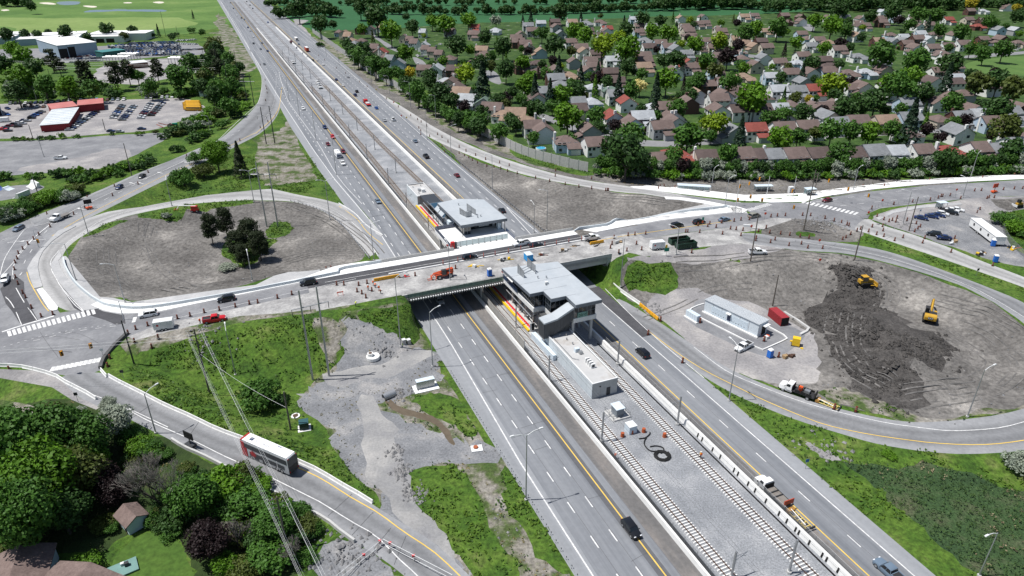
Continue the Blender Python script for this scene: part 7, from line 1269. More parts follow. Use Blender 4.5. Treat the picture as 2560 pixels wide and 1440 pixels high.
# skate park ramps
def quarter(px,py,rz,L_,label,m,hh=2.2):
    r=empty('skate_ramp',tuple(at(px,py)),rz,label,'skate ramp'); P_=[(2.6*math.sin(a),2.6-2.6*math.cos(a)) for a in np.linspace(0,1.35,8)]; P_=[(x,z*hh/2.05) for x,z in P_]; b_=MB(); b_.side(P_+[(P_[-1][0]+.9,P_[-1][1]),(P_[-1][0]+.9,0)],-L_/2,L_/2); b_.build('ramp',m,r); b_=MB()
    for y in (-L_/2,L_/2): b_.bar((P_[-1][0]+.9,y,hh),(P_[-1][0]+.9,y,hh+1),.05)
    b_.build('rail',Steel,r)
quarter(45,490,-.2,6,'nearest white curved skate ramp with scribbles',Offw); quarter(72,470,.9,7,'pale curved skate ramp behind the nearest one',Offw); quarter(30,474,2.9,3,'low pale skate ramp at the back',Bluew,1.); quarter(8,474,2.9,3,'blue skate box at the left',flat('skate blue',G(.05,.10,.30),.6),1.)
# bottom left houses and shed
RoofB=mat('brown shingle',[(.3,G(.13,.095,.085)),(.7,G(.20,.15,.135))],.6,.95,coord='obj',fine=(3.,.2)); Siding=mat('pale blue siding',[(.3,G(.45,.55,.60)),(.7,G(.52,.61,.66))],.4,.7,coord='obj')
def gable(name,p,rz,L_,D,Hh,rise,wm,rm,label,cat='house',ov=.4):
    r=empty(name,tuple(p),rz,label,cat); b_=MB(); b_.side([(-D/2,0),(D/2,0),(D/2,Hh),(0,Hh+rise),(-D/2,Hh)],-L_/2,L_/2); b_.build('wall',wm,r); b_=MB(); s_=rise/(D/2)
    b_.side([(-D/2-ov,Hh-ov*s_),(0,Hh+rise),(D/2+ov,Hh-ov*s_),(D/2+ov,Hh-ov*s_+.18),(0,Hh+rise+.2),(-D/2-ov,Hh-ov*s_+.18)],-L_/2-ov,L_/2+ov); b_.build('roof',rm,r); return r
p=at(336,1310); r=gable('garden_shed',p,.9,4.2,3.6,2.3,1.0,Siding,RoofB,'small pale blue garden shed with brown roof in the tree shade','shed'); box(r,'door',-1.82,-.9,0,.06,.9,1.8,Black)
p=at(45,1500); r=gable('house',p,.35,15,9,3.0,1.6,Siding,RoofB,'house with brown roof and blue gable at the bottom left corner'); b_=MB(); b_.cyl(2.5,-2,4.0,5.2,.15,0,8); b_.build('chimney_pipe',Drum,r)
p=at(195,1510); gable('house',p,-.25,8,13,3.,1.5,Siding,RoofB,'brown roofed house at the bottom edge beside the lawn')
r=empty('garden_table',tuple(at(300,1428)),.6,'flat green tarpaulin with pots on the lawn','tarpaulin'); box(r,'sheet',0,0,.1,5.5,3.2,.25,flat('faded green tarp',G(.14,.26,.24),.6)); box(r,'pot',1.2,.3,.35,.7,.6,.7,Dsteel); box(r,'cover',.6,.8,.35,.6,.5,.5,Offw)
# ================================================================ suburb
RC={k:mat('shingles '+n,[(.3,tuple(x*.8 for x in c)),(.7,tuple(x*1.2 for x in c))],.4,.95,coord='obj',fine=(2.5,.15)) for k,n,c in (('b','brown',G(.145,.108,.098)),('d','dark brown',G(.10,.075,.07)),('g','grey',G(.19,.20,.21)),('l','light grey',G(.34,.36,.38)),('r','red',G(.22,.062,.05)),('t','tan',G(.25,.18,.135)),('e','green grey',G(.12,.17,.14)))}
WC={k:flat(n+' siding',c,.7) for k,n,c in (('w','white',G(.74,.74,.72)),('u','pale blue',G(.42,.52,.62)),('k','brown brick',G(.11,.055,.045)),('c','cream',G(.52,.46,.38)),('y','grey',G(.34,.35,.36)))}
RN_=dict(b='brown',d='dark brown',g='grey',l='light grey',r='red',t='tan',e='greenish'); WN_=dict(w='white',u='pale blue',k='brick',c='cream',y='grey')
HS="""1335 310 b w 1360 322 b w 1415 342 b u 1485 352 b w 1532 288 r w 1580 302 b u 1652 312 b y 1312 290 t w 1289 279 t w 1480 247 l u 1440 250 g y 1567 250 r w 1635 257 l y 1660 266 b w 1485 211 l y 1526 215 e y 1742 232 t w 1807 230 b y 1847 228 d w 1795 272 b w 1847 272 d w 1900 270 d w 1885 317 r w 1832 320 g y
1345 172 d k 1390 172 b w 1467 176 b y 1525 177 d k 1420 181 t c 1435 150 b y 1475 147 b y 1482 161 b w 1610 135 b k 1610 150 b k 1607 165 t y 1720 152 r w 1726 164 b w 1530 147 l w 1887 160 b c 1857 185 t c 1850 125 b u 1856 139 b u 1352 125 t u 1322 115 b c 1427 102 b w 1452 117 b w 1460 127 t w 1295 102 b k 1312 106 b k 1290 92 b c 1303 84 b c 1330 75 b y 1402 80 g y 1352 55 l u 1387 52 d k 1430 53 t w 1465 53 g w 1500 50 b w 1320 62 g y 1390 65 b y 1517 70 r w 1585 45 l u 1597 62 b c 1597 77 b u 1612 95 g u 1650 105 b u 1670 115 b u 1690 120 g w 1715 130 g w 1710 65 b c 1715 70 b c 1720 76 b c 1722 83 b c 1747 92 b w 1767 100 b w 1745 57 b w 1762 55 b w 1702 42 t w 1757 40 b w 1797 69 b c 1801 77 b c 1842 97 t c 1862 105 t c 1885 112 t c 1915 115 b c 1912 75 t w 1860 40 t w 1885 37 b w
1960 37 b k 1970 49 b k 2002 40 b k 2003 50 b w 2070 41 b w 2112 42 g w 2152 44 b w 2202 44 b k 2205 53 b k 2205 27 l w 2145 55 b c 2162 61 b w 2240 42 l u 2282 45 b w 2295 62 b w 2322 60 b c 2370 47 r w 2420 47 b c 2457 50 b k 2445 60 r k 2425 25 b k 2457 22 l w 2517 15 b w 2537 72 l y 1935 75 t w 2003 82 b u 2019 91 b u 2046 97 b w 2073 102 t w 2027 111 g w 2140 87 t w 2195 99 t k 2227 82 b u 2257 90 l w 2231 100 g w 2266 106 b k 2293 94 b k 2320 95 l w 2385 84 b w 2457 95 b k 2502 95 b k 2545 100 b c 2095 122 b w 2145 135 g w 2287 117 b w 2330 117 b w 2368 112 b w 2406 108 b w 2440 107 r w 2356 127 b w 2005 136 b w
1947 152 b w 1995 150 l u 2060 147 d k 2066 159 d k 1975 180 b w 2025 179 b w 2067 175 b u 2120 175 b w 2163 172 l u 2208 170 b c 1927 187 l u 1945 222 l w 1990 222 g w 2035 220 r w 2130 215 b w 2156 215 b w 2330 202 d w 2385 202 d w 1945 267 l w 2038 266 b w 2064 267 b w 2090 260 b w 2340 250 b w 1957 315 b w 2015 312 b w 2090 305 g w 2140 300 b w 2210 300 t c 2272 292 g u 2350 287 b c 2402 287 g k 2445 282 l w 2520 277 g y
1652 389 b c 1692 373 r c 1762 384 d c 1847 384 b c 1900 382 d u 1934 382 g u 1982 382 b w 2040 380 d w 2135 378 d w 2180 376 g w 2233 373 l w 2302 369 b w 2370 366 r w 2447 366 b w 2492 366 g w 2535 352 g w
847 75 b u 862 82 t c 870 88 t c 878 95 t c 886 103 g u 903 96 b y 901 70 d k 926 70 d y 952 65 t w 937 118 b c 945 123 b c 953 129 r c 963 136 b c 975 145 g u 996 155 g u 1010 90 b c 1025 98 b w 1036 105 b w 1060 110 l w 1064 118 b w 1081 123 b c 1098 131 b c 1123 140 b y 1057 78 l w 1125 75 b y 1187 65 r w 1185 75 b c 1186 83 b c 1238 70 l w 1205 121 t c 1211 130 b c 1061 168 b c 1091 170 l w 1136 170 d k 1115 197 l u 1127 205 b c 1140 217 b y 1155 227 t c 1168 242 l u 1213 252 e y 1231 267 b w 1261 277 t w 1196 142 b y"""
hv=HS.split(); HL=[(int(hv[i]),int(hv[i+1]),hv[i+2],hv[i+3]) for i in range(0,len(hv),4)]
RW0=ahead((1640,395),(2560,352))
Win=flat('house window',G(.03,.04,.055),.15,0,.6)
def housemesh(var,chim):
    k=('house',var)
    if k in proto: return proto[k]
    L_,D,Hh,rise=(10.6,9.6,5.3,3.0) if var!=2 else (11.5,9.5,4.2,2.4); P={}
    b_=MB(); b_.side([(-L_/2,-.3),(L_/2,-.3),(L_/2,Hh),(-L_/2,Hh)],-D/2,D/2)
    if var==2: pass
    else: 
        for sx in (-1,1): b_.add([(sx*L_/2,-D/2,Hh),(sx*L_/2,D/2,Hh),(sx*L_/2,0,Hh+rise)],[(0,1,2) if sx>0 else (0,2,1)])
    P['wall']=b_.mesh('wall',WC['w']); o=.45; b_=MB(); z0=Hh-o*rise/(D/2)
    if var==2: A=[(-L_/2-o,-D/2-o,z0),(L_/2+o,-D/2-o,z0),(L_/2+o,D/2+o,z0),(-L_/2-o,D/2+o,z0),(-L_/2+D/2,0,Hh+rise),(L_/2-D/2,0,Hh+rise)]; b_.add(A,[(0,1,5,4),(1,2,5),(2,3,4,5),(3,0,4),(0,3,2,1)])
    else:
        for sy in (-1,1): b_.add([(-L_/2-o,sy*(D/2+o),z0),(L_/2+o,sy*(D/2+o),z0),(L_/2+o,0,Hh+rise),(-L_/2-o,0,Hh+rise),(-L_/2-o,sy*(D/2+o),z0+.2),(L_/2+o,sy*(D/2+o),z0+.2),(L_/2+o,0,Hh+rise+.2),(-L_/2-o,0,Hh+rise+.2)],[(0,1,2,3)[::-sy],(4,5,6,7)[::-sy],(0,1,5,4),(1,2,6,5),(3,0,4,7)])
    P['roof']=b_.mesh('roof',RC['b'])
    b_=MB(); b_.box(-L_/2+.2,.6,0,1.,1.3,Hh+rise+1.3); P['chimney']=b_.mesh('chimney',WC['w'])
    b_=MB(); b_.box(2.6,-D/2-1.6,-.3,6.2,3.4,3.1); P['garage']=b_.mesh('garage',WC['w'])
    b_=MB(); b_.add([(-.9,-D/2-3.8,2.7),(6.1,-D/2-3.8,2.7),(6.1,-D/2+.02,4.3),(-.9,-D/2+.02,4.3),(-.9,-D/2-3.8,2.9),(6.1,-D/2-3.8,2.9),(6.1,-D/2+.02,4.5),(-.9,-D/2+.02,4.5)],[(3,2,1,0),(4,5,6,7),(0,1,5,4),(1,2,6,5),(3,0,4,7)]); P['garage_roof']=b_.mesh('garage_roof',RC['b'])
    b_=MB(); b_.box(3.,-D/2-3.32,0,4.4,.06,2.2); P['garage_door']=b_.mesh('garage_door',WC['y'])
    ws=[]; 
    for x,y,z,ax in ((-4.2,-D/2-.03,3.3,0),(-1.8,-D/2-.03,3.3,0),(.6,-D/2-.03,4.25 if var!=2 else 3.3,0),(4.,-D/2-.03,4.3 if var!=2 else 3.3,0),(-3.6,-D/2-.03,.8,0),(-L_/2-.03,-1.5,3.4,1),(-L_/2-.03,2.2,1.0,1)): ws.append((x,y,z,ax))
    P['ws']=ws; P['dim']=(L_,D)
    if 'win' not in proto: b_=MB(); b_.box(0,0,0,1.5,.07,1.3); proto['win']=b_.mesh('window',Win); b_=MB(); b_.box(0,0,-.1,1.75,.05,1.5); proto['winf']=b_.mesh('frame',White)
    proto[k]=P; return P
ORD=lambda n:['zero','first','second','third','fourth','fifth','sixth','seventh','eighth','ninth','tenth','eleventh','twelfth'][n] if n<13 else f'{n}th'
ROWS=[(340,'front row'),(285,'second row'),(240,'third row'),(195,'fourth row'),(145,'fifth row'),(115,'sixth row'),(88,'seventh row'),(60,'eighth row'),(-1,'farthest row')]
def rowof(py,px): 
    for i,(y,n) in enumerate(ROWS):
        if py>=y: return i
    return len(ROWS)-1
rr=random.Random(31); HPX=[gp(a,b,6.6) for a,b,_,_ in HL]; k=0
ST=[R['p'] for R in REG if R['name'] in ('street','park_lawn')]
for _ in range(6000):
    if k>=66: break
    px,py=rr.uniform(1290,2575),rr.uniform(62,330)
    if px>2390 and 120<py<190: continue
    p=gp(px,py,6.6)
    if min(np.hypot(*(p-q)) for q in HPX)<12.5 or any(pip(np.array([p]),s_)[0] for s_ in ST): continue
    HPX.append(p); HL.append((int(px),int(py),rr.choice('bbbbbddggl'),rr.choice('wwwwucyk'))); k+=1
cnt={}; HOUSES=[]
for px,py,rc_,wc_ in sorted(HL):
    i=rowof(py,px); cnt[i]=cnt.get(i,0)+1; rr=random.Random(px*7+py)
    p=gp(px,py,6.6); z=h1(*p); var=rr.choice([0,0,0,1,2]); P=housemesh(2 if var==2 else 0,1); rz=RW0+rr.uniform(-.06,.06)
    if px<1290: rz=RW0-.35+rr.uniform(-.1,.1)
    if py<340 and rr.random()<.35: rz+=math.pi/2*(1 if rr.random()<.6 else -1)
    elif 200<py<340 and rr.random()<.3: rz+=math.pi
    sc=1.0+rr.random()*.16; tw=px<1110 and py<160; ordn=f'{ORD(cnt[i])} house from the wall in the {ROWS[i][1]}'
    r=empty('house',(p[0],p[1],z),rz,f'{WN_[wc_]} {RN_[rc_]} roofed {ordn}','house','suburban houses'); r.scale=(sc*(.62 if tw else .88 if py>340 else 1),sc*(1.12 if py>340 else 1),sc); HOUSES.append((p[0],p[1],ordn,7.5,rz))
    def pt(nm,m=None):
        o=link(nm,P[nm],r)
        if m: o.material_slots[0].link='OBJECT'; o.material_slots[0].material=m
        return o
    pt('wall',WC[wc_]); pt('roof',RC[rc_])
    if rr.random()<.6: pt('chimney',WC['w' if wc_!='k' else 'k'])
    if var!=1 and not tw: g_=pt('garage',WC[wc_]); pt('garage_roof',RC[rc_]); pt('garage_door',WC['y'] if rr.random()<.5 else WC['w'])
    for x,y,zz,ax in P['ws']:
        w_=link('window',proto['win'],r,(x,y,zz),(0,0,math.pi/2 if ax else 0))
        if py>210: link('frame',proto['winf'],w_)
    if var!=2 and py>100: [link('window',proto['win'],r,(x,P['dim'][1]/2+.03,3.4)) for x in (-3.5,0,3.5)]
HP=np.array([h_[:2] for h_ in HOUSES])
# back garden fences, pools, awning in the front row
for px,py,lab in ((2215,412,'round blue garden pool behind the silver bushes'),(1352,375,'small blue garden pool behind the noise wall')): p=at(px,py); r=empty('garden_pool',tuple(p),0,lab,'pool'); b_=MB(); b_.cyl(0,0,0,1.1,2.6,0,20); b_.build('wall',White,r); b_=MB(); b_.cyl(0,0,1.1,1.13,2.4,0,20); b_.build('water',flat('pool water',G(.05,.35,.55),.1),r)
p=at(2315,400); r=empty('carport',tuple(p),RW0,'white arched carport canopy behind the bushes','canopy'); b_=MB(); b_.side([(2.6*math.cos(a),2.2+.8*math.sin(a)) for a in np.linspace(0,math.pi,9)],-3,3); b_.build('canopy',White,r); [box(r,'post',x,y,0,.1,.1,2.2,Steel) for x in (-2.5,2.5) for y in (-2.8,2.8)]
# ================================================================ vegetation
LM={k:leafmat('leaves '+n,c) for k,n,c in (('d','dark green',G(.027,.070,.016)),('m','mid green',G(.042,.112,.017)),('v','bright green',G(.068,.165,.010)),('l','lime green',G(.135,.225,.010)),('y','yellow',G(.30,.27,.02)),('p','dark purple',G(.013,.0075,.009)),('s','silvery',G(.20,.25,.215)),('c','blue green conifer',G(.016,.040,.021)),('n','dark pine',G(.021,.034,.014)),('w','cream flowered',G(.48,.47,.22)),('o','olive green',G(.052,.078,.016)),('a','grey bare',G(.13,.115,.10)))}
LN=dict(d='dark green',m='mid green',v='bright green',l='lime green',y='yellow',p='dark purple',s='silvery',c='blue green',n='dark',w='cream flowered',o='olive green',a='grey bare')
Bark=mat('bark',[(.3,G(.06,.05,.042)),(.7,G(.11,.095,.08))],1.5,.95,coord='obj')
def quads(C_,Nn,size,rng,asp=.7):
    """leaf-clump quads centred at C_, normals near Nn"""
    n=len(C_); Nn=Nn+rng.normal(0,.55,(n,3)); Nn/=np.linalg.norm(Nn,axis=1)[:,None]; a=np.cross(Nn,rng.normal(0,1,(n,3))); a/=np.linalg.norm(a,axis=1)[:,None]; b=np.cross(Nn,a); s_=size*rng.uniform(.6,1.3,n)[:,None]
    V=np.stack([C_+a*s_,C_+b*s_*asp,C_-a*s_*.9,C_-b*s_*asp],1).reshape(-1,3); return V
def qmesh(name,V,mats,trunk=None):
    n=len(V)//4; me=bpy.data.meshes.new(name); vs_=V.tolist(); fs=[(4*i,4*i+1,4*i+2,4*i+3) for i in range(n)]; mi=[0]*n
    if trunk: b=len(vs_); vs_+=trunk.v; fs+=[tuple(i+b for i in f) for f in trunk.f]; mi+=[1]*len(trunk.f)
    me.from_pydata(vs_,[],fs); [me.materials.append(m) for m in mats]; me.polygons.foreach_set('material_index',mi); me.update(); return me
def crown(kind,nl,nq,leaf,seed):
    """unit crown: radius 1 in x,y; base of the tree at z=0"""
    rng=np.random.default_rng(seed); P=[];N_=[]
    if kind=='round':
        for i in range(nl):
            u=rng.normal(0,1,3); u/=np.linalg.norm(u); u[2]=u[2]*.8+.1; c_=u*np.array([.68,.68,.72])*rng.uniform(.55,1.05); rr=rng.uniform(.22,.40)
            d=rng.normal(0,1,(nq,3)); d/=np.linalg.norm(d,axis=1)[:,None]; d[:,2]=np.abs(d[:,2])*np.where(rng.random(nq)<.8,1,-1); q=c_+d*rr*rng.uniform(.75,1.08,(nq,1)); P.append(q+np.array([0,0,1.25])); N_.append(d+np.array([0,0,.25]))
    elif kind=='cone':
        n=nl*nq; t=rng.random(n)**.75; an=rng.uniform(0,2*pi,n); lay=.86+.14*np.sin(t*34+an*1.); rad=(1-t)*.62*lay*rng.uniform(.72,1.05,n)+.02; P.append(np.column_stack([rad*np.cos(an),rad*np.sin(an),.2+t*2.8-rad*.18])); N_.append(np.column_stack([np.cos(an),np.sin(an),np.full(n,.7)]))
    elif kind=='pine':
        for i in range(nl):
            t=rng.random(); an=rng.uniform(0,2*pi); rr=.75*(1-abs(t-.35)*.9)*rng.uniform(.4,1); c_=np.array([rr*np.cos(an),rr*np.sin(an),.7+t*1.7]); d=rng.normal(0,1,(nq,3)); d/=np.linalg.norm(d,axis=1)[:,None]; P.append(c_+d*np.array([.26,.26,.13])*rng.uniform(.6,1.05,(nq,1))); N_.append(d+np.array([0,0,.5]))
    elif kind=='bush':
        for i in range(nl):
            an=rng.uniform(0,2*pi); rr=.75*rng.random()**.5; c_=np.array([rr*np.cos(an),rr*np.sin(an),.25+rng.uniform(0,.6)*(1-rr*.6)]); d=rng.normal(0,1,(nq,3)); d/=np.linalg.norm(d,axis=1)[:,None]; d[:,2]=np.abs(d[:,2]); P.append(c_+d*rng.uniform(.2,.36)*rng.uniform(.7,1.08,(nq,1))); N_.append(d+np.array([0,0,.3]))
    return quads(np.vstack(P),np.vstack(N_),leaf,rng)
def trunkmb(kind,seed=0):
    rr=random.Random(seed); t=MB()
    if kind=='round':
        t.bar((0,0,0),(0,0,.75),.055,0,6,.04)
        for i in range(5): a=i*1.26+rr.random(); t.bar((0,0,.55+.06*i),(.45*math.cos(a),.45*math.sin(a),1.05+.1*i),.03,0,4,.01)
    elif kind=='cone': t.bar((0,0,0),(0,0,2.7),.05,0,6,.008)
    elif kind=='pine': t.bar((0,0,0),(0,0,2.2),.05,0,6,.015); [t.bar((0,0,.7+.28*i),(.55*math.cos(i*2.1),.55*math.sin(i*2.1),.85+.28*i),.022,0,4,.008) for i in range(6)]
    else: [t.bar((0,0,0),(.4*math.cos(i*1.5),.4*math.sin(i*1.5),.5),.02,0,4,.008) for i in range(4)]
    return t
VAR={}
for kd,nv,nl,nq,lf in (('round',5,34,30,.115),('cone',2,40,24,.085),('pine',3,60,26,.085),('bush',5,16,26,.12)):
    for i in range(nv): VAR[(kd,i)]=qmesh(kd+'_foliage',crown(kd,nl,nq,lf,i*11+5),[LM['m'],Bark],trunkmb(kd,i))
NEAR={}
for kd,nv,nl,nq,lf in (('round',3,90,100,.052),('pine',2,120,70,.046),('bush',3,36,70,.062),('cone',1,60,70,.05)):
    for i in range(nv): NEAR[(kd,i)]=(qmesh('crown',crown(kd,nl,nq,lf,i*7+90),[LM['m']]),trunkmb(kd,i).mesh('trunk',Bark))
NMS=dict(round='tree',cone='conifer_tree',pine='pine_tree',bush='shrub'); SAY=dict(round='tree',cone='conifer',pine='pine',bush='shrub')
def tree(kd,px,py,dpx,col,label,group,near=False,hs=1.,world=None,rad=None,rr=random.Random(1)):
    """px,py: middle of the crown, dpx its width in the photograph"""
    if world is None:
        zc={'round':1.25,'cone':1.4,'pine':1.5,'bush':.5}[kd]; z=0
        for _ in range(8): p=gp(px,py,z); dist=math.hypot(p[1]*cth+(CH-z)*sth,0); rad=dpx/2*dist/F; z=h1(*p)+zc*rad*hs
        z0=h1(*p)
    else: p=world; z0=h1(*p)
    rz=rr.uniform(0,6.28); sc=(rad*rr.uniform(.92,1.08),rad*rr.uniform(.92,1.08),rad*hs*rr.uniform(.92,1.08)); nm=NMS[kd]
    TQ.append((rad/math.hypot(p[0],p[1],CH),kd,nm,(p[0],p[1],z0-.05),rz,sc,col,label,group,near,rr.random()))
TQ=[]
def grow(q):
    _,kd,nm,p,rz,sc,col,label,group,near,u=q
    if near:
        k=(kd,int(u*sum(1 for q in NEAR if q[0]==kd))); r=empty(nm,p,rz,label,SAY[kd],group); r.scale=sc; c_=link('crown',NEAR[k][0],r); c_.material_slots[0].link='OBJECT'; c_.material_slots[0].material=LM[col]; link('trunk',NEAR[k][1],r); return r
    k=(kd,int(u*sum(1 for q in VAR if q[0]==kd))); o=link(nm,VAR[k],None,p,(0,0,rz),sc); o.material_slots[0].link='OBJECT'; o.material_slots[0].material=LM[col]; return tag(o,label,SAY[kd],group)
def parse(s_): 
    v_=s_.split(); return [(int(v_[i]),int(v_[i+1]),int(v_[i+2]),v_[i+3]) for i in range(0,len(v_),4)]
SUB=parse("""1420 292 67 v 1785 305 62 l 1565 120 65 v 1505 117 52 l 1547 97 40 l 1435 78 40 v 1462 88 42 v 1672 85 42 v 1740 112 42 v 1797 105 40 l 1632 80 35 v 1887 75 38 v 1862 85 42 m 1667 200 55 v 1405 237 50 v 1307 155 38 v 1312 212 50 v 1880 245 75 v 1692 272 48 m 1487 292 48 m 1342 272 45 d 1315 270 38 d 1567 165 45 d 1690 150 45 d 1662 150 38 d 1770 152 42 m 1825 205 50 m 1750 200 40 m 1790 175 40 o 1400 28 42 d 1607 48 35 d 1650 50 30 d 1565 75 38 d 1387 110 50 d 1355 85 30 m 1442 225 42 d 1575 230 42 m 1600 218 32 w 1605 275 30 d 1497 322 38 d 1537 312 32 p 1580 338 62 m 1720 340 75 m 1425 348 32 m 1290 310 38 d 1820 140 45 p 1722 97 18 p 1322 125 22 p 1845 115 30 p
2082 212 65 l 2190 250 60 d 2250 220 70 m 2280 190 55 v 2220 210 55 v 2310 235 50 d 2160 262 55 d 2120 275 48 d 2207 137 65 m 2290 152 62 m 2375 160 55 d 2447 205 60 o 2495 205 52 d 2535 222 60 o 2385 260 55 m 2462 132 40 m 2510 122 45 m 2427 122 32 m 1945 68 45 m 1992 105 32 v 2060 122 32 v 2102 110 28 p 2080 65 50 v 2037 48 38 v 2115 77 32 m 2027 160 45 d 1955 287 48 m 2012 283 45 d 2055 280 32 p 2112 270 52 d 2232 30 40 d 2300 38 38 m 2342 38 38 m 2430 10 28 y 2540 20 20 y 2100 22 42 d 2177 42 30 d 2247 52 25 p 2275 60 30 m 2350 78 32 m 2402 82 36 m 2477 55 36 m 2545 42 32 d 2080 328 60 m 2130 330 50 m 2175 332 50 v 1995 342 45 m 1952 352 60 v 2040 330 38 o 2232 325 42 m 2515 322 70 o 2495 270 65 d 2410 305 36 p 2350 342 30 p 2024 250 22 y
1567 385 95 d 1530 372 60 d 1602 400 60 d 1685 394 45 m 1705 416 38 p 1817 388 48 m 2102 384 55 m 2365 396 55 d 2530 372 58 d 2435 398 40 m
905 125 38 d 905 75 26 v 977 78 50 v 1012 132 40 v 942 42 60 d 900 18 40 d 745 22 45 d 800 62 42 d 832 60 22 d 1162 185 50 l 1200 160 40 d 1037 212 36 d 1102 230 55 d 1127 252 42 d 995 185 34 m 1025 182 30 y 932 152 36 d 962 160 30 m 1075 195 40 d 1115 58 44 v 1170 48 38 v 1030 65 34 d 1080 50 34 v 1240 50 28 s 1212 95 32 d 1142 115 48 d 1175 125 26 v 1257 117 44 d 1265 175 44 d 1172 292 45 m 1200 305 45 m 1247 327 44 m 1247 250 42 d 865 110 28 d 1275 300 36 d""")
TS=[]; tc={}
def subtree(px,py,dpx,col,kd='round',world=None,rad=None,hs=1.):
    p=gp(px,py,5) if world is None else world; d=np.hypot(*(HP-np.array(p)).T); i=int(d.argmin()); h_=HOUSES[i]; dx,dy=p[0]-h_[0],p[1]-h_[1]
    rel=('right of' if dx>0 else 'left of') if abs(dx)>abs(dy) else ('behind' if dy>0 else 'before'); lab=f'{LN[col]} {SAY[kd]} {rel} the {h_[2]}'
    k=tc.get(lab,0); tc[lab]=k+1
    if k: lab=f'{["smaller","smallest","outer","outermost"][min(3,k-1)]} '+lab
    TS.append(p); return tree(kd,px,py,dpx*1.27,col,lab,'suburban trees',world=world,rad=rad,hs=hs)
for a in SUB: subtree(*a)
for px,py,w,hh in ((1337,230,26,1.25),(1375,240,28,1.2),(1546,226,26,1.3),(1640,232,30,1.2),(1637,272,26,1.1),(1452,190,24,1.),(1495,187,24,1.),(1397,175,26,1.),(1307,52,12,1.),(1327,47,14,1.),(1452,50,14,1.),(1850,345,34,1.1),(2275,318,50,1.),(2365,212,38,1.1),(1207,222,50,.9),(2180,420,20,1.),(1560,60,14,1.1),(2320,65,18,1.1),(1690,78,16,1.1),(2005,190,22,1.)): subtree(px,py,w*1.75,'c','cone',hs=hh*.72)
# gap-filling garden trees
TP=[tuple(t) for t in TS]; rr=random.Random(21); n_=0
for _ in range(4000):
    if n_>=165: break
    px,py=rr.uniform(800,2580),rr.uniform(44,365)
    if py<60 and px<1000 or px<1290 and py>115+(px-860)*.58 or (px>2400 and 135<py<188): continue
    p=gp(px,py,3); 
    if np.hypot(*(HP-p).T).min()<9.0 or min(math.hypot(p[0]-q[0],p[1]-q[1]) for q in TP)<7.5: continue
    TP.append(tuple(p)); n_+=1; subtree(px,py,0,rr.choice('ddddmmmmvvolp'),rr.choice(['round']*5+['cone']),world=p,rad=rr.uniform(3.4,5.8))
# hedge of shrubs and silver willows between verge and front row
rr=random.Random(4); k=0
for x in range(1500,2600,17):
    for row in (0,1,2):
        c_=rr.choice('sssvmmv') if row==1 else rr.choice('vmmdvs') if row==0 else rr.choice('dmms')
        y=np.interp(x,[1500,1700,1900,2100,2300,2600],[428,437,440,436,430,420])-row*11; side='bush line under the front row'
        tree('bush' if row<2 else 'round',x+rr.uniform(-5,5),y+rr.uniform(-3,3),rr.uniform(30,46) if row<2 else 34,c_,f'{LN[c_]} {["low shrub at the foot","shrub in the middle","taller tree at the back"][row]} of the {side}','bushes under the front row',rr=rr,hs=1.25)
# left side trees
for px,py,w,c_,kd,lab in ((212,182,58,'n','pine','leftmost dark pine in front of the substation'),(285,180,62,'n','pine','broad dark pine in front of the substation'),(318,178,50,'n','pine','second broad dark pine in front of the substation'),(390,172,48,'n','pine','dark pine at the right of the substation'),(342,187,34,'m','round','green tree between the substation pines'),(475,162,65,'m','round','big green tree at the right end of the substation'),(448,192,58,'m','round','green tree below the big one at the substation end'),(545,165,50,'n','pine','lower tall dark pine beside the highway'),(528,118,44,'o','round','olive dark tree beside the highway strip'),(532,140,40,'n','pine','upper tall dark pine beside the highway'),(125,145,48,'n','pine','dark pine before the big warehouse'),(145,160,40,'n','pine','smaller dark pine before the big warehouse'),(58,142,55,'v','round','bright tree left of the big warehouse'),(85,168,58,'d','round','dark tree left of the bright lawn'),(50,192,62,'v','round','bright bushy tree at the left photo edge'),(30,122,45,'v','round','bright tree under the long white sheds'),(8,165,60,'d','round','dark tree cut by the left photo edge'),(78,16,30,'d','round','tall lone tree on the golf course'),(160,80,42,'d','round','largest dark tree of the golf course edge'),(217,91,28,'d','round','dark tree near the end of the white sheds'),(267,74,40,'d','round','leaning dark tree of the golf course edge'),(92,86,30,'d','round','dark tree behind the white sheds'),(62,87,30,'d','round','second dark tree behind the white sheds'),(332,76,28,'d','round','tree behind the salvage yard'),(395,78,22,'c','cone','pointed conifer behind the salvage yard'),(482,38,14,'c','cone','slim conifer on the golf course'),(15,88,40,'d','round','dark tree behind the sheds at the left edge'),(120,80,22,'d','round','small tree on the golf course edge'),(310,88,26,'o','round','low tree between salvage yard and golf course'),(430,90,24,'d','round','low dark tree at the far corner of the yard'),(200,45,0,'d','round','')[:0] or (505,80,22,'m','round','small green tree at the strip corner'),(110,215,50,'m','round','green tree in the belt behind the gravel lot left'),(165,218,46,'v','round','bright tree in the belt behind the gravel lot'),(230,222,44,'m','round','green tree in the middle of the belt behind the lot'),(375,218,40,'m','round','green tree in the belt behind the lamp post'),(40,225,55,'d','round','dark tree in the belt at the left edge'),(30,215,36,'s','round','silvery tree in the belt at the left edge'),(70,212,30,'s','round','silvery tree beside the dark one in the belt'),(550,222,50,'m','round','green tree below the tall pines'),(575,262,44,'m','round','green tree where the exit road begins')): 
    tree(kd,px,py,w*(1.3 if py>185 else 1.),c_,lab,'trees on the left side')
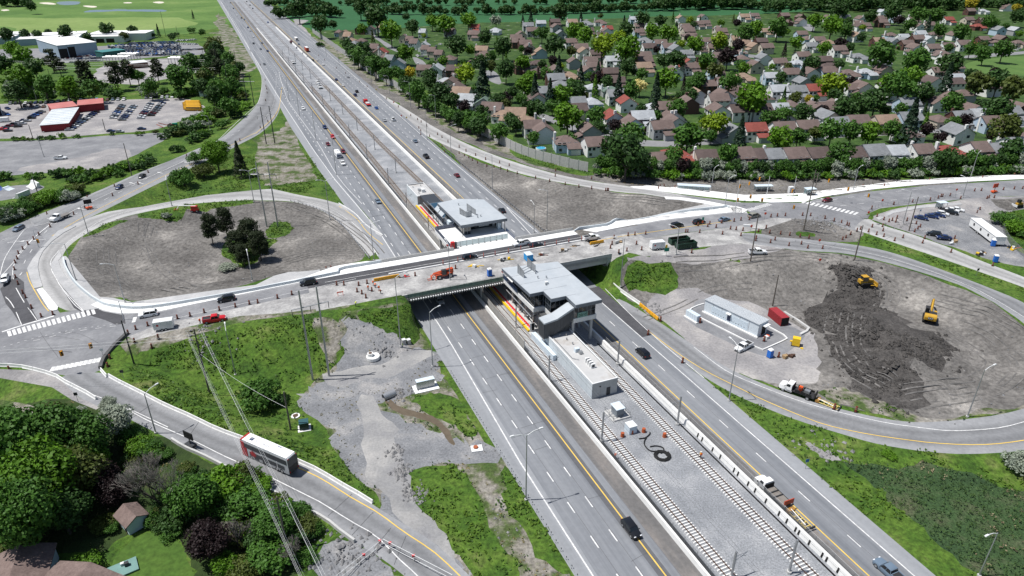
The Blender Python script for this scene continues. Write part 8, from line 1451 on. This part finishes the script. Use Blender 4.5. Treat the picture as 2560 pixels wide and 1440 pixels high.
for px,py,w,c_,kd,lab,hs in ((524,568,44,'n','pine','leftmost pine of the clump in the left infield',1.1),(560,548,46,'n','pine','rear pine of the clump in the left infield',1.1),(590,600,52,'n','pine','middle pine of the clump in the left infield',1.),(622,578,60,'n','pine','largest pine of the clump in the left infield',1.),(645,608,50,'n','pine','right front pine of the clump in the left infield',1.),(605,630,40,'n','pine','low pine at the foot of the clump',1.),
 (455,434,56,'m','bush','left round shrub on the verge above the loop',1.2),(508,428,50,'o','bush','right round shrub on the verge above the loop',1.1),(540,388,56,'v','round','light tree on the verge above the loop',1.),(597,398,58,'n','cone','dark conifer on the verge above the loop',.9),(490,395,40,'m','bush','small shrub behind the two round ones',1.),(637,435,18,'s','bush','tiny silvery shrub by the double light pole',1.),(417,535,26,'s','bush','silvery shrub at the rim of the left infield',1.),(650,985,95,'m','bush','big green shrub alone in the green field',1.1),(690,1000,50,'d','bush','dark low shrub touching the big field shrub',.8),(570,665,40,'s','bush','silvery low growth below the pine clump',.6),(2550,1150,70,'s','bush','silver shrub at the right photo edge by the reeds',1.1),(2225,1135,30,'v','bush','lime tuft on the verge of the loop ramp',.8),
 (40,1130,170,'m','round','large green tree at the left edge of the lower wood',1.),(125,1090,150,'m','round','upper green tree of the lower wood',1.),(95,1200,160,'v','round','bright tree in the middle of the lower wood',1.),(50,1300,160,'m','round','bright lower tree of the wood at the left edge',1.),(205,1105,120,'m','round','green tree at the upper right of the lower wood',1.),(170,1185,130,'o','round','olive tree inside the lower wood',1.),(245,1190,120,'p','round','dark purple tree above the garden shed',1.),(285,1235,95,'p','round','second dark purple tree touching the shed roof',.9),(283,1048,78,'s','round','silver tree beside the bus ramp shoulder',.9),(270,1015,38,'s','round','small silver tree above the bigger one',1.),(195,1030,36,'s','bush','silvery shrub left of the silver tree',1.),(228,1150,80,'v','round','bright young tree beside the purple one',1.),(110,1040,90,'o','bush','broad shrub at the top of the lower wood',.8),(175,1050,80,'m','bush','green shrub under the ramp shoulder',.9),(320,1085,60,'m','bush','green shrub beside the bus ramp lamp',1.),(480,1235,110,'m','round','green tree right of the bare tree',1.),(560,1200,110,'v','bush','bright bushes under the bus ramp parapet',1.),(440,1290,80,'d','bush','dark shrub behind the garden shed',1.),(520,1352,130,'p','round','dark purple tree on the lawn edge',.85),(562,1412,64,'v','bush','bright shrub in front of the purple tree',1.2),(620,1255,100,'m','bush','green bushes below the parapet middle',.9),(690,1305,90,'m','round','green tree by the lower power pole',.8),(675,1390,110,'m','bush','green bushes at the bottom under the wires',.9),(610,1425,80,'o','bush','olive bushes at the bottom edge',.9),(745,1330,80,'d','bush','dark bushes near the end of the parapet',.8),(205,1415,85,'v','bush','bright shrub beside the brown roofs',.8),(10,1040,70,'m','bush','green shrub at the left photo edge',.9),(60,1065,80,'d','bush','dark shrub at the left of the lower wood',.9),(425,1335,46,'m','bush','narrow shrub row at the lawn top',.8),(770,1385,60,'m','bush','green shrub before the rocky ground',.8),(590,1320,80,'o','bush','scrubby thicket between lawn and power pole',.8),(650,1210,60,'v','bush','small bright bush at the parapet',.8),(340,1180,70,'d','bush','dark undergrowth at the bare tree foot',.7),(150,1270,120,'d','round','shaded dark tree above the brown roof',.9)):
    tree(kd,px,py,w*(1.3 if c_!='p' else .95),c_,lab,'near trees and shrubs',near=True,hs=hs)
# bare tree
def bare(px,py,label,Hh):
    p=at(px,py); r=empty('bare_tree',tuple(p),0,label,'tree'); t=MB(); tw=MB(); rr=random.Random(px); tips=[]
    def branch(a,d,l,r_,n):
        b=a+d*l; (t if n>1 else tw).bar(tuple(a),tuple(b),r_,0,5 if n>1 else 3,r_*.65)
        if n==0: tips.append(b); return
        for _ in range(3 if n>2 else 4): v_=Vector((rr.uniform(-1,1),rr.uniform(-1,1),rr.uniform(-.1,.8))); branch(b,(d+v_*.8).normalized(),l*rr.uniform(.6,.84),max(r_*.62,.022),n-1)
    for _ in range(5 if Hh>10 else 4): branch(Vector((rr.uniform(-.3,.3),rr.uniform(-.3,.3),0)),Vector((rr.uniform(-.6,.6),rr.uniform(-.5,.5),1)).normalized(),Hh*.27,.2,5 if Hh>10 else 4)
    t.build('trunk',Bark,r); tw.build('twigs',flat('grey twigs',G(.22,.20,.18),.9),r)
bare(420,1270,'leafless grey tree leaning over the lower wood beside the bus ramp',15); bare(735,1410,'leafless small tree under the power lines at the bottom',6); bare(600,1370,'leafless thicket tree beside the purple tree',7)
# shrub belts on the left
rr=random.Random(8)
def belt(P_,n,w0,w1,cols,label,near=False,spread=5,kd='bush'):
    P_=np.array(P_,float); d=np.r_[0,np.cumsum(np.hypot(*np.diff(P_,axis=0).T))]
    for i in range(n): t=rr.random()*d[-1]; x=np.interp(t,d,P_[:,0])+rr.uniform(-spread,spread); y=np.interp(t,d,P_[:,1])+rr.uniform(-spread,spread)*.6; c_=rr.choice(cols); tree(kd,x,y,rr.uniform(w0,w1)*1.25,c_,f'{LN[c_]} shrub {label}','shrub belts on the left side',near=near,rr=rr,hs=rr.uniform(.8,1.2))
belt([(0,540),(90,505),(200,475)],22,34,60,'mmdvos','in the thicket between skate park and exit road',True,14); belt([(170,450),(300,425),(420,380),(540,318),(610,262)],34,22,38,'mvdmo','along the outer edge of the exit road',False,7); belt([(0,438),(120,434),(250,428),(330,410),(400,380)],22,26,38,'dmvm','in the hedge below the asphalt lot')
belt([(20,350),(150,340),(300,335),(440,326)],14,12,22,'dmvo','in the thin hedge before the gravel lot',False,4); belt([(0,238),(150,236),(300,228),(420,232),(520,225)],34,24,40,'mvdvs','in the belt behind the gravel lot',False,10); belt([(420,335),(500,300),(560,250),(600,215)],44,24,40,'mdvos','on the slope beside the exit road bend',False,17); belt([(540,240),(580,200),(600,150)],16,26,40,'dmo','between the tall pines and the highway',False,10,'round'); belt([(500,215),(510,160),(530,110),(560,150),(590,220)],30,22,38,'ddmo','in the strip left of the highway',False,10,'round')
belt([(0,90),(200,88),(420,88),(500,70)],16,14,24,'dmd','along the golf course edge',False,3); belt([(0,205),(120,215),(250,210)],10,26,40,'dmv','in the belt left of the lawn',False,8); belt([(480,1190),(540,1240),(620,1320),(700,1390)],16,50,80,'mdov','in the undergrowth right of the bare tree',True,26); belt([(320,1130),(380,1230),(440,1290)],7,40,60,'do','low at the foot of the bare tree',True,10); belt([(340,1105),(420,1140),(490,1190),(560,1230)],11,44,62,'mvod','on the bank above the bare tree',True,9); belt([(300,1340),(250,1300),(330,1290),(420,1300)],8,40,55,'dmo','round the garden shed',True,14); belt([(20,1080),(120,1120),(160,1240),(60,1340)],12,90,130,'mdov','filling the lower left wood',True,30); belt([(600,1180),(700,1260),(800,1330)],10,40,70,'mvo','on the bank under the parapet',True,12); belt([(790,105),(900,165),(1000,230),(1150,310),(1250,350),(1460,420)],20,12,20,'mvd','at the foot of the noise wall',False,3); belt([(870,125),(1000,205),(1120,285),(1250,345)],30,28,42,'dmm','behind the noise wall',False,4,'round')
belt([(2500,545),(2540,560),(2580,600)],10,34,55,'mvd','on the brush bank at the right edge',True,10)
# the largest 295 of each kind stand as objects, the smallest are one mass of far garden greenery
seen={}; REST=[]
for q in sorted(TQ,key=lambda q:-q[0]):
    seen[q[2]]=seen.get(q[2],0)+1
    if seen[q[2]]<=295: grow(q)
    else: REST.append(q)
rv=[];ri=[];LK=list(LM)
for q in REST:
    me=VAR[(q[1],int(q[10]*sum(1 for k in VAR if k[0]==q[1])))]; V=np.empty(len(me.vertices)*3); me.vertices.foreach_get('co',V); V=V.reshape(-1,3); V=V[:4*sum(1 for p in me.polygons if p.material_index==0)]
    ca,sa=math.cos(q[4]),math.sin(q[4]); V=V*np.array(q[5]); V=np.column_stack([V[:,0]*ca-V[:,1]*sa,V[:,0]*sa+V[:,1]*ca,V[:,2]])+np.array(q[3]); rv.append(V); ri+=[LK.index(q[6])]*(len(V)//4)
if rv: me=qmesh('garden_greenery',np.vstack(rv),[LM[k] for k in LK]); me.polygons.foreach_set('material_index',ri); link('garden_greenery',me)['kind']='stuff'
# far woods: one mass at the top of the picture
rng=np.random.default_rng(12); VV=[]
def mass(P_,n,w0,w1,sp):
    P_=np.array(P_,float); d=np.r_[0,np.cumsum(np.hypot(*np.diff(P_,axis=0).T))]
    for i in range(n):
        t=rng.random()*d[-1]; p=gp(np.interp(t,d,P_[:,0])+rng.uniform(-4,4),np.interp(t,d,P_[:,1])+rng.uniform(-sp,sp),6); rad=rng.uniform(w0,w1); a=rng.uniform(0,6.28); v_=FW[rng.integers(3)]; ca,sa=math.cos(a),math.sin(a)
        VV.append(np.column_stack([(v_[:,0]*ca-v_[:,1]*sa)*rad+p[0],(v_[:,0]*sa+v_[:,1]*ca)*rad+p[1],v_[:,2]*rad*rng.uniform(.8,1.2)-rad*.35]))
FW=[crown('round',18,16,.19,500+i) for i in range(3)]
mass([(660,5),(800,4),(1000,3),(1300,2),(1700,-3)],120,4,7,1.); mass([(960,24),(1040,25),(1150,26),(1300,25),(1420,23),(1560,18),(1640,16)],110,4,8,1.); mass([(1640,12),(1900,8),(2200,6),(2560,4)],230,6,12,5); mass([(690,36),(740,32),(790,28),(850,33)],26,6,10,2); mass([(0,4),(40,3),(70,8)],24,6,10,4); mass([(1900,22),(2000,16),(2150,14),(2400,12),(2600,10)],90,7,13,5);
VV=np.vstack(VV); me=qmesh('far_woods',VV,[LM['d']]); o=link('far_woods',me); o['kind']='stuff'
# ---- weeds, reeds, rubble and clods as loose stuff
def scatter(names,dens,sel=None,maxd=330):
    out=[]
    for k,R in enumerate(REG):
        if R['name'] not in names: continue
        P=R['p']; x0,y0=P.min(0);x1,y1=P.max(0); 
        if y0>maxd: continue
        n=int(min(14000,(x1-x0)*(min(y1,maxd)-y0)*dens)); q=np.column_stack([rng.uniform(x0,x1,n),rng.uniform(y0,min(y1,maxd),n)]); q=q[pip(q,P)]
        for R2 in REG[k+1:]:
            if len(q): q=q[~pip(q,R2['p'])]
        out.append(q)
    return np.vstack(out)
def tufts(name,Q,h0,h1_,size,m,per=4,clump=None):
    if clump: f=vnoise(Q[:,0],Q[:,1],clump,3)*.7+vnoise(Q[:,0],Q[:,1],clump*.3,8)*.3; Q=Q[f>.5]
    n=len(Q)*per; q=np.repeat(Q,per,0)+rng.normal(0,size*.9,(n,2)); hh=rng.uniform(h0,h1_,n); z=ha(q)+hh*.5; C_=np.column_stack([q,z]); N_=np.column_stack([rng.normal(0,.6,(n,2)),np.full(n,.8)]); V=quads(C_,N_,size,rng,.55); o=link(name,qmesh(name,V,[m])); o['kind']='stuff'
GR=('grass_field','grass_verge','grass_patch','grass_slope','grass_median','rough_verge','grass_strip','grass_ditch','brush_bank')
tufts('tall_grass',scatter(GR,.9),.2,.7,.34,leafmat('tall grass blades',G(.060,.118,.016),.45),3,9.); tufts('weeds',scatter(GR+('rough_bank','weedy_verge','grass_edge'),.45),.2,.8,.30,leafmat('weed leaves',G(.036,.085,.014),.4),4,6.); tufts('dry_weeds',scatter(('rough_bank','worn_bank','road_shoulder','dry_verge','bare_patch','gravel_yard','gravel_verge','wood_floor'),.25),.1,.4,.2,leafmat('dry weeds',G(.16,.15,.07),.4),3,5.)
tufts('reeds',scatter(('reed_bed',),1.8),.6,1.6,.20,leafmat('reed blades',G(.045,.090,.028),.45),4); tufts('dead_reeds',scatter(('reed_bed',),.35),.6,1.4,.2,leafmat('dead reed stalks',G(.22,.19,.13),.3),4,10.)
OCT=np.array([(1,0,0),(0,1,0),(-1,0,0),(0,-1,0),(0,0,.8),(0,0,-.6)]); OF=[(0,1,4),(1,2,4),(2,3,4),(3,0,4),(1,0,5),(2,1,5),(3,2,5),(0,3,5)]
def clods(name,Q,s0,s1,m,pw=2.):
    n=len(Q); s_=s0+(s1-s0)*rng.random(n)**pw; V=(OCT[None]*(s_[:,None,None])*rng.uniform(.6,1.4,(n,6,3)))+np.column_stack([Q,ha(Q)+s_*.15])[:,None,:]; a=rng.uniform(0,6.28,n)
    F_=[tuple(6*i+k for k in f) for i in range(n) for f in OF]; me=bpy.data.meshes.new(name); me.from_pydata(V.reshape(-1,3).tolist(),[],F_); me.materials.append(m); me.update(); o=link(name,me); o['kind']='stuff'
Q=scatter(('dark_soil',),2.2); Q=Q+rng.normal(0,1.2,Q.shape)*(rng.random(len(Q))<.35)[:,None]*2.5; f=vnoise(Q[:,0],Q[:,1],12,4)+.45*vnoise(Q[:,0],Q[:,1],3.,6); clods('soil_clods',Q[f>.62],.15,.75,M_dark,2.5)
Q=scatter(('dirt_infield','dirt_triangle','gravel_verge'),.16); clods('stones',Q[vnoise(Q[:,0],Q[:,1],9,2)>.45],.06,.30,M_gravel,3); Q=scatter(('gravel_yard','rough_bank','rocky_ground','rocky_ditch','rubble_strip','worn_bank'),.5); clods('loose_rocks',Q[vnoise(Q[:,0],Q[:,1],6,5)>.5],.08,.34,mat('grey rock',[(.3,G(.15,.15,.155)),(.7,G(.28,.275,.27))],.6,.9),2.5)
Q=np.vstack([at(px,py)[None,:2]+rng.normal(0,s_,(n,2)) for px,py,n,s_ in ((2080,565,160,3.2),(2040,560,90,4),(850,1395,160,4),(1005,1180,90,1.2),(1035,1235,90,1.4),(990,1130,60,1.2),(960,880,60,1.3),(1000,985,60,1.6),(2060,1120,90,2.4),(520,830,90,3),(1640,775,60,2),(2250,560,60,4))]); clods('rubble',Q,.12,.6,MATS['grey rock'],2.)
